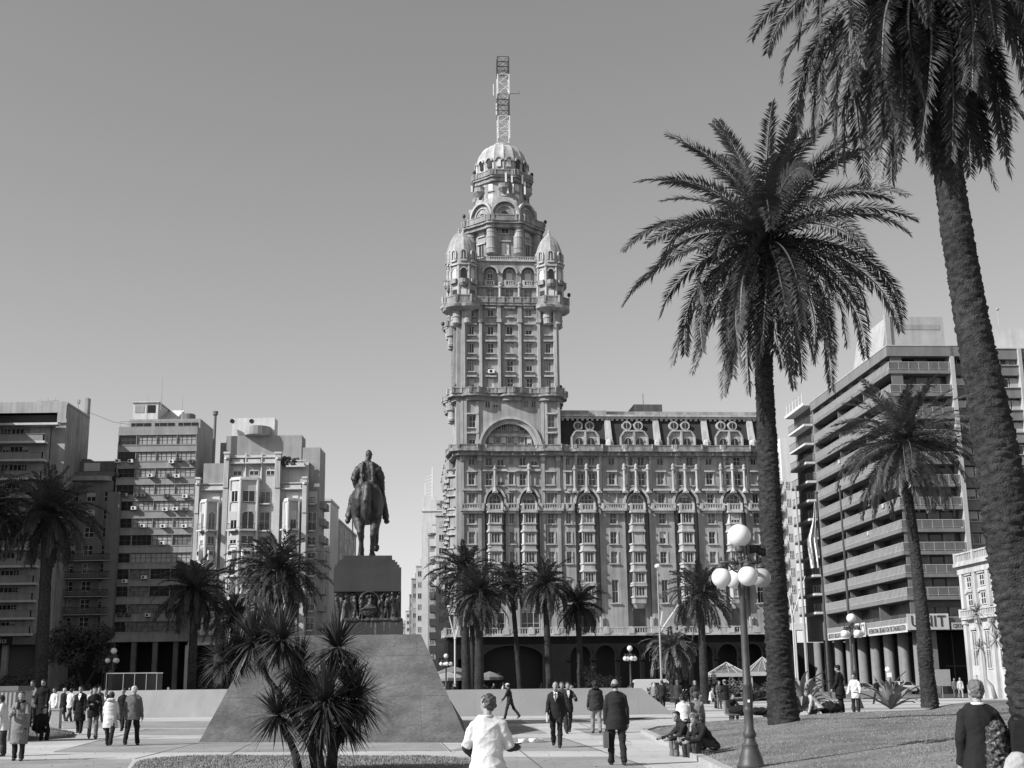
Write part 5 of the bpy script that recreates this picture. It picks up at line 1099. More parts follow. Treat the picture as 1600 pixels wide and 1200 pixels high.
def crown_np(r, nf, Lf, pairs, lw, e_hi=85, e_lo=-55, droop=1.0, leafl=.14, skew=1.0, dead=.03, up=1.0):
    """all the fronds of a palm: quads for leaflets and rachis"""
    VS, FS, MI = [], [], []; o = 0
    for i in range(nf):
        q = ((i+.5)/nf)**skew; el = R(e_hi+(e_lo-e_hi)*q)+r.normal(0, .07); az = i*2.39996+r.normal(0, .28); L_ = Lf*r.uniform(.82, 1.08)*(.78+.22*min(1, q*4))*(up if q < .2 else 1)
        ns = 14; s = np.linspace(0, 1, ns); g = droop*r.uniform(.75, 1.25)*(.55+.75*math.cos(el)**1)
        e = el - g*(s**1.6)*1.15; e = np.maximum(e, -1.5); st = L_/(ns-1)
        hx = np.concatenate([[0], np.cumsum(np.cos(e[:-1])*st)]); hz = np.concatenate([[0], np.cumsum(np.sin(e[:-1])*st)])
        sway = r.normal(0, .10)*s**2*L_; ca, sa = math.cos(az), math.sin(az)
        P = np.stack([ca*hx-sa*sway, sa*hx+ca*sway, hz], 1); T = np.gradient(P, axis=0); T /= np.linalg.norm(T, axis=1)[:, None]
        side = np.cross(T, [0, 0, 1.0]); nrm = np.linalg.norm(side, axis=1); fb = np.array([-sa, ca, 0]); side = np.where(nrm[:, None] > .15, side/np.maximum(nrm, .15)[:, None], fb*(-1)); side /= np.linalg.norm(side, axis=1)[:, None]; nn = np.cross(side, T)
        roll = r.normal(0, .35); side2 = side*math.cos(roll)+nn*math.sin(roll); nn2 = nn*math.cos(roll)-side*math.sin(roll)
        # rachis ribbon
        wr = np.interp(s, [0, .15, 1], [.05, .028, .006])*Lf/3.5; A = P+side2*wr[:, None]; B = P-side2*wr[:, None]; V = np.concatenate([A, B]); k = np.arange(ns-1)
        VS.append(V); FS.append(np.stack([k, k+1, k+1+ns, k+ns], 1)+o); MI.append(np.full(ns-1, 1 if r.uniform() < dead else 2)); o += 2*ns
        isd = r.uniform() < dead and el < 0
        t = np.repeat(np.linspace(.10, .995, pairs), 2)+r.uniform(-.004, .004, pairs*2); t = np.clip(t, 0, .999); sg = np.tile([1., -1.], pairs)
        def ip(Q): return np.stack([np.interp(t, s, Q[:, c]) for c in range(3)], 1)
        p, tt, ss, nn_ = ip(P), ip(T), ip(side2), ip(nn2)
        prof = np.interp(t, [.1, .22, .5, .8, 1], [.45, .9, 1.0, .75, .35]); ll = Lf*leafl*prof*r.uniform(.8, 1.15, len(t))
        fwd = np.interp(t, [.1, 1], [.45, 1.25])+r.normal(0, .12, len(t)); vee = r.normal(.28, .22, len(t))
        d = ss*sg[:, None]+tt*fwd[:, None]+nn_*vee[:, None]; d /= np.linalg.norm(d, axis=1)[:, None]; d[:, 2] -= .18*r.uniform(0, 1, len(t)); d /= np.linalg.norm(d, axis=1)[:, None]
        wv = np.cross(d, nn_+.5*ss*sg[:, None]); wv /= np.linalg.norm(wv, axis=1)[:, None]+1e-9; w_ = lw*r.uniform(.8, 1.2, len(t))*.5
        tip = p+d*ll[:, None]; tip[:, 2] -= ll*.10; mid = p+d*(ll*.45)[:, None]
        V = np.stack([p, mid+wv*w_[:, None], tip, mid-wv*w_[:, None]], 1).reshape(-1, 3); n = len(t)
        VS.append(V); FS.append((np.arange(n)*4)[:, None]+np.array([0, 1, 2, 3])+o); MI.append(np.full(n, 1 if isd else 0)); o += 4*n
    return np.concatenate(VS), np.concatenate(FS), np.concatenate(MI)
def trunk_mesh(pts, rad, seed, rough=1.0, nring=None, n=22):
    r = np.random.default_rng(seed); pts = np.array(pts, float); seg = np.concatenate([[0], np.cumsum(np.linalg.norm(np.diff(pts, axis=0), axis=1))]); Lt = seg[-1]; m_ = nring or int(Lt/.035)
    s = np.linspace(0, Lt, m_); P = np.stack([np.interp(s, seg, pts[:, c]) for c in range(3)], 1)
    for _ in range(6): P[1:-1] = (P[:-2]+P[2:])/2*.5+P[1:-1]*.5
    rr = np.interp(s, np.linspace(0, Lt, len(rad)), rad); a = np.linspace(0, 2*PI, n, endpoint=False)
    Ag, Sg = np.meshgrid(a, s); ph = Sg/.15*2*PI; sp = np.sin(ph+Ag*3)*.5+.5; sp2 = np.sin(ph*.73-Ag*5)*.5+.5
    nz = r.normal(0, 1, Sg.shape); nz = (nz+np.roll(nz, 1, 1)+np.roll(nz, -1, 1)+np.roll(nz, 2, 1))/2.6; dsp = (sp**2*.03+sp2**2*.03+nz*.062+.03*np.sin(Sg*.9+Ag*2+seed))*rough
    RR = rr[:, None]*(1+dsp*.9); V = np.stack([P[:, 0][:, None]+RR*np.cos(Ag), P[:, 1][:, None]+RR*np.sin(Ag), P[:, 2][:, None]+0*RR], 2).reshape(-1, 3)
    i, j = np.meshgrid(np.arange(m_-1), np.arange(n), indexing='ij'); F = np.stack([i*n+j, i*n+(j+1) % n, (i+1)*n+(j+1) % n, (i+1)*n+j], 2).reshape(-1, 4)
    return mesh_np('trunk', V, F, [M_bark])
def palm(label, hub, base, Y, Lf, seed, nf=70, pairs=40, lw=.05, trunk_w=(.9, .6), mids=(), z0=0.0, group=None, fm=None, **k):
    r = np.random.default_rng(seed); H = W(hub[0], hub[1], Y); B0 = G(base[0], base[1], z0) if False else W(base[0], base[1], Y); B0.z = z0
    t = thing('palm_tree', label, 'palm tree', loc=(B0.x, Y, z0), group=group)
    pts = [(0, 0, -.25)]+[tuple(W(x, y, Y)-Vector((B0.x, Y, z0))) for x, y in mids]+[tuple(H-Vector((B0.x, Y, z0))-Vector((0, 0, .1)))]
    a, b_ = trunk_w; hh = H.z-z0
    rad = [a*.5*1.25, a*.5*1.02, a*.5]+[a*.5+(b_-a)*.5*q for q in (.3, .6, .8)]+[b_*.5*1.0, b_*.5*1.15, b_*.75]
    near = Y < 70
    tm = trunk_mesh(pts, rad, seed, 1.0 if near else .7, None if near else int(hh/.16), 60 if near else 10); link('trunk', tm, t)
    V, F, MI = crown_np(r, nf, Lf, pairs, lw, **k); V = V+np.array(H-Vector((B0.x, Y, z0)))
    # the heart of the crown: stubs of cut leaves and fruit stalks
    me = mesh_np('crown', V, F, [fm or (M_frond if near else M_frond_far), M_dead, mat('palm_rib', .085, .5, .2)], MI); link('crown', me, t)
    b = MB(); hv = H-Vector((B0.x, Y, z0)); Rm = b_*.5
    for i in range(70 if near else 30):
        az = i*2.4; q = i/(70 if near else 30); z = -.95*Lf/4.2+q*1.2*Lf/4.2; rr = Rm*(1.05+.3*math.sin(q*3)); p = hv+Vector((math.cos(az)*rr, math.sin(az)*rr, z)); d = Vector((math.cos(az), math.sin(az), .9)); b.tube([p, p+d*.16*Lf/4, p+d*.26*Lf/4+Vector((0, 0, .06))], [.05, .04, .02], 5)
    b.build('crown_heart', M_bark, t, fix=False)
    return t
def put(o, label): o['label'] = label; return o
# the two near palms and the third
zA2 = float(lawn_h(np.array([PALM2[0]]), np.array([PALM2[1]]))[0]); zA3 = float(lawn_h(np.array([PALM3[0]]), np.array([PALM3[1]]))[0])
Y1 = 22.3; b1 = W(1625, 1120, Y1)
PALM1 = (b1.x, Y1); zA1 = float(lawn_h(np.array([min(PALM1[0], 40)]), np.array([Y1]))[0])
palm('tallest date palm at the right edge, thick leaning trunk, crown cut off at the top', (1440, -25), (1632, 1150), Y1, 4.1, 11, nf=135, pairs=115, lw=.032, trunk_w=(.80, .50),
     mids=((1612, 1050), (1580, 850), (1553, 680), (1522, 520), (1496, 370), (1478, 240), (1462, 120)), z0=zA1, e_hi=80, e_lo=-72, droop=1.55, leafl=.115, dead=.05, skew=.8)
palm('tall date palm with full round crown standing on the lawn beside the big globe lamp', (1198, 374), (1226, 1140), PALM2[1], 4.95, 21, nf=92, pairs=115, lw=.044, trunk_w=(.70, .52),
     mids=((1219, 1060), (1213, 960), (1206, 840), (1199, 700), (1194, 590), (1195, 480)), z0=zA2, e_hi=80, e_lo=-64, droop=.95, leafl=.12, dead=.06, skew=.92)
palm('slender date palm on the lawn in front of the modern block', (1410, 692), (1452, 1085), PALM3[1], 4.25, 31, nf=84, pairs=70, lw=.055, trunk_w=(.66, .46),
     mids=((1447, 1040), (1441, 960), (1432, 880), (1422, 800), (1413, 740)), z0=zA3, e_hi=82, e_lo=-52, droop=.8, leafl=.12, skew=.9)
# far palms on the left, in the shade
for i, (lab, hub, base, Yp, Lf, nf, tw) in enumerate([
    ('dark date palm with wide crown in front of the apartment block at far left', (76, 803), (65, 1062), 84, 3.6, 74, (.86, .74)),
    ('shorter dark date palm in front of the gap between office block and deco block', (305, 922), (299, 1075), 88, 2.9, 70, (.62, .55)),
    ('dark bushy date palm in front of the deco block, left of the statue', (434, 893), (424, 1075), 80, 3.15, 78, (.8, .7)),
    ('small palm half hidden between two bigger palms in front of the deco block', (366, 968), (362, 1075), 96, 2.5, 56, (.5, .45)),
    ('palm cut by the left edge of the picture', (-22, 790), (-30, 1065), 84, 3.3, 66, (.9, .8))]):
    palm(lab, hub, base, Yp, Lf*1.12, 40+i, nf=int(nf*1.2), pairs=44, lw=.085, trunk_w=tw, e_hi=82, e_lo=-58, droop=.95, leafl=.145, dead=.0, skew=.85)
for i, (lab, hub, base, Yp, Lf, nf, tw) in enumerate([
    ('leftmost and tallest palm in front of the palace corner', (724, 893), (730, 1080), 112, 3.3, 66, (.8, .62)),
    ('palm with lower crown just right of the tallest one at the palace corner', (748, 926), (749, 1082), 106, 3.4, 66, (.78, .6)),
    ('thin straight stemmed palm behind the palace palms, partly hidden behind two crowns', (738, 945), (738, 1080), 118, 2.6, 40, (.5, .45)),
    ('thin pale trunked palm in front of the big arcade opening', (799, 910), (815, 1078), 116, 2.7, 40, (.5, .4)),
    ('palm with dense crown right of the big arcade opening', (851, 913), (860, 1078), 112, 3.05, 62, (.6, .5)),
    ('drooping palm in front of the small arcade arches', (903, 945), (908, 1075), 114, 2.75, 54, (.62, .5)),
    ('palm with long trunk in front of the right part of the arcade', (1094, 925), (1101, 1085), 100, 3.2, 54, (.66, .5))]):
    palm(lab, hub, base, Yp, Lf*1.1, 60+i, nf=int(nf*1.15), pairs=42, lw=.09, trunk_w=tw, e_hi=80, e_lo=-55, droop=.9, leafl=.14, dead=.04, skew=.9)
palm('low shaggy palm with hanging fronds in front of the arcade', (1048, 1012), (1053, 1080), 108, 2.9, 81, nf=84, pairs=30, lw=.10, trunk_w=(.6, .7), e_hi=70, e_lo=-75, droop=1.3, leafl=.15, dead=.5, skew=.8, fm=mat('palm_leaf_dusty', .10, .7, .4, 2))
# sword leaves radiating from a head
def head_np(r, c, n, L_, w_, e_lo=-50, droop=.35):
    u = r.uniform(math.sin(R(e_lo)), 1, n); az = r.uniform(0, 2*PI, n); el = np.arcsin(u); ll = L_*r.uniform(.75, 1.12, n)
    d = np.stack([np.cos(el)*np.cos(az), np.cos(el)*np.sin(az), np.sin(el)], 1); sd = np.stack([-np.sin(az), np.cos(az), 0*az], 1)
    dr = droop*r.uniform(.3, 1.4, n)*np.cos(el)
    p0 = c+d*.04; p1 = c+d*(ll*.4)[:, None]; p2 = c+d*(ll*.75)[:, None]; p2[:, 2] -= dr*ll*.25; p3 = c+d*ll[:, None]; p3[:, 2] -= dr*ll*.7
    W_ = (w_*r.uniform(.7, 1.2, n)*.5)[:, None]
    V = np.stack([p0-sd*W_*.6, p0+sd*W_*.6, p1-sd*W_, p1+sd*W_, p2-sd*W_*.8, p2+sd*W_*.8, p3-sd*W_*.06, p3+sd*W_*.06], 1).reshape(-1, 3)
    b = (np.arange(n)*8)[:, None]; F = np.concatenate([b+np.array(q) for q in ([0, 1, 3, 2], [2, 3, 5, 4], [4, 5, 7, 6])]); return V, F
def spiky(name, label, cat, base, heads, stems, Mleaf, Mstem, seed, n, L_, w_, loc, e_lo=-50, droop=.35):
    r = np.random.default_rng(seed); t = thing(name, label, cat, loc=loc)
    b = MB()
    for pts, ra in stems: b.tube([Vector(p)-Vector(loc) for p in pts], ra, 9)
    if stems: b.build('stem', Mstem, t, smooth=True)
    for (c, sc) in heads:
        V, F = head_np(r, np.array(c)-np.array(loc), int(n*min(1, sc+.1)), L_*sc, w_, e_lo, droop); link('leaf_head', mesh_np('leaf_head', V, F, [Mleaf]), t)
    return t
Yk = 24.5; base = G(490, 1212); hd = [(396, 1003, 1.0, .5), (372, 1018, .8, .9), (440, 1000, .95, -.3), (466, 1042, .85, .6), (527, 1012, .95, .4), (434, 1118, .9, .0), (508, 1098, 1.15, -.6), (556, 1092, 1.05, .3), (497, 1135, .85, -.5), (538, 1130, .85, .5), (478, 1088, .8, .7), (420, 985, .8, .8), (352, 1032, .75, .7), (545, 1068, .9, .5), (470, 1080, .8, .2)]
H_ = [(tuple(W(x, y, Yk+dy)), sc) for x, y, sc, dy in hd]
def stp(lst): return [tuple(W(x, y, Yk+dy)) for x, y, dy in lst]
st = [(stp([(470, 1225, 0), (462, 1180, 0), (448, 1145, .1), (434, 1118, .1)]), [.09, .07, .055, .05]), (stp([(500, 1225, .2), (488, 1170, .2), (478, 1100, .3), (464, 1045, .5)]), [.11, .09, .07, .05]),
      (stp([(488, 1170, .2), (455, 1110, .2), (418, 1060, .4), (398, 1008, .5)]), [.08, .07, .05, .045]), (stp([(478, 1100, .3), (455, 1040, 0), (440, 1003, -.3)]), [.06, .05, .045]),
      (stp([(515, 1225, 0), (520, 1170, -.2), (512, 1130, -.4), (508, 1100, -.6)]), [.12, .10, .07, .06]), (stp([(520, 1170, 0), (545, 1130, .2), (556, 1095, .3)]), [.09, .07, .05]),
      (stp([(512, 1130, -.2), (520, 1060, .2), (527, 1015, .4)]), [.06, .05, .04]), (stp([(505, 1225, -.3), (500, 1180, -.4), (497, 1138, -.5)]), [.08, .06, .05])]
spiky('cordyline_shrub', 'dark many headed spiky shrub with sword leaves in front of the monument', 'shrub', None, H_, st, mat('sword_leaf', .04, .36, .3, 4, spec=.55), M_bark, 5, 300, .82, .035, (base.x, Yk, 0), e_lo=-55, droop=.25)
# agaves
def agave(label, px_, py_, Y, z, n, L_, seed, curl=1.0):
    r = np.random.default_rng(seed); p = W(px_, py_, Y); t = thing('agave_plant', label, 'plant', loc=(p.x, Y, z)); b = MB()
    for i in range(n):
        az = i*2.4+r.normal(0, .15); el = R(82-62*(i/n)); ll = L_*r.uniform(.8, 1.1); m_ = 9; pts = []; e = el; q = Vector((0, 0, 0)); sd = Vector((-math.sin(az), math.cos(az), 0))
        for j in range(m_):
            w_ = .12*math.sin(PI*min(.97, (j/(m_-1))*.75+.22)); up = Vector((-math.cos(az)*math.sin(e), -math.sin(az)*math.sin(e), math.cos(e))); pts += [tuple(q-sd*w_+up*.02), tuple(q-up*.015), tuple(q+sd*w_+up*.02)]
            q = q+Vector((math.cos(az)*math.cos(e), math.sin(az)*math.cos(e), math.sin(e)))*ll/(m_-1); e -= curl*r.uniform(.1, .3)*(1 if i % 3 else 2.0)*(j/m_)*1.6
        b.add(pts, [f for j in range(m_-1) for f in ((j*3, j*3+1, j*3+4, j*3+3), (j*3+1, j*3+2, j*3+5, j*3+4))])
    b.build('leaves', mat('agave_leaf', .22, .5, .2, 3), t, smooth=True, fix=False); return t
agave('large agave with curling leaves right behind the near palm trunk', 1251, 1104, 51, .5, 26, 2.1, 3, 1.3)
agave('agave with stiff pale edged leaves on the lawn crest left of the slender palm', 1392, 1102, 52, .55, 22, 1.5, 8, .6)
# slim dracaena at right
Yd = 92; sp = lambda l: [tuple(W(x, y, Yd)) for x, y in l]
spiky('dracaena_tree', 'thin branching dracaena with a few leaf tufts beside the white classical building', 'tree', None, [(tuple(W(1526, 958, Yd)), 1), (tuple(W(1531, 1012, Yd)), .8), (tuple(W(1556, 1000, Yd)), .8), (tuple(W(1552, 975, Yd)), .7)],
      [(sp([(1556, 1092), (1550, 1072), (1541, 1062), (1538, 1030), (1532, 990), (1527, 960)]), [.16, .12, .09, .08, .06, .05]), (sp([(1541, 1062), (1540, 1030), (1533, 1014)]), [.06, .05, .04]), (sp([(1534, 1000), (1545, 1012), (1556, 1002)]), [.06, .05, .04])], mat('tuft_leaf', .16, .6, .3, 3), mat('pale_stem', .3, .8), 9, 60, 1.15, .06, (W(1556, 1092, Yd).x, Yd, 0), e_lo=-60)
# leafy shrubs and the dark tree: clumps of small leaves
def leafy(name, label, cat, clumps, leaf, n, seed, M, loc, stem=None, group=None):
    r = np.random.default_rng(seed); t = thing(name, label, cat, loc=loc, group=group); loc = np.array(loc); VS, FS = [], []; o = 0
    for (c, rad) in clumps:
        c = np.array(c)-loc; rad = np.array(rad); d = r.normal(0, 1, (n, 3)); d /= np.linalg.norm(d, axis=1)[:, None]; rr = r.uniform(.35, 1.05, n)**.5; p = c+d*rad*rr[:, None]*(1+.25*np.sin(d[:, 0]*5+seed)*np.cos(d[:, 2]*4))[:, None]
        a = r.normal(0, 1, (n, 3)); a /= np.linalg.norm(a, axis=1)[:, None]; b_ = np.cross(a, d+.01); b_ /= np.linalg.norm(b_, axis=1)[:, None]; s = (leaf*r.uniform(.6, 1.3, n))[:, None]
        V = np.stack([p-a*s, p-b_*s*.45, p+a*s, p+b_*s*.45], 1).reshape(-1, 3); VS.append(V); FS.append((np.arange(n)*4)[:, None]+np.array([0, 1, 2, 3])+o); o += 4*n
    link('foliage', mesh_np('foliage', np.concatenate(VS), np.concatenate(FS), [M]), t)
    b = MB()
    for pts, ra in (stem or [([tuple(loc+np.array((0, 0, -.1))), tuple(loc+np.array((0, 0, .8)))], .06), ([tuple(loc+np.array((.1, 0, -.1))), tuple(loc+np.array((.4, 0, .7)))], .05)]): b.tube([Vector(p)-Vector(tuple(loc)) for p in pts], ra, 7)
    b.build('stem', M_bark, t); return t
def shrub(label, x0, x1, ytop, ybase, Y, M, seed, leaf=.13, n=500, hedge=False):
    A_, B2 = W(x0, ybase, Y), W(x1, ybase, Y); zt_ = W((x0+x1)/2, ytop, Y).z; z0 = 0.0; w_ = B2.x-A_.x; r = random.Random(seed); cl = []; k = max(2, int(w_/.8))
    for i in range(k):
        h = (zt_-z0)*(1 if hedge else r.uniform(.6, 1.0)); cl.append(((A_.x+w_*(i+.5)/k, Y+r.uniform(-.4, .4), z0+h*.55), (w_/k*.8, .7, h*.48)))
    return leafy('hedge' if hedge else 'shrub', label, 'hedge' if hedge else 'shrub', cl, leaf, n, seed, M, ((A_.x+B2.x)/2, Y, z0))
shrub('clipped low hedge in front of the small arcade arches', 919, 968, 1056, 1078, 116, M_leaf_l, 1, hedge=True, leaf=.12)
shrub('pale loose bush behind the clipped hedge', 912, 948, 1038, 1078, 119, M_leaf_l, 2)
shrub('dark bush at the foot of the low shaggy palm', 1015, 1048, 1062, 1080, 112, M_leaf, 3)
shrub('dark bush between the shaggy palm and the long trunked palm', 1062, 1092, 1055, 1080, 110, M_leaf, 4)
shrub('bush left of the first pavilion', 1103, 1122, 1050, 1080, 113, M_leaf, 5)
shrub('rounded bush in front of the gap between the pavilions', 1140, 1170, 1058, 1082, 114, M_leaf_l, 6)
shrub('bush in front of the second pavilion beside the palm trunk', 1172, 1206, 1066, 1086, 112, M_leaf, 7)
shrub('grey green bush above the low wall left of the monument', 312, 352, 1042, 1076, 92, M_leaf, 8)
shrub('dark bush to the left of the bus shelter', 96, 160, 1045, 1076, 90, M_leaf, 9)
shrub('dark undergrowth beneath the leftmost palms', -20, 60, 1040, 1070, 92, M_leaf, 10)
shrub('dark bush at the palace corner behind the cafe', 752, 786, 1050, 1076, 124, M_leaf, 11)
Yt_ = 100; c0 = W(128, 1075, Yt_); cl = []
rr_ = random.Random(4)
for i in range(17): x = 128+rr_.uniform(-40, 42); y = rr_.uniform(985, 1045); p = W(x, y, Yt_+rr_.uniform(-1.5, 1.5)); q = rr_.uniform(.7, 1.25); cl.append((tuple(p), (q, q, q*.8)))
leafy('leafy_tree', 'dark leafy tree in the shade between the far left palm and the office block', 'tree', cl, .17, 330, 12, mat('leaf_dark', .05, .8, .4, 3), (c0.x, Yt_, 0), stem=[([(c0.x, Yt_, -.1), (c0.x+.1, Yt_, 1.6), (c0.x-.5, Yt_, 3.2)], [.22, .17, .08]), ([(c0.x+.1, Yt_, 1.6), (c0.x+1.1, Yt_, 3.4)], [.13, .06])])
# ================================================================ figures: one continuous surface each, grown by voxel remeshing
def blob(mb, vox, smooth=4, fold=0.0, seed=0, fs=9.0, decim=None):
    me = bpy.data.meshes.new('t'); me.from_pydata([tuple(v) for v in mb.v], [], mb.f); b = bmesh.new(); b.from_mesh(me); bmesh.ops.recalc_face_normals(b, faces=b.faces)
    b.to_mesh(me); b.free(); o = bpy.data.objects.new('t', me); COL.objects.link(o)
    m_ = o.modifiers.new('r', 'REMESH'); m_.mode = 'VOXEL'; m_.voxel_size = vox; m_.use_smooth_shade = True
    if smooth: s = o.modifiers.new('s', 'SMOOTH'); s.factor = .5; s.iterations = smooth
    dg = bpy.context.evaluated_depsgraph_get(); out = bpy.data.meshes.new_from_object(o.evaluated_get(dg)); bpy.data.objects.remove(o); bpy.data.meshes.remove(me)
    if fold:
        n = len(out.vertices); co = np.empty(n*3); out.vertices.foreach_get('co', co); co = co.reshape(-1, 3); no = np.empty(n*3); out.vertex_normals.foreach_get('vector', no); no = no.reshape(-1, 3)
        r = np.random.default_rng(seed); h = np.zeros(n)
        for k in range(12):
            d = r.normal(0, 1, 3); d[2] *= 1.3; d /= np.linalg.norm(d); f = fs*r.uniform(.7, 2.6); h += (1-np.abs(np.sin(co@d*f+r.uniform(0, 6)+1.5*np.sin(co[:, 2]*4+k))))**2/5
        co += no*((h-.45)*fold)[:, None]; out.vertices.foreach_set('co', co.ravel()); out.update()
    out.polygons.foreach_set('use_smooth', [True]*len(out.polygons)); return out
def loft(mb, secs, n=18):
    """secs: (centre, rx, ry[, forward tilt]) elliptical rings joined bottom to top"""
    vs, fs = [], []; k = len(secs)
    for c, rx, ry in secs:
        for i in range(n): a = 2*PI*i/n; vs.append((c[0]+rx*math.cos(a)*(1-.06*abs(math.sin(2*a))), c[1]+ry*math.sin(a), c[2]))
    for j in range(k-1):
        for i in range(n): fs.append((j*n+i, j*n+(i+1)%n, (j+1)*n+(i+1)%n, (j+1)*n+i))
    fs.append(tuple(range(n))[::-1]); fs.append(tuple((k-1)*n+i for i in range(n))); mb.add(vs, fs)
# ---------------- the bronze rider
def statue():
    z0 = pz(865.6); xc = px(574, 760); sc = 1.80
    st_ = thing('equestrian_statue', 'dark bronze rider on a horse seen from behind on top of the stepped pedestal', 'statue', M=FM @ Matrix.Translation((xc, 2.5, z0)) @ Matrix.Diagonal((1.70, 1.9, 2.0, 1)))
    h = MB()
    h.ell((0, -.05, 1.17), (.34, .72, .37), 18, 14); h.ell((0, -.62, 1.24), (.33, .36, .40), 18, 14); h.ell((-.19, -.66, 1.2), (.20, .32, .36), 14, 10); h.ell((.19, -.66, 1.2), (.20, .32, .36), 14, 10)
    h.ell((0, -.62, 1.5), (.2, .3, .12), 12, 8); h.ell((0, .5, 1.2), (.30, .36, .38), 16, 12)
    for sx, fy in ((-1, 0), (1, .12)):        # hind legs
        h.tube([(sx*.2, -.6, 1.2), (sx*.225, -.48, .88), (sx*.19, -.66, .66), (sx*.165, -.80+fy, .50), (sx*.15, -.74+fy, .32), (sx*.14, -.70+fy, .14), (sx*.14, -.66+fy, .07)], [.23, .17, .115, .085, .06, .062, .05], 12)
        h.lathe([(.085, 0), (.08, .05), (.062, .1)], sx*.14, -.64+fy, 12)
        h.tube([(sx*.165, -.84+fy, .56), (sx*.16, -.86+fy, .52)], [.035, .03], 8)
    h.tube([(-.18, .5, 1.1), (-.17, .53, .82), (-.15, .5, .52), (-.14, .5, .3), (-.13, .5, .13), (-.13, .53, .06)], [.15, .105, .075, .055, .058, .05], 12); h.lathe([(.082, 0), (.075, .06), (.06, .1)], -.13, .54, 12)
    h.tube([(.19, .5, 1.1), (.23, .72, .86), (.235, .86, .66), (.24, .78, .46), (.24, .68, .34)], [.15, .11, .075, .055, .06], 12); h.ell((.24, .6, .315), (.085, .075, .09), 12, 8)
    h.tube([(0, .55, 1.3), (0, .78, 1.6), (0, .95, 1.85)], [.27, .2, .15], 14); h.tube([(0, .9, 1.9), (0, 1.15, 1.75), (0, 1.33, 1.52)], [.14, .12, .075], 12)
    for sx in (-1, 1): h.tube([(sx*.07, .92, 1.98), (sx*.08, .92, 2.1)], [.035, .008], 6)
    h.tube([(0, -.88, 1.56), (0, -1.0, 1.48), (-.02, -1.05, 1.25), (-.03, -1.03, .95), (-.03, -1.0, .74)], [.055, .085, .12, .12, .045], 10)
    link('horse', blob(h, .022, 3, .03, 4, 7), st_).data.materials.append(M_bronze)
    tl_ = MB(); r = random.Random(3)
    for i in range(16): x = -.13+.2*i/15; y = -1.08+abs(x+.02)*.6; tl_.tube([(x*.4, -1.0, 1.5), (x*.9, y-.02, 1.25), (x*1.1, y, .95), (x*1.1+r.uniform(-.02, .02), y+.02, r.uniform(.64, .8))], [.02, .026, .024, .006], 5)
    tl_.build('tail', M_bronze, st_, smooth=True, fix=False)
    r_ = MB()
    loft(r_, [((0, -.05, 1.42), .33, .30), ((0, -.05, 1.58), .33, .28), ((0, -.04, 1.72), .285, .21), ((0, -.05, 1.9), .245, .19), ((0, -.05, 2.03), .255, .18), ((0, -.05, 2.12), .22, .15), ((0, -.04, 2.17), .12, .11)])
    for sx in (-1, 1):
        r_.tube([(sx*.14, -.05, 2.07), (sx*.24, -.06, 1.98), (sx*.31, -.08, 1.86), (sx*.34, -.06, 1.74)], [.09, .10, .11, .115], 12)
        r_.tube([(sx*.14, 0, 1.5), (sx*.36, .22, 1.35), (sx*.42, .26, 1.2), (sx*.48, .10, .97), (sx*.47, .08, .90)], [.17, .14, .10, .085, .07], 12)
        r_.ell((sx*(.51), .17, .86), (.07, .15, .055), 10, 6)
    r_.tube([(-.33, -.06, 1.76), (-.30, .1, 1.64), (-.2, .28, 1.62)], [.10, .07, .055], 10); r_.tube([(.33, -.06, 1.76), (.37, -.02, 1.6), (.40, .06, 1.5)], [.11, .075, .05], 10); r_.ell((.41, .08, 1.46), (.055, .06, .065), 10, 6)
    r_.tube([(0, -.05, 2.14), (0, -.03, 2.24)], [.075, .07], 10); r_.ell((.02, -.01, 2.33), (.088, .108, .122), 14, 12); r_.ell((0, .09, 2.31), (.05, .05, .07), 8, 6)
    # the cloak folds over the shoulders
    r_.tube([(-.12, -.2, 2.14), (-.16, -.27, 1.9), (-.13, -.28, 1.6), (-.1, -.3, 1.45)], [.04, .035, .04, .03], 6); r_.tube([(.1, -.2, 2.14), (.13, -.27, 1.9), (.14, -.28, 1.6)], [.04, .04, .03], 6)
    r_.tube([(-.15, -.26, 1.66), (0, -.3, 1.58), (.13, -.27, 1.72)], .03, 6); r_.tube([(.12, -.24, 1.86), (.25, -.2, 1.98), (.33, -.12, 2.02)], [.035, .045, .05], 6)
    link('rider', blob(r_, .016, 2, .028, 9, 12), st_).data.materials.append(M_bronze)
    s_ = MB(); s_.tube([(-.35, .05, 1.42), (-.38, -.02, 1.2), (-.375, -.06, .75), (-.36, -.06, .43)], [.022, .02, .018, .008], 6); s_.tube([(-.37, .12, 1.4), (-.33, -.04, 1.38)], .02, 6); s_.ell((-.35, .07, 1.46), (.035, .035, .04), 8, 6); s_.build('sabre', M_bronze, st_, smooth=True)
    return st_
statue()
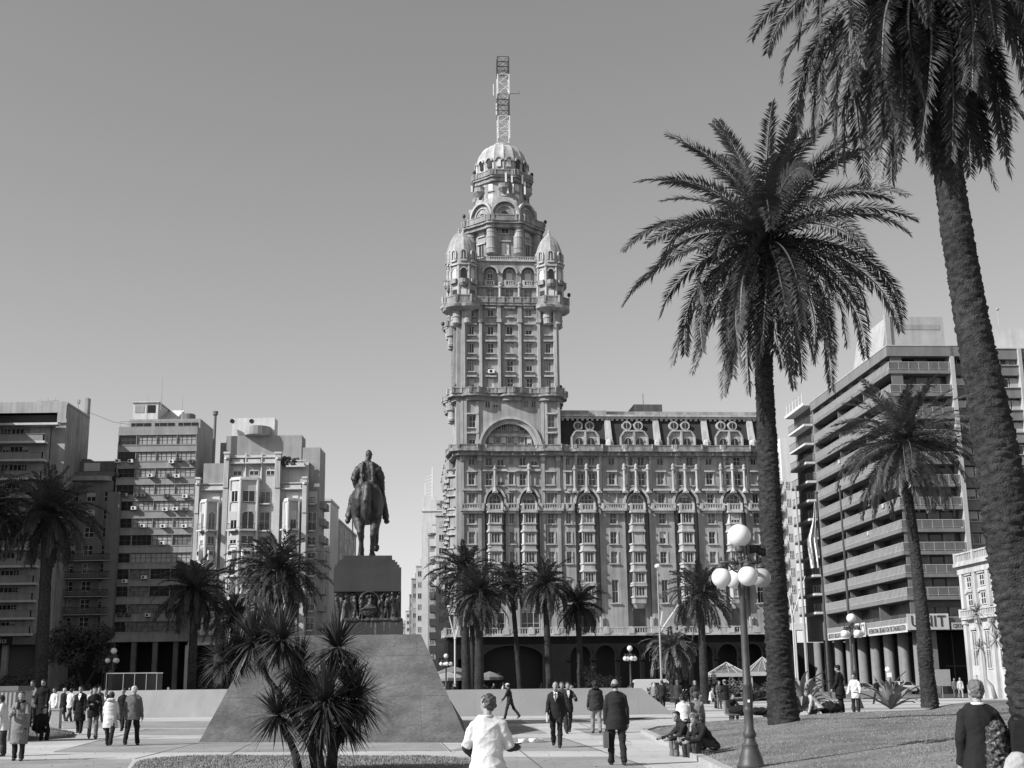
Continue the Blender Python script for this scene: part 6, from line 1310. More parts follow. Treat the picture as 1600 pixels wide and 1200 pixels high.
# ---------------- bronze relief of marching figures round the pedestal
def relief():
    r = random.Random(12); zb, zt_ = pz(970.5), pz(924); H = zt_-zb; xa, xb = px(520, 950), px(629, 950)
    g = MB(); n = 17; g.box(xa, xb, .02, .35, zb, zb+.12)
    for k in range(9): x = xa+.3+(xb-xa-.6)*k/8; g.ell((x, .14, zb+.04), (.34, .2, .06+.04*(k % 3)), 10, 6)
    def fig(x, y, h, lean, step, arm):
        z = zb+.12; s = h/1.72
        P = lambda a, b_, c_: (x+a*s, y+b_*s, z+c_*s)
        g.tube([P(-step, 0, 0), P(-step*.55+.05, 0, .45), P(0, 0, .85)], [.055*s, .07*s, .1*s], 7); g.tube([P(step, 0, 0), P(step*.5+.07, 0, .45), P(0, 0, .85)], [.055*s, .07*s, .1*s], 7)
        g.tube([P(0, 0, .8), P(lean*.5, 0, 1.15), P(lean, 0, 1.42)], [.13*s, .15*s, .12*s], 8); g.ell(P(lean*1.15, -.02, 1.62), (.095*s, .1*s, .12*s), 8, 7)
        g.tube([P(lean, -.05, 1.4), P(lean+arm*.5, -.14, 1.15), P(lean+arm, -.16, 1.25)], [.06*s, .05*s, .04*s], 6)
    for i in range(n):
        x = xa+.12+(xb-xa-.24)*(i+.5)/n+r.uniform(-.05, .05)
        fig(x, r.uniform(-.02, .18), H*r.uniform(.72, .92), r.uniform(-.14, .14), r.uniform(.05, .24), r.uniform(-.3, .3))
    for i in range(12): x = xa+(xb-xa)*r.random(); g.ell((x, .2, zt_-H*r.uniform(.06, .2)), (.1, .1, .12), 8, 6); g.tube([(x, .2, zb+.2), (x, .2, zt_-.25)], .12, 6)
    xm = xa+(xb-xa)*.52; a = [(xm+.42*math.cos(t_), -.02, zt_-.42+.40*math.sin(t_)) for t_ in [PI*k/12 for k in range(-2, 14)]]; g.tube(a, .035, 6)     # the wagon hoop
    g.ell((xm, .1, zb+.45), (.38, .2, .32), 12, 8); g.tube([(xm-.28, -.1, zb+.5), (xm+.3, -.1, zb+.55)], .04, 6)
    for x, l in ((xa+.3, .8), (xb-.5, -.7), (xa+1.9, .6)): g.tube([(x, -.08, zb+H*.55), (x+l*.35, -.12, zb+H*.95)], .018, 5)
    o = link('bronze_relief', blob(g, .028, 1, .02, 3, 20), mon); o.data.materials.append(M_bronze)
relief()

# ---------------- people
def rotx(v, a): return Vector((v.x, v.y*math.cos(a)-v.z*math.sin(a), v.y*math.sin(a)+v.z*math.cos(a)))
M_skin = mat('skin', .25, .55, .08, 6, spec=.3); M_hair_d = mat('dark_hair', .018, .5, .3, 12); M_hair_g = mat('grey_hair', .11, .6, .35, 14); M_hair_m = mat('brown_hair', .05, .55, .3, 12)
M_shoe = mat('black_shoe', .015, .35, .1)
def cloth(v): return mat('cloth_%03d' % round(v*1000), v, .85, .10, 5, bump=.004, bscale=40, spec=.15)
def person(label, at, face, H=1.74, coat=.03, legs=.04, top='jacket', hair='dark', len_=.74, la=(8, 8, 12), ra=(8, 8, 12), ll=(0, 4), rl=(0, 4), lean=2, sit=False, shirt=None, tie=False, skin_arm=False, bulk=1.0, hood=False, cap=None, scarf=None, female=False, group=None, turn=0, stoop=0, seat_h=.42, skirt=False, detail=1, shorts=None):
    """at = world point between the feet (or under the seat); face = heading in degrees, 0 looks to +Y, 180 towards the camera
    la/ra = arm (forward pitch, sideways, elbow bend); ll/rl = (thigh forward pitch, knee bend), degrees"""
    s = H/1.75; seed = int(abs(at[0]*131+at[1]*17)*10) % 9973; t = thing('person', label, 'person', loc=tuple(at), rz=R(face), group=group)
    far = detail == 0; vb, vc = (.010, .012) if detail == 2 else ((.0145, .018) if detail == 1 else (.020, .026))
    hipz = (.93 if not sit else seat_h+.12)*1.0
    def leg(sx, th, kn):
        hp = Vector((sx*.092, 0, hipz)); d = rotx(Vector((0, 0, -1)), R(th)); k = hp+d*.44+Vector((sx*.015, 0, 0)); d2 = rotx(Vector((0, 0, -1)), R(th-kn)); a = k+d2*.43; return hp, k, a, d2
    L1, L2 = leg(-1, *ll), leg(1, *rl)
    if not sit:   # the lower foot stands on the ground
        dz = min(L1[2].z, L2[2].z)-.075; hipz -= dz; L1, L2 = leg(-1, *ll), leg(1, *rl)
    ln = R(lean); pel = Vector((0, 0, hipz+.03))
    def up(h, x=0, y=0): v = rotx(Vector((x, y, h)), -ln); return pel+v
    shz = .50; nb = up(.535, 0, -.01); headc = up(.685, 0, .03)+Vector((0, .02*stoop, -.015*stoop))
    def arm(sx, pitch, side, el, inw=0):
        sh = up(shz-.072, sx*.170*(1+.12*(bulk-1))*(.93 if female else 1), 0); d = rotx(Vector((math.sin(R(side))*sx, 0, -math.cos(R(side)))), R(pitch)); e = sh+d*.29
        d2 = rotx(Vector((math.sin(R(side*.3))*sx-sx*math.sin(R(inw)), 0, -1)).normalized(), R(pitch+el)); w_ = e+d2*.255; return sh, e, w_, d2
    A1, A2 = arm(-1, *la), arm(1, *ra)
    b = MB()
    # head and neck
    tr = Matrix.Rotation(R(turn), 3, 'Z'); hd = lambda x, y, z: headc+tr @ Vector((x, y, z))
    E = Euler((0, 0, R(turn)))
    b.ell(hd(0, 0, .02), (.080, .101, .102), 16, 12, E); b.ell(hd(0, .022, -.048), (.062, .074, .076), 14, 10, E); b.ell(hd(0, .05, -.088), (.03, .03, .022), 8, 6, E)
    b.tube([hd(0, .092, .012), hd(0, .114, -.028)], [.010, .016], 6); b.ell(hd(0, .088, -.062), (.024, .014, .009), 8, 6, E); b.tube([hd(-.04, .084, .03), hd(.04, .084, .03)], .011, 6)
    for sx in (-1, 1): b.ell(hd(sx*.078, -.005, -.005), (.012, .02, .032), 8, 6, E); b.ell(hd(sx*.042, .07, -.03), (.018, .016, .018), 6, 5, E)
    b.tube([nb+Vector((0, -.005, -.06)), nb+Vector((0, 0, .03)), headc+Vector((0, -.012, -.05))], [.07, .056, .054], 12)
    # trunk, arms and legs under the clothes
    loft(b, [(tuple(up(-.02)), .13, .09), (tuple(up(.15)), .115, .085), (tuple(up(.33)), .14, .095), (tuple(up(.47)), .14, .08), (tuple(up(.53)), .07, .06)])
    for sh, e, w_, d2 in (A1, A2):
        b.tube([sh, (sh+e)/2, e, (e+w_)/2, w_], [.05, .046, .038, .038, .028], 10)
        # hand: palm, four fingers and a thumb
        sx = -1 if sh is A1[0] else 1; d2 = d2.normalized(); fw = rotx(Vector((0, 1, 0)), R(20)); fw = (fw-d2*fw.dot(d2)).normalized(); inn = Vector((-sx, 0, 0)); inn = (inn-d2*inn.dot(d2)); inn = inn.normalized() if inn.length > .1 else fw.cross(d2)
        pc = w_+d2*.045; b.tube([w_, w_+d2*.03, w_+d2*.085], [.027, .034, .036], 8, flat=.8)
        if not far:
            for q, (off, L_) in enumerate(((-.027, .062), (-.009, .072), (.009, .068), (.027, .052))):
                p0 = w_+d2*.082+fw*(-off); p1 = p0+d2*L_*.5+inn*.006; p2 = p1+d2*L_*.35+inn*.018; p3 = p2+d2*L_*.15+inn*.018; b.tube([p0-d2*.02, p0, p1, p2, p3], [.0105, .0105, .010, .0095, .007], 6)
            b.tube([w_+d2*.025+fw*.02, w_+d2*.055+fw*.045, w_+d2*.085+fw*.055+inn*.01], [.015, .013, .009], 6)
    for hp, k, a, d2 in (L1, L2): b.tube([hp, (hp+k)/2, k, (k+a)/2, a], [.08, .07, .052, .052, .035], 10); b.ell(a+Vector((0, .05, -.04)), (.036, .11, .03), 8, 6)
    def fin(mb, name, M, vox, sm=3, fold=0.0, fs=9.0):
        me = blob(mb, vox, sm, fold, seed, fs); me.materials.append(M); o = link(name, me, t); o.scale = (s, s, s); return o
    fin(b, 'body', M_skin, vb, 1)
    if detail:
        for sx in (-1, 1): e = MB(); e.ell(hd(sx*.031, .089, .008), (.011, .007, .006), 8, 6, E); q = e.build('eye', M_black, t, smooth=True); q.scale = (s, s, s)
    # trousers, shoes
    b = MB()
    for (hp, k, a, d2), sx in ((L1, -1), (L2, 1)): b.tube([hp+Vector((0, 0, .05)), hp*.6+k*.4, k+Vector((0, .004, 0)), (k+a)/2-Vector((0, .01, 0)), a+d2*.015], [.105 if len_ < .72 else .088, (.092 if len_ < .72 else .082)*bulk**.5, .072, .066, .066], 14); 
    loft(b, [(tuple(pel+Vector((0, -.005, -.10 if not sit else -.06))), .14*bulk**.5, .105), (tuple(up(.03)), (.165 if len_ < .72 else .145)*bulk**.5, .12 if len_ < .72 else .1), (tuple(up(.13)), .135*bulk**.5, .10)])
    if sit: b.ell(pel+Vector((0, -.03, -.03)), (.175, .14, .10), 12, 8)
    if skirt: loft(b, [((0, .02, .38), .24, .2), (tuple(pel), .18, .13)])
    fin(b, 'trousers' if not skirt else 'skirt', cloth(legs), vc, 3, .026, 10)
    for hp, k, a, d2 in (L1, L2):
        b = MB(); dd = d2; toe = rotx(Vector((0, 1, 0)), math.asin(max(-1, min(1, -dd.y)))*-0.0); pitch = math.atan2(dd.y, -dd.z)*.8 if not sit else 0
        f = rotx(Vector((0, 1, 0)), pitch if a.z > .12 else 0); u_ = rotx(Vector((0, 0, 1)), pitch if a.z > .12 else 0)
        b.tube([a+u_*.02, a-u_*.03], [.045, .05], 10); b.tube([a-f*.045-u_*.045, a+f*.03-u_*.04, a+f*.12-u_*.05, a+f*.175-u_*.056], [.038, .044, .042, .02], 10, flat=.75)
        me = blob(b, .012 if not far else .02, 1); me.materials.append(M_shoe); o = link('shoe', me, t); o.scale = (s, s, s)
    # upper garment
    b = MB(); hem = up(0).z-(.93-len_*.93)*0; hz = len_                      # hem length below the shoulders, metres
    wB = bulk
    secs = []; hb = .52-hz
    if hb < -.02 and not sit:     # skirts of a coat hang below the hips
        secs += [((0, -.0+.02*math.sin(ln), pel.z+hb), (.205+.08*max(0, -hb-.25))*wB, .145*wB+.05*max(0, -hb-.2)), ((0, 0, pel.z-.06), .197*wB, .146*wB)]
    elif sit: secs += [(tuple(pel+Vector((0, -.02, -.05))), .19*wB, .15*wB)]
    secs += [(tuple(up(.04)), .178*wB, .128*wB), (tuple(up(.2)), .165*wB, .122*wB), (tuple(up(.34)), .185*wB, .13*wB), (tuple(up(.42)), .186*wB*(.94 if female else 1), .122*wB), (tuple(up(.47)), .165*(.94 if female else 1), .108), (tuple(up(.51)), .115, .09), (tuple(up(.55)), .07, .07)]
    loft(b, secs)
    for sh, e, w_, d2 in (A1, A2):
        if skin_arm: b.tube([sh, (sh+e)/2, e*.96+sh*.04], [.068, .072, .072], 12); b.ell(sh, (.066, .066, .066), 10, 8); b.tube([nb+Vector((0, -.01, -.035)), nb*.45+sh*.55+Vector((0, 0, .025)), sh+Vector((0, 0, .005))], [.06, .058, .058], 10)
        else:
            q = (up(shz, 0, 0)-sh); b.tube([sh+q*.34, sh+q*.02, (sh*.5+e*.5), e, (e+w_)/2, w_+d2*.01], [.05, .062*wB**.5, .064*wB**.5, .058*wB**.5, .052, .046*wB**.3], 12); b.ell(sh, (.064*wB**.5,)*3, 10, 8); b.tube([nb+Vector((0, -.01, -.035)), nb*.45+sh*.55+Vector((0, 0, .022)), sh+Vector((0, 0, .005))], [.06, .056, .056], 10)
    fin(b, {'jacket': 'jacket', 'coat': 'coat', 'shirt': 'shirt', 'parka': 'parka', 'tunic': 'tunic'}.get(top, top), cloth(coat), vc, 3, .030 if top != 'suit' else .018, 9)
    if skin_arm is not False and skin_arm is not True:
        for sh, e, w_, d2 in (A1, A2): b = MB(); b.tube([e*.97+sh*.03, e, (e+w_)/2, w_], [.06, .055, .05, .046], 12); fin(b, 'sleeve', cloth(skin_arm), vc, 2, .015, 12)
    # collar
    b = MB(); cl = [nb+Vector((.062*math.cos(a), .062*math.sin(a)-.004, -.012 if math.sin(a) > .5 else .012)) for a in [2*PI*k/14 for k in range(15)]]; b.tube(cl, .016, 6)
    o = b.build('collar', cloth(shirt) if shirt else cloth(coat), t, smooth=True, fix=False); o.scale = (s, s, s)
    if shirt:
        b = MB(); f = lambda h, x, y: up(h, x, y); b.add([f(.53, -.05, .082), f(.53, .05, .082), f(.40, .045, .128*wB+.014), f(.27, 0, .128*wB+.016), f(.40, -.045, .128*wB+.014)], [(0,4,3,2,1)]); o = b.build('shirt_front', cloth(shirt), t, fix=False); o.scale = (s, s, s)
        if tie: b = MB(); b.tube([f(.52, 0, .10), f(.42, 0, .138*wB+.012), f(.28, 0, .128*wB+.022)], [.014, .022, .016], 6, flat=.3); o = b.build('tie', cloth(.12), t, fix=False); o.scale = (s, s, s)
    if scarf: b = MB(); b.tube([nb+Vector((.085*math.cos(a), .085*math.sin(a), .02*math.cos(2*a)-.01)) for a in [2*PI*k/14 for k in range(15)]], .038, 8); b.tube([nb+Vector((.04, .11, -.02)), up(.36, .05, .15*wB)], [.04, .045], 8, flat=.5); fin(b, 'scarf', cloth(scarf), vc, 2, .02, 14)
    if hood: b = MB(); b.tube([nb+Vector((-.11, -.03, 0)), nb+Vector((-.06, -.1, .03)), nb+Vector((.06, -.1, .03)), nb+Vector((.11, -.03, 0))], .045, 8); fin(b, 'hood', cloth(coat), vc, 2, .02)
    # hair, caps
    if hair:
        Mh = {'dark': M_hair_d, 'grey': M_hair_g, 'brown': M_hair_m, 'white': mat('white_hair', .42, .6, .2, 14)}[hair.split('_')[0]]; b = MB()
        if 'bald' in hair: b.ell(hd(0, -.026, -.012), (.0835, .088, .064), 14, 10, E)
        else:
            b.ell(hd(0, -.022, .042), (.087, .094, .088), 14, 10, E); b.ell(hd(0, -.045, -.01), (.08, .066, .075), 12, 8, E)
            if 'long' in hair: b.ell(hd(0, -.06, -.09), (.095, .06, .13), 12, 8, E); b.tube([hd(-.085, -.0, .02), hd(-.092, -.01, -.12)], .03, 8); b.tube([hd(.085, 0, .02), hd(.092, -.01, -.12)], .03, 8)
            else: b.tube([hd(-.05, .06, .085), hd(0, .068, .095), hd(.05, .06, .085)], .018, 6)
        fin(b, 'hair', Mh, .010 if not far else .016, 1, .028, 38)
    if cap is not None: b = MB(); b.lathe([(.105, -.0), (.108, .02), (.10, .06), (.06, .095), (.01, .10)], 0, 0, 14); b.v = [tuple(hd(p[0], p[1]-.01, p[2]+.04)) for p in b.v]; b.add([tuple(hd(x, y, .045)) for x, y in ((-.07, .07), (-.06, .15), (0, .17), (.06, .15), (.07, .07))]+[tuple(hd(x, y, .055)) for x, y in ((-.07, .07), (-.06, .15), (0, .17), (.06, .15), (.07, .07))], [(0,1,2,3,4), (9,8,7,6,5), (0,5,6,1), (1,6,7,2), (2,7,8,3), (3,8,9,4)]); fin(b, 'cap', cloth(cap), .012, 1)
    t['_hand_l'] = tuple(A1[2]*s+A1[3].normalized()*.07*s); t['_hand_r'] = tuple(A2[2]*s+A2[3].normalized()*.07*s)
    return t
def hand(t, side):
    M = Matrix.Translation(t.location) @ Matrix.Rotation(t.rotation_euler.z, 4, 'Z'); return M @ Vector(t['_hand_'+side])
def lawn_at(x, y): return max(0.0, float(lawn_h(np.array([x]), np.array([y]))[0]))
def at(px_, py_, z=0.0): return G(px_, py_, z)
def atY(px_, Y, z=0.0): p = W(px_, 1150 if Y < 60 else 1090, Y); return Vector((p.x, Y, z))
def atH(px_, ptop, H, z=None, Y=None):  # stand someone of height H at distance Y
    p = W(px_, ptop, Y); return Vector((p.x, Y, p.z-H))
WALK = dict(ll=(22, 6), rl=(-18, 14)); WALK2 = dict(ll=(-16, 14), rl=(20, 5))
# right-hand side and middle
waiter = person('waiter in white tunic with dark sleeves seen from behind carrying a tray', (W(762, 1150, 14.8).x, 14.8, 0), -6, H=1.57, coat=.50, legs=.52, top='tunic', hair='brown', len_=.80, la=(8, 22, 62, 20), ra=(14, 20, 74, -8), skin_arm=.03, bulk=1.10, turn=52, lean=0, detail=2, shirt=None)
h = hand(waiter, 'r'); tr_ = thing('serving_tray', 'oval metal tray with cups carried by the waiter in white', 'tray', loc=(h.x+.14, h.y+.10, h.z+.03)); b = MB(); b.lathe([(.01, 0), (.15, 0), (.185, .015), (.19, .022), (.15, .008), (.01, .008)], 0, 0, 24, cap=False); b.v = [(p[0]*1.25, p[1], p[2]) for p in b.v]; b.build('plate', mat('tray_metal', .6, .25, .05, metal=.8), tr_, smooth=True)
for i, (x, y, k) in enumerate(((-.1, 0, .03), (.02, .05, .03), (.1, -.04, .03))):
    b = MB(); b.lathe([(.03, .01), (.042, .012), (.045, .055), (.04, .055), (.035, .02)], x, y, 14, cap=False); c_ = tag(b.build('coffee_cup', M_white, None, smooth=True), ['white cup on the waiter\'s tray nearest his arm', 'white cup in the middle of the waiter\'s tray', 'white cup at the outer end of the waiter\'s tray'][i], 'cup', 'cups on the tray'); c_.location = tr_.location
suit = person('bald man in dark suit and pale tie walking towards the camera with a folder', at(870, 1168), 174, H=1.76, coat=.018, legs=.018, top='suit', hair='dark_bald', len_=.73, shirt=.75, tie=True, la=(-12, 6, 16), ra=(6, 10, 34), **WALK)
h = hand(suit, 'r'); b = MB(); b.box(-.015, .015, -.15, .15, -.12, .12); o = tag(b.build('document_folder', M_plaster_w), 'pale folder held at the hip of the man in the dark suit', 'folder'); o.location = (h.x, h.y-.02, h.z-.02)
person('man in open dark jacket just behind the bald man in the suit', at(888, 1146), 190, H=1.74, coat=.025, legs=.03, hair='dark', shirt=.6, ra=(10, 12, 20), la=(26, 22, 78, 30), **WALK2)
person('grey haired man mostly hidden behind the suited man', at(879, 1141), 182, H=1.70, coat=.05, legs=.04, hair='grey', ll=(4, 4), rl=(-6, 8))
person('man in dark cap and jacket striding left past the granite wall', at(797, 1124), 74, H=1.72, coat=.03, legs=.025, hair='dark', cap=.5, lean=8, la=(24, 5, 18), ra=(-14, 5, 10), ll=(18, 4), rl=(-24, 14))
person('man in puffy dark jacket and pale jeans walking away', at(932, 1146), 4, H=1.74, coat=.03, legs=.20, top='jacket', hair='dark', len_=.70, bulk=1.22, hood=True, la=(10, 12, 20), ra=(10, 12, 20), ll=(8, 4), rl=(-8, 10))
brief = person('bald man in dark suit walking away with a briefcase', at(965, 1196), 4, H=1.76, coat=.022, legs=.022, top='suit', hair='dark_bald', len_=.75, la=(2, 8, 4), ra=(-6, 10, 14), ll=(12, 3), rl=(-10, 10), bulk=1.1, detail=2)
h = hand(brief, 'l'); bc = thing('briefcase', 'slim brown briefcase in the hand of the bald man walking away', 'briefcase', loc=(h.x, h.y, h.z)); b = MB(); b.box(-.05, .05, -.21, .21, -.42, -.09); b.build('case', mat('brown_leather', .10, .45, .2, 6), bc); b = MB(); b.tube([(0, -.06, -.09), (0, -.055, -.04), (0, .055, -.04), (0, .06, -.09)], .01, 6); b.build('handle', M_black, bc)
person('fair haired woman in pale jacket walking away beside the man in the dark jacket', at(1023, 1106), 0, H=1.62, coat=.20, legs=.05, hair='white_long', len_=.62, female=True, **WALK)
person('man in dark jacket walking away right of the fair haired woman', at(1036, 1111), 3, H=1.78, coat=.025, legs=.02, hair='dark', len_=.64, bulk=1.12, **WALK2)
person('grey haired man in long dark blazer walking away, third of the trio', at(1060, 1112.5), -4, H=1.76, coat=.045, legs=.035, hair='grey', len_=.80, ll=(8, 3), rl=(-9, 12))
person('woman with curly dark hair standing behind the seated group', atH(1084, 1064, 1.66, Y=57), 200, H=1.66, coat=.05, legs=.04, hair='dark_long', female=True, la=(20, 10, 60, 20), ra=(20, 10, 60, 20))
# seated on the kerb
def seated(lab, px_, ytop, Y, z, face, **k):
    p = W(px_, 1150, Y); return person(lab, (p.x, Y, z), face, sit=True, ll=k.pop('ll', (82, 88)), rl=k.pop('rl', (78, 84)), **k)
KS = dict(ll=(116, 118), rl=(110, 114), seat_h=.13)
seated('left of the three people sitting on the kerb, dark jacket and faded jeans, hands forward', 1076, 1116, 31.4, .0, 108, H=1.76, coat=.022, legs=.13, hair='dark', lean=24, la=(34, 6, 48), ra=(38, 6, 44), turn=38, **KS)
seated('middle of the three people sitting on the kerb, dark hair and scarf', 1094, 1117, 30.9, .0, 116, H=1.68, coat=.03, legs=.035, hair='dark_long', female=True, lean=14, la=(28, 8, 62, 20), ra=(28, 8, 60, 20), turn=46, scarf=.3, **KS)
seated('right of the three people sitting on the kerb, grey hat, leaning forward over knees', 1113, 1120, 30.3, .02, 102, H=1.78, coat=.016, legs=.04, hair='dark', cap=.10, lean=34, la=(30, 8, 52), ra=(34, 8, 48), turn=30, **KS)
seated('person in white jacket sitting with back to the camera behind the kerb group', 1071, 1093, 39.5, .34, 10, H=1.66, coat=.55, legs=.04, hair='dark', lean=14, bulk=1.05, seat_h=.12)
seated('person in grey jacket sitting close beside the one in white', 1089, 1091, 39.8, .36, -14, H=1.7, coat=.16, legs=.05, hair='brown', lean=12, bulk=1.1, cap=.08, seat_h=.12)
# further right across the paving
seated('person in white sitting at the foot of the long trunked palm', 1113, 1070, 84, .0, 230, H=1.7, coat=.6, legs=.03, hair='dark', lean=12, seat_h=.4, detail=0)
person('person in patterned jacket standing beside the seated one in white', atY(1124, 82), 200, H=1.68, coat=.09, legs=.12, hair='brown', detail=0)
person('man in dark jacket and pale jeans standing with back to the lamp post', atH(1133, 1063, 1.78, Y=70), 40, H=1.78, coat=.015, legs=.16, hair='dark', cap=.2, bulk=1.15, la=(30, 10, 70, 20), ra=(30, 10, 70, 20))
seated('dark clothed person sitting on the far side of the lawn left of the big lamp', 1143, 1086, 56, .1, 200, H=1.7, coat=.015, legs=.02, hair='dark', lean=22, seat_h=.2, la=(50, 8, 20), ra=(50, 8, 20))
def on_lawn(px_, Y): p = W(px_, 1110, Y); return Vector((p.x, Y, lawn_at(p.x, Y)))
person('man in dark coat and cap standing on the lawn crest', on_lawn(1315, 50.5), 60, H=1.80, coat=.016, legs=.016, hair='dark', cap=.02, top='coat', len_=.92, bulk=1.18, la=(12, 8, 22), ra=(12, 8, 22))
person('person in white shirt with dark bag standing behind the lamp on the lawn', on_lawn(1338, 53), 150, H=1.66, coat=.62, legs=.03, hair='dark', la=(10, 14, 30), ra=(10, 14, 30))
person('walker in dark jacket carrying a white bag towards the columns', atY(1371, 92), 30, H=1.72, coat=.015, legs=.02, hair='dark', detail=0, **WALK)
person('person in pale jacket walking by the corner of the modern block', atY(1502, 112), 170, H=1.74, coat=.4, legs=.28, hair='grey', detail=0, **WALK)
person('person in grey coat behind the pale jacketed walker at the block corner', atY(1493, 116), 175, H=1.70, coat=.12, legs=.1, hair='dark', detail=0, **WALK2)
seated('stooping person in pale jacket beside the curling agave', 1284, 1087, 49.5, lawn_at(W(1284, 1110, 49.5).x, 49.5)-.05, 70, H=1.7, coat=.38, legs=.08, hair='brown', lean=40, seat_h=.2, bulk=1.15)
pr = W(1531, 1150, 14.3); person('man in black suit with white collar standing at the right edge, back turned', (pr.x, 14.3, 0), -8, H=1.66, coat=.016, legs=.016, top='suit', hair='grey', len_=.76, shirt=.75, la=(-4, 9, 14), ra=(22, 26, 96, 30), bulk=1.08, lean=0, turn=14, detail=2)
# left group
wl_ = person('woman in long pale grey coat and dark scarf holding a camera', at(27, 1189), 188, H=1.64, coat=.17, legs=.02, top='coat', hair='dark', len_=1.06, female=True, scarf=.02, la=(26, 12, 74, 20), ra=(28, 12, 78, 30), ll=(5, 3), rl=(-5, 5), turn=10, detail=2)
h = hand(wl_, 'r'); b = MB(); b.box(-.06, .06, -.03, .03, -.04, .045); b.lathe([(.03, 0), (.03, .05)], 0, 0, 10); b.v[8:] = [(p[0], -.03-p[2], p[1]) for p in b.v[8:]]; o = tag(b.build('compact_camera', mat('camera_silver', .4, .35, .1, metal=.5)), 'small silver camera in the hands of the woman in the long coat', 'camera'); o.location = (h.x-.03, h.y, h.z+.03)
pe = person('person in white jacket at the left edge carrying a white bag', at(3, 1182), 100, H=1.55, coat=.5, legs=.03, hair='dark', female=True, lean=10, la=(20, 8, 20), ra=(10, 8, 6))
h = hand(pe, 'r'); b = MB(); b.tube([(0, 0, -.02), (0, 0, -.12), (0, 0, -.4), (0, 0, -.62)], [.02, .08, .15, .17], 10, flat=.5); o = tag(b.build('shopping_bag', M_plaster_w, smooth=True), 'white shopping bag hanging at the left edge', 'bag'); o.location = (h.x, h.y-.06, h.z)
person('man in long black overcoat and white shirt walking towards the camera', at(123, 1146), 178, H=1.78, coat=.012, legs=.014, top='coat', hair='dark', len_=1.02, shirt=.8, la=(4, 8, 8), ra=(4, 8, 8), ll=(8, 2), rl=(-8, 8), bulk=1.05)
person('man in black jacket and faded jeans holding something to his chest', at(144, 1155), 200, H=1.74, coat=.014, legs=.11, hair='dark', len_=.74, la=(20, 10, 100, 30), ra=(20, 10, 80, 30), ll=(10, 4), rl=(-10, 8))
person('person in pale hooded parka and dark jeans walking away', at(170, 1166), 6, H=1.62, coat=.50, legs=.02, top='parka', hair='dark', len_=.86, hood=True, female=True, bulk=1.14, la=(12, 10, 30), ra=(12, 10, 30), detail=2, **WALK)
person('white haired man in grey bomber jacket and dark trousers walking away', at(205, 1165), 2, H=1.78, coat=.10, legs=.014, hair='white', len_=.70, bulk=1.16, la=(6, 12, 14), ra=(6, 12, 14), detail=2, **WALK2)
person('woman in dark coat facing the camera behind the white haired man', at(190, 1142), 176, H=1.70, coat=.014, legs=.014, top='coat', len_=1.0, hair='brown', female=True, **WALK)
person('man with glasses in dark jacket behind the hooded parka', at(163, 1141), 182, H=1.72, coat=.03, legs=.03, hair='dark', shirt=.6, **WALK)
person('person in pale top seen between the coat and the black jacket', at(140, 1133), 186, H=1.70, coat=.4, legs=.04, hair='dark', detail=0, **WALK)
person('grey headed man at the back of the walking crowd', at(153, 1130), 184, H=1.78, coat=.05, legs=.03, hair='grey', detail=0, **WALK2)
person('man in black coat with a dark bag walking away past the plinth', at(97, 1127), -30, H=1.76, coat=.014, legs=.08, top='coat', len_=.98, hair='white', detail=1, bulk=1.1, **WALK)
person('person in white shirt and grey waistcoat left of the black coat', at(83, 1129), 160, H=1.76, coat=.55, legs=.05, hair='brown', detail=1, **WALK2)
person('person in white top with head turned, right of the black coat', at(108, 1128), -20, H=1.74, coat=.58, legs=.04, hair='dark', detail=0, **WALK)
def on_left(px_, Y): p = W(px_, 1130, Y); return Vector((p.x, Y, max(0, float(lawn_l_h(np.array([p.x]), np.array([Y]))[0]))))
person('person in grey checked jacket standing on the small left lawn', on_left(49, 50), 150, H=1.68, coat=.16, legs=.02, hair='brown', la=(30, 10, 70, 20), ra=(24, 10, 60, 10))
person('tall dark coated person standing on the small left lawn', on_left(65, 49.5), 170, H=1.76, coat=.01, legs=.01, top='coat', len_=1.0, hair='dark', bulk=1.1)
seated('heavy dark clothed person sitting on the left lawn with a newspaper', 59, 1095, 45.5, float(lawn_l_h(np.array([W(59, 1130, 45.5).x]), np.array([45.5]))[0])-.05, 230, H=1.74, coat=.012, legs=.012, hair='dark', lean=26, bulk=1.25, seat_h=.3)
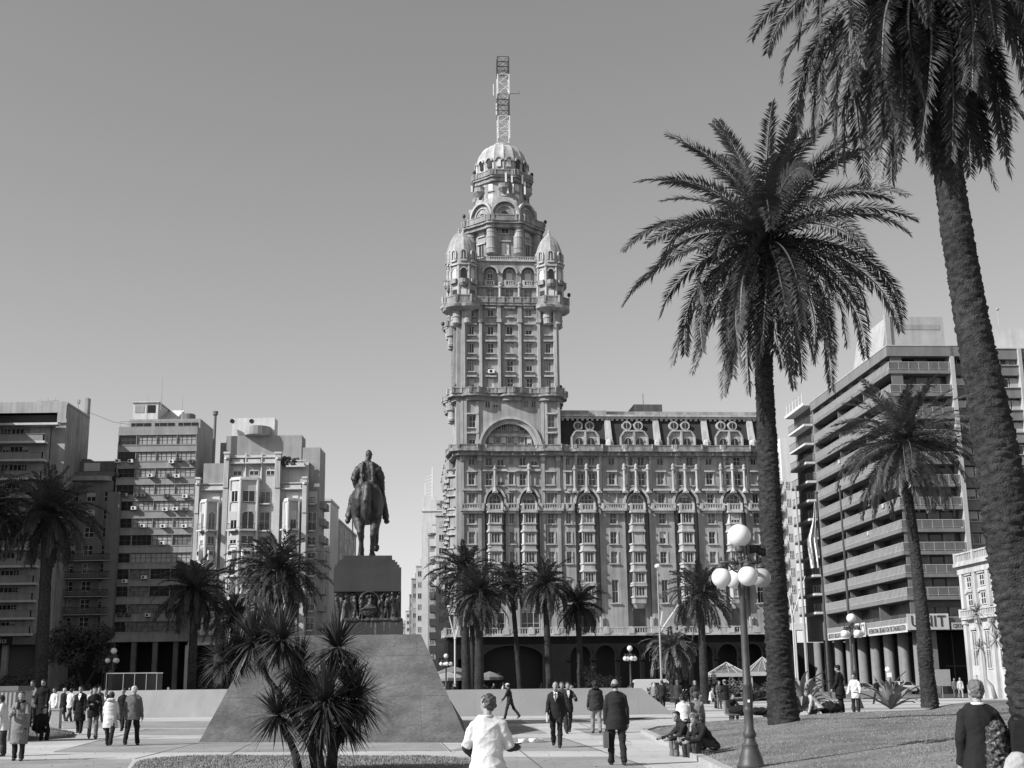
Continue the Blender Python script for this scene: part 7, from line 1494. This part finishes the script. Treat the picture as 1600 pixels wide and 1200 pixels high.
# ================================================================ lamps, poles, pavilions, vehicles and small things
M_globe = mat('opal_globe', .66, .28, .04, spec=.5); M_post = mat('lamp_post_paint', .05, .5, .3, 6, spec=.4)
def globe_lamp(label, pxt, pyt, Y, dg, n_low, z0=0.0, a0=0.0, drop=None, arm=.42, shaded=None, group='globe lamps of the plaza'):
    p = W(pxt, pyt, Y); zt_ = p.z-z0; rt = dg/2; t = thing('street_lamp', label, 'street lamp', loc=(p.x, Y, z0), group=group); b = MB(); zl = zt_-(drop or rt*3.6)
    b.lathe([(.27, 0), (.27, .06), (.24, .1), (.22, .2), (.17, .34), (.15, .40), (.155, .44), (.11, .5), (.10, .56), (.125, .6), (.125, .66), (.09, .72), (.088, 1.02), (.10, 1.05), (.10, 1.10), (.085, 1.14)], 0, 0, 20, rib=None)
    b.lathe([(.09, 1.14), (.088, 1.5), (.10, 1.52), (.10, 1.56), (.078, 1.6), (.062, zl-.25), (.075, zl-.22), (.08, zl-.16), (.05, zl-.1), (.05, zl+rt*1.6), (.075, zl+rt*1.75), (.04, zl+rt*1.9), (.045, zt_-rt*1.5), (.09, zt_-rt*1.35), (.10, zt_-rt*1.05), (.085, zt_-rt*.9)], 0, 0, 14)
    for k in range(10): a = 2*PI*k/10; b.tube([(.086*math.cos(a), .086*math.sin(a), 1.14), (.08*math.cos(a), .08*math.sin(a), 1.5)], .008, 4)
    b.build('post', M_post, t, smooth=True, angle=35)
    rl = rt*.84
    for k in range(n_low):
        a = a0+2*PI*k/n_low; c_, s_ = math.cos(a), math.sin(a); b = MB(); za = zl+rl*1.55
        b.tube([(0, 0, za-.02), (c_*arm*.5, s_*arm*.5, za), (c_*arm*1.05, s_*arm*1.05, za)], [.034, .03, .034], 8)
        b.tube([(0, 0, za-.22), (c_*arm*.35, s_*arm*.35, za-.16), (c_*arm*.6, s_*arm*.6, za-.05), (c_*arm*.8, s_*arm*.8, za)], .018, 6)
        b.tube([(c_*arm*.25+.0, s_*arm*.25, za+.02), (c_*arm*.4, s_*arm*.4, za+.09), (c_*arm*.55, s_*arm*.55, za+.03)], .015, 6); b.ell((c_*arm, s_*arm, za+.06), (.028, .028, .05), 8, 6)
        b.lathe([(.03, za-.01), (.05, za-.04), (.085, za-.075), (.09, za-.10), (.075, za-.12)], c_*arm, s_*arm, 12); b.build('arm', M_post, t, smooth=True)
        g = MB(); g.ell((0, 0, 0), (rl, rl, rl), 28, 18); o = g.build('globe', mat('opal_globe_shaded', .36, .35, .1) if shaded == k else M_globe, t, smooth=True); o.location = (c_*arm, s_*arm, zl)  # one globe gets a darker copy: shade put into its colour
    g = MB(); g.ell((0, 0, 0), (rt, rt, rt), 28, 18); o = g.build('globe', M_globe, t, smooth=True); o.location = (0, 0, zt_)
    if dg > .4:   # small plate on the post
        g = MB(); g.box(-.02, .02, -.1, -.085, 1.22, 1.27); g.build('number_plate', M_white, t)
    return t
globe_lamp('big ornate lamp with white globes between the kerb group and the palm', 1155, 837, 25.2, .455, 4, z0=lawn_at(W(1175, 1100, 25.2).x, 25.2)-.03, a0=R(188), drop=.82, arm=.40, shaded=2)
globe_lamp('ornate globe lamp standing on the lawn in front of the round columns', 1330, 966, 56, .40, 4, z0=.5, a0=R(200), drop=.66, arm=.38)
globe_lamp('thin globe lamp in front of the small arcade arches', 984, 1013, 104, .44, 4, a0=R(195), drop=.80, arm=.40)
globe_lamp('globe lamp in the dark left corner in front of the office colonnade', 178, 1017, 86, .40, 3, a0=R(190), drop=.62, arm=.36)
globe_lamp('globe lamp near the cafe umbrellas at the avenue corner', 697, 1025, 112, .40, 4, a0=R(195), drop=.66, arm=.42)
# bunched black thing wired on the big lamp's arm: a pair of speaker horns
lp = W(1183, 861, 25.5); b = MB()
b.tube([(-.17, -.03, .03), (-.15, -.03, .03), (-.02, 0, .02), (.0, 0, .02)], [.10, .095, .06, .05], 14); b.tube([(.0, .02, 0), (.03, .02, 0), (.13, .0, -.03), (.16, 0, -.03)], [.06, .075, .09, .085], 14); b.tube([(-.08, .06, .09), (.08, .06, .07)], .05, 8); b.tube([(0, .03, -.08), (0, .03, -.17)], .025, 6)
o = tag(b.build('loudspeaker', M_black, smooth=True, angle=40), 'black twin loudspeaker mounted above the right globe of the big lamp', 'loudspeaker'); o.location = lp
# poles, flag
def pole(name, label, cat, pxt, pyt, Y, r0, r1, M, base_z=0.0, group=None):
    p = W(pxt, pyt, Y); b = MB(); b.lathe([(r0*2.2, 0), (r0*2.2, .12), (r0*1.3, .2), (r0, .5), ((r0+r1)/2, (p.z-base_z)*.5), (r1, p.z-base_z), (r1*1.8, p.z-base_z+.03), (r1*1.8, p.z-base_z+.12), (.01, p.z-base_z+.16)], 0, 0, 10); o = b.build(name, M, None, smooth=True, angle=50); tag(o, label, cat, group); o.location = (p.x, Y, base_z); return o
pole('flagpole', 'grey flagpole left of the one with the striped flag', 'flagpole', 1243, 765, 74, .09, .05, M_steel)
pole('flagpole', 'dark flagpole carrying the hanging striped flag', 'flagpole', 1276, 772, 74, .09, .05, M_post)
pole('flagpole', 'bare dark flagpole behind the lawn lamp', 'flagpole', 1312, 762, 74, .09, .05, M_post)
pf = W(1275, 779, 73.8); fb_ = MB(); r = random.Random(8); n = 18; m2 = 22
fl = []; 
for j in range(m2+1):
    v = j/m2; zz = -4.0*v; wd = .10+.42*min(1, v*1.8)*(1-.12*math.sin(v*9))
    for i in range(n+1):
        u = i/n; fl.append((-.05-wd*u+.06*math.sin(v*6)*u, .16*math.sin(u*13+v*2.0)*(0.3+v)*.8, zz-.35*math.sin(u*1.4)*(1-v)))
stripe = lambda u, v: 1 if int((u*.65+v*.42)*9) % 2 else 0
fs = [(j*(n+1)+i, j*(n+1)+i+1, (j+1)*(n+1)+i+1, (j+1)*(n+1)+i) for j in range(m2) for i in range(n)]
fb_.v = fl; fb_.f = fs; fb_.m = [stripe(i/n, j/m2) for j in range(m2) for i in range(n)]
o = fb_.build('flag', [mat('flag_white', .62, .8, .05), mat('flag_grey', .18, .8, .05)], smooth=True, fix=False); tag(o, 'striped white and grey flag hanging limp from the second flagpole', 'flag'); o.location = pf
# street masts
p = W(1027, 885, 106); t = thing('street_light', 'slim street light mast with pale head in front of the palace', 'street light', loc=(p.x, 106, 0)); b = MB(); b.lathe([(.14, 0), (.1, .5), (.07, p.z*.6), (.05, p.z-.3)], 0, 0, 8); b.tube([(-.3, 0, p.z*.55), (.5, 0, p.z*.55)], .03, 5); b.build('mast', M_steel, t); b = MB(); b.ell((0, -.15, p.z), (.24, .3, .2), 10, 8); b.build('lamp_head', M_white, t)
def vlamp(label, xb, yb, x1, y1, x2, y2, Y):
    B0 = W(xb, yb, Y); t = thing('street_light', label, 'street light', loc=(B0.x, Y, 0)); b = MB(); b.lathe([(.13, 0), (.09, .6), (.08, B0.z)], 0, 0, 8); 
    for (x, y) in ((x1, y1), (x2, y2)): q = W(x, y, Y)-Vector((B0.x, Y, 0)); b.tube([(0, 0, B0.z), tuple(q)], [.08, .05], 6)
    b.ell((0, 0, B0.z), (.12, .12, .12), 8, 6); b.build('forked_post', M_plaster_w, t)
    return t
vlamp('white forked post at the palace corner by the avenue', 711, 998, 702, 963, 718, 973, 118)
vlamp('pale forked post behind the low shaggy palm', 1031, 988, 1035, 955, 1060, 945, 116)
vlamp('white forked post right of the near palm trunk in front of the white building', 1238, 965, 1232, 930, 1258, 900, 150)
# pavilions
def pavilion(label, x0, x1, xa, ya, yeave, Y):
    A_, B2, C_ = W(x0, yeave, Y), W(x1, yeave, Y), W(xa, ya, Y+2.2); w_ = (B2.x-A_.x)/2; zc_ = A_.z; zp = C_.z; t = thing('pavilion', label, 'kiosk', loc=((A_.x+B2.x)/2, Y+w_, 0)); b = MB()
    b.add([(-w_,-w_,zc_),(w_,-w_,zc_),(w_,w_,zc_),(-w_,w_,zc_),(0,0,zp)], [(0,1,4),(1,2,4),(2,3,4),(3,0,4),(0,3,2,1)]); b.build('roof', mat('pavilion_roof', .14, .4, .2, 2), t)
    b = MB()
    for s1 in (-1, 1):
        for s2 in (-1, 1): b.tube([(s1*w_, s2*w_, zc_+.02), (0, 0, zp+.05)], .05, 5)
        for k in (-.5, 0, .5): b.tube([(k*w_, s1*w_, zc_+.02), (k*w_*.15, s1*w_*.15, zc_+(zp-zc_)*.85+.03)], .03, 4)
    b.box(-w_-.05, w_+.05, -w_-.06, -w_, zc_-.32, zc_+.02); b.box(-w_-.06, -w_, -w_, w_, zc_-.32, zc_+.02); b.box(w_, w_+.06, -w_, w_, zc_-.32, zc_+.02)
    for s1 in (-1, 1):
        for s2 in (-1, 1): b.box(s1*(w_-.15)-.05, s1*(w_-.15)+.05, s2*(w_-.15)-.05, s2*(w_-.15)+.05, 0, zc_-.3)
    b.build('frame', M_metal, t); b = MB(); b.box(-w_+.5, w_-.5, -w_+.5, w_-.5, 0, .95, 0); b.box(-w_+.5, w_-.5, .2, .3, .95, zc_-.3, 1); b.build('counter', [M_plaster_d, M_dark], t); return t
pavilion('first small pavilion with pyramid glass roof left of the big lamp post', 1114, 1165, 1137, 1036, 1052, 118)
pavilion('second small pavilion with pyramid glass roof half behind the palm trunk', 1172, 1222, 1192, 1028, 1050, 112)
def umbrella(label, x, y, Y, r_, M):
    p = W(x, y, Y); t = thing('cafe_umbrella', label, 'umbrella', loc=(p.x, Y, 0), group='cafe umbrellas'); b = MB(); b.lathe([(r_, p.z-.55), (r_*.98, p.z-.5), (r_*.5, p.z-.2), (.03, p.z)], 0, 0, 8, cap=False); b.lathe([(r_, p.z-.8), (r_, p.z-.55)], 0, 0, 8, cap=False); b.build('canopy', M, t); b = MB(); b.tube([(0, 0, 0), (0, 0, p.z-.1)], .03, 6); b.build('pole', M_steel, t)
umbrella('wide cafe umbrella behind the cafe lamp, upper one', 708, 1041, 126, 1.5, M_plaster_d); umbrella('wide cafe umbrella with pale rim nearest the monument slope', 701, 1050, 122, 1.7, M_plaster); umbrella('small cafe umbrella beside the thick palm trunks', 765, 1049, 124, 1.3, M_plaster_d)
# cafe tables with people-sized clutter: chairs
def cafe_chair(label, x, Y, M):
    p = W(x, 1078, Y); t = thing('cafe_chair', label, 'chair', loc=(p.x, Y, 0), group='chairs of the cafe terrace', rz=(x*1.7) % 6); b = MB(); b.box(-.2, .2, -.2, .2, .43, .47); b.build('seat', M, t); b = MB(); b.box(-.2, .2, .18, .21, .5, .9); b.build('backrest', M, t); b = MB()
    for a_ in (-.17, .17):
        for c_ in (-.17, .17): b.tube([(a_, c_, 0), (a_, c_, .44)], .015, 5)
    b.build('legs', M_steel, t)
for i, x in enumerate((812, 820, 829, 838)): cafe_chair(['leftmost of the four white cafe chairs by the big arch', 'second from the left of the four white cafe chairs', 'third from the left of the four white cafe chairs', 'rightmost of the four white cafe chairs by the big arch'][i], x, 113+i % 2*1.5, M_white)
# vehicles
def car(label, px_, Y, heading, M, L_=4.3, Wd=1.72, H=1.42, van=False, name='parked_car'):
    p = W(px_, 1078, Y); t = thing(name, label, 'van' if van else 'car', loc=(p.x, Y, -.02), rz=R(heading)); hw = Wd/2; b = MB(); n = 4
    if van: prof = [(-L_/2, .35), (-L_/2, .95), (-L_/2+.12, 1.9), (-L_/2+.4, H+.5), (L_/2-1.2, H+.5), (L_/2-.55, 1.15), (L_/2-.05, .95), (L_/2, .4), (L_/2-.1, .28), (-L_/2+.1, .28)]
    else: prof = [(-L_/2, .38), (-L_/2+.02, .78), (-L_/2+.25, .93), (-L_/2+.75, .96), (-L_/2+1.25, H-.04), (-L_/2+1.75, H), (.45, H-.02), (1.15, .98), (L_/2-.25, .82), (L_/2-.02, .62), (L_/2, .36), (L_/2-.15, .25), (-L_/2+.15, .25)]
    secs = [(-hw, .90), (-hw+.1, 1.0), (hw-.1, 1.0), (hw, .90)]; vs = []
    for y, k in secs:
        for x, z in prof: ty = y*(1-.22*max(0, (z-.9))/(H-.9)) if z > .9 else y; vs.append((x*(.97+.03*k), ty, z if k == 1 else z*.97+.01))
    N = len(prof); fs = [tuple(range(N)), tuple(3*N+i for i in range(N))[::-1]]+[(j*N+i, (j+1)*N+i, (j+1)*N+(i+1) % N, j*N+(i+1) % N) for j in range(3) for i in range(N)]
    b.add(vs, fs); b.build('body', M, t, smooth=True, angle=35)
    if not van:
        for sx in (-1, 1):
            g = MB(); k = lambda x, z: (x, sx*(hw*(1-.22*(z-.9)/(H-.9))+.012), z); g.add([k(-L_/2+1.05, 1.0), k(-.08, 1.0), k(-.08, H-.1), k(-L_/2+1.4, H-.1)], [(0,1,2,3)]); g.add([k(.0, 1.0), k(.95, 1.0), k(.42, H-.1), k(.0, H-.1)], [(0,1,2,3)]); g.build('side_window', M_glass, t)
        g = MB(); g.add([(1.13,-hw*.8,1.0),(1.13,hw*.8,1.0),(.5,hw*.72,H-.05),(.5,-hw*.72,H-.05)], [(0,1,2,3)]); g.v = [(x+.02, y, z+.012) for x, y, z in g.v]; g.build('windscreen', M_glass, t)
        g = MB(); g.add([(-L_/2+.78,-hw*.8,1.0),(-L_/2+.78,hw*.8,1.0),(-L_/2+1.22,hw*.72,H-.07),(-L_/2+1.22,-hw*.72,H-.07)], [(0,3,2,1)]); g.v = [(x-.02, y, z+.012) for x, y, z in g.v]; g.build('rear_window', M_glass, t)
    else:
        for sx in (-1, 1): g = MB(); q = sx*(hw*.86); g.box(L_/2-1.9, L_/2-1.15, min(q, q+sx*.06), max(q, q+sx*.06), 1.25, 1.62); g.box(L_/2-2.8, L_/2-2.05, min(q, q+sx*.06), max(q, q+sx*.06), 1.25, 1.62); g.build('side_window', M_glass, t)
        g = MB(); g.box(-L_/2+.0, -L_/2+.06, -hw*.7, hw*.7, 1.1, 1.65); g.build('rear_window', M_glass, t)
    for x in (-L_/2+.75, L_/2-.8):
        for sx in (-1, 1):
            w_ = MB(); w_.lathe([(.31, -.1), (.32, -.08), (.32, .08), (.31, .1)], 0, 0, 18, mi=0); w_.lathe([(.19, -.11), (.19, .11)], 0, 0, 12, mi=1); w_.v = [(p_[0], p_[2], p_[1]) for p_ in w_.v]; o = w_.build('wheel', [M_black, M_steel], t, smooth=True, angle=30); o.location = (x, sx*(hw-.08), .32)
    for sx in (-1, 1): g = MB(); g.box(L_/2-.08, L_/2+.005, sx*.62-.16, sx*.62+.16, .62, .74); g.build('headlight', M_white, t); g = MB(); g.box(-L_/2-.012, -L_/2+.05, sx*.68-.1, sx*.68+.1, .7, .85); g.build('tail_light', M_plaster_d, t)
    return t
Mc = lambda n, v: mat('car_paint_'+n, v, .25, .03, spec=.6)
car('black car behind the seated figure near the curling agave', 1262, 128, 70, Mc('black', .015), H=1.6); car('silver hatchback parked in front of the round columns', 1344, 134, 8, Mc('silver', .42)); car('dark car parked right of the silver hatchback', 1386, 137, 12, Mc('dark', .04))
car('white van behind the walking trio in front of the arcade', 1024, 132, 4, Mc('cream', .5), van=True, L_=4.6, H=1.45, name='parked_van'); car('white car behind the granite wall near the globe lamp', 1000, 134, 6, Mc('white', .75)); car('pale car beside the second pavilion', 1206, 130, 5, Mc('white', .75)); car('white car at the end of the granite wall, left of the van', 1046, 138, 186, Mc('white', .75)); car('pale van far right of the columns by the block corner', 1410, 150, 95, Mc('silver', .42))
# bus shelter at the left
A_, B2 = W(165, 1076, 80), W(245, 1076, 80); zt_ = W(205, 1051, 80).z; t = thing('bus_shelter', 'glass shelter with thin pale frame in the dark left corner above the wall', 'shelter', loc=(A_.x, 80, 0)); w_ = B2.x-A_.x; b = MB()
b.box(0, w_, -.025, .025, zt_-.05, zt_); b.box(0, w_, 1.2, 1.28, zt_-.06, zt_)
for x in (0, w_*.33, w_*.55, w_*.78, w_-.05): b.box(x, x+.035, -.015, .015, 0, zt_-.06)
b.build('frame', M_steel, t); b = MB(); b.box(.02, w_-.02, 1.22, 1.24, .2, zt_-.1); b.build('pane', mat('smoked_pane', .015, .5, .2), t); b = MB(); b.box(.3, w_-.3, .6, 1.0, .42, .47); b.build('bench', M_plaster_d, t)
# pale stone bollard box and crates at the left edge
p = G(87, 1139); b = MB(); b.prism([(-.19,-.19),(.19,-.19),(.19,.19),(-.19,.19)], 0, .80, top=[(-.17,-.17),(.17,-.17),(.17,.17),(-.17,.17)]); b.box(-.2, .2, -.2, .2, .8, .86); o = tag(b.build('litter_bin', mat('pebbled_concrete', .30, .9, .25, 30, bump=.01, bscale=40)), 'square pebbled concrete bin at the tip of the small left lawn', 'bin'); o.location = (p.x, p.y, 0)
p = W(10, 1130, 44); t = thing('newsstand', 'ribbed metal newsstand cut by the left edge of the picture', 'kiosk', loc=(p.x, 44, 0)); b = MB(); zt_ = W(10, 1072, 44).z; b.box(-.8, .27, 0, 1.4, 0, zt_-.15); b.build('shutter_box', M_steel, t); b = MB(); b.box(-.85, .33, -.05, 1.45, zt_-.15, zt_); b.build('roof', M_plaster_d, t)
b = MB()
for k in range(8): x = -.78+k*.14; b.box(x, x+.05, -.03, 0, .1, zt_-.2)
b.build('ribs', M_steel, t)
# dark draped bench load on the far lawn edge
p = W(1172, 1112, 53); t = thing('park_bench', 'dark bench draped with coats behind the big lamp post', 'bench', loc=(p.x, 53, .0), rz=R(6)); b = MB(); b.box(-.95, .75, -.2, .25, .36, .42); b.build('seat', M_plaster_d, t); b = MB(); b.box(-.95, .75, .25, .3, .45, .62); b.build('backrest', M_plaster_d, t)
for x in (-.8, .6): b = MB(); b.box(x, x+.06, -.18, .28, 0, .36); b.build('leg', M_iron, t)
b = MB(); b.ell((-.35, -.05, .55), (.55, .3, .22), 12, 8); b.ell((.35, -.03, .5), (.45, .3, .16), 12, 8); b.tube([(.6, -.1, .5), (1.0, -.1, .6), (1.15, -.1, .55)], [.08, .05, .02], 8); me = blob(b, .03, 2, .05, 4, 9); me.materials.append(cloth(.014)); o = link('coat_pile', me); tag(o, 'pile of black coats lying on the dark bench', 'coats'); o.location = t.location
# small handcart with wheels beside the agave
p = W(1268, 1104, 49.6); t = thing('handcart', 'small two wheeled handcart lying beside the curling agave', 'cart', loc=(p.x, 49.6, lawn_at(p.x, 49.6))); b = MB(); b.tube([(-.7, 0, .25), (.1, 0, .12), (.35, 0, .5)], .02, 6); b.tube([(-.7, .3, .25), (.1, .3, .12), (.35, .3, .5)], .02, 6); b.box(-.6, .05, 0, .3, .2, .23); b.build('frame', M_iron, t)
for y in (-.05, .35): b = MB(); b.lathe([(.16, -.02), (.17, 0), (.16, .02)], 0, 0, 16); b.v = [(q[0], q[2], q[1]) for q in b.v]; o = b.build('wheel', M_black, t); o.location = (.05, y, .16)
p = W(1297, 1103, 49.8); b = MB(); b.ell((0, 0, .22), (.42, .3, .26), 12, 8); me = blob(b, .03, 1, .06, 2, 8); me.materials.append(cloth(.015)); o = link('duffel_bag', me); tag(o, 'bulky black bag on the grass beside the man in the dark coat', 'bag'); o.location = (p.x, 49.8, lawn_at(p.x, 49.8))
# signs
def sign(label, px_, yt, yb, Y, wm, M, pole_to=0.0, name='road_sign', text_=None):
    p = W(px_, yt, Y); q = W(px_, yb, Y); t = thing(name, label, 'sign', loc=(p.x, Y, pole_to)); b = MB(); b.tube([(0, .03, 0), (0, .03, p.z-pole_to)], .035, 6); b.build('post', M_steel, t); b = MB(); b.box(-wm/2, wm/2, -.02, .0, q.z-pole_to, p.z-pole_to); b.build('panel', M, t); return t
sign('narrow white sign panel on a post in front of the white classical building', 1525, 1040, 1055, 60, .3, M_white, .4); sign('small white square sign on a post in front of the columns', 1389, 1051, 1058, 110, .4, M_white)
sign('grey information board beside the block corner behind the slender palm', 1470, 1046, 1072, 118, 1.6, M_steel, name='information_board')
b = MB(); p = W(1387, 1046, 110); b.ell((0, 0, 0), (.22, .06, .22), 12, 8); o = tag(b.build('round_sign', M_white, smooth=True), 'round white sign above the small square sign', 'sign'); o.location = p
# dry leaves and scraps on the paving
r = np.random.default_rng(77); n = 1500; Yl = 20+70*r.uniform(0, 1, n)**1.3; Xl = r.uniform(-.42, .42, n)*Yl; k = (poly_dist(LAWN, Xl, Yl) < -.3) & (poly_dist(FR, Xl, Yl) < -.2) & (poly_dist(LAWN_L, Xl, Yl) < -.2) & ((Xl < -10.5) | (Xl > -1) | (Yl < 36)); Xl, Yl = Xl[k], Yl[k]; n = len(Xl); a = r.uniform(0, 6.28, n); s_ = r.uniform(.015, .05, n); V = np.stack([np.stack([Xl+np.cos(a+q)*s_*(1 if j % 2 else .5), Yl+np.sin(a+q)*s_*(1 if j % 2 else .5), np.full(n, .012)+.012*(j % 2)], 1) for j, q in enumerate((0, 1.57, 3.14, 4.71))], 1).reshape(-1, 3)
o = link('fallen_leaves', mesh_np('fallen_leaves', V, (np.arange(n)*4)[:, None]+np.arange(4), [mat('dry_leaf', .08, .8, .4)])); tag(o, kind='stuff')
# luggage at the right edge
p = W(1578, 1170, 14.0); t = thing('rucksack', 'large black case standing upright at the bottom right beside the man in black', 'bag', loc=(p.x, 14.0, 0), rz=R(-14)); b = MB(); b.prism([(-.02,-.16),(.20,-.2),(.27,0),(.20,.2),(-.02,.16)], .3, 1.27, top=[(.02,-.13),(.20,-.15),(.24,0),(.20,.15),(.02,.13)]); b.tube([(.02, 0, 1.27), (.08, 0, 1.34), (.18, 0, 1.28)], .02, 6); me = blob(b, .015, 3, .01, 1, 9); me.materials.append(cloth(.012)); link('case', me, t); b = MB(); b.box(-.02, .2, -.15, .15, 0, .31); b.build('stand', M_iron, t)
b = MB(); r = random.Random(5)
b.tube([(0, 0, .1), (-.02, 0, .5), (.01, 0, .9), (.02, 0, 1.18), (.05, 0, 1.24)], [.13, .13, .11, .10, .06], 14)
me = blob(b, .011, 0, .05, 3, 34); me.materials.append(mat('crumpled_foil', .04, .42, 1.2, 34, spec=.4)); o = link('plastic_bag', me); tag(o, 'tall crumpled shiny transparent bag leaning on the black case', 'bag'); o.location = (p.x-.12, 14.05, 0)
p = W(1590, 1186, 13.2); b = MB(); b.ell((0, 0, -.12), (.14, .12, .2), 12, 8); b.tube([(0, 0, -.2), (.02, 0, -.5), (.05, 0, -.82)], [.12, .12, .1], 10); me = blob(b, .015, 2, .03, 3, 14); me.materials.append(cloth(.33)); o = link('cloth_bundle', me); tag(o, 'pale cloth bundle at the bottom right corner', 'cloth'); o.location = p
# cafe and bus-stop people far behind the walls
FARP = [(694, 1068, .4), (709, 1070, .03), (771, 1066, .05), (786, 1068, .5), (845, 1066, .1), (857, 1064, .5), (893, 1066, .55), (900, 1067, .02), (942, 1066, .4)]
for i, (x, y, v) in enumerate(FARP): person(['person in pale top at the cafe near the monument slope', 'person in dark top at the cafe umbrellas', 'person in dark coat under the big arch by the palms', 'person in white top left of the thin palm', 'person in grey top right of the thin palm', 'person in white shirt by the dense crowned palm', 'person in white passing the hedge on its left', 'person in dark passing the hedge on its left', 'person in pale top in front of the hedge'][i], atY(x, 118-i % 3), 150+i*37, H=1.7, coat=v, legs=.04, hair='dark', detail=0)
for i, (x, v) in enumerate(((203, .05), (213, .12), (262, .3), (112, .05))): person(['dark clothed person waiting left in the bus shelter', 'grey clothed person waiting in the middle of the bus shelter', 'person with pale top right of the bus shelter', 'person in the shade left of the dark tree'][i], atY(x, 79.5), 170+i*25, H=1.72, coat=v, legs=.03, hair='dark', detail=0)
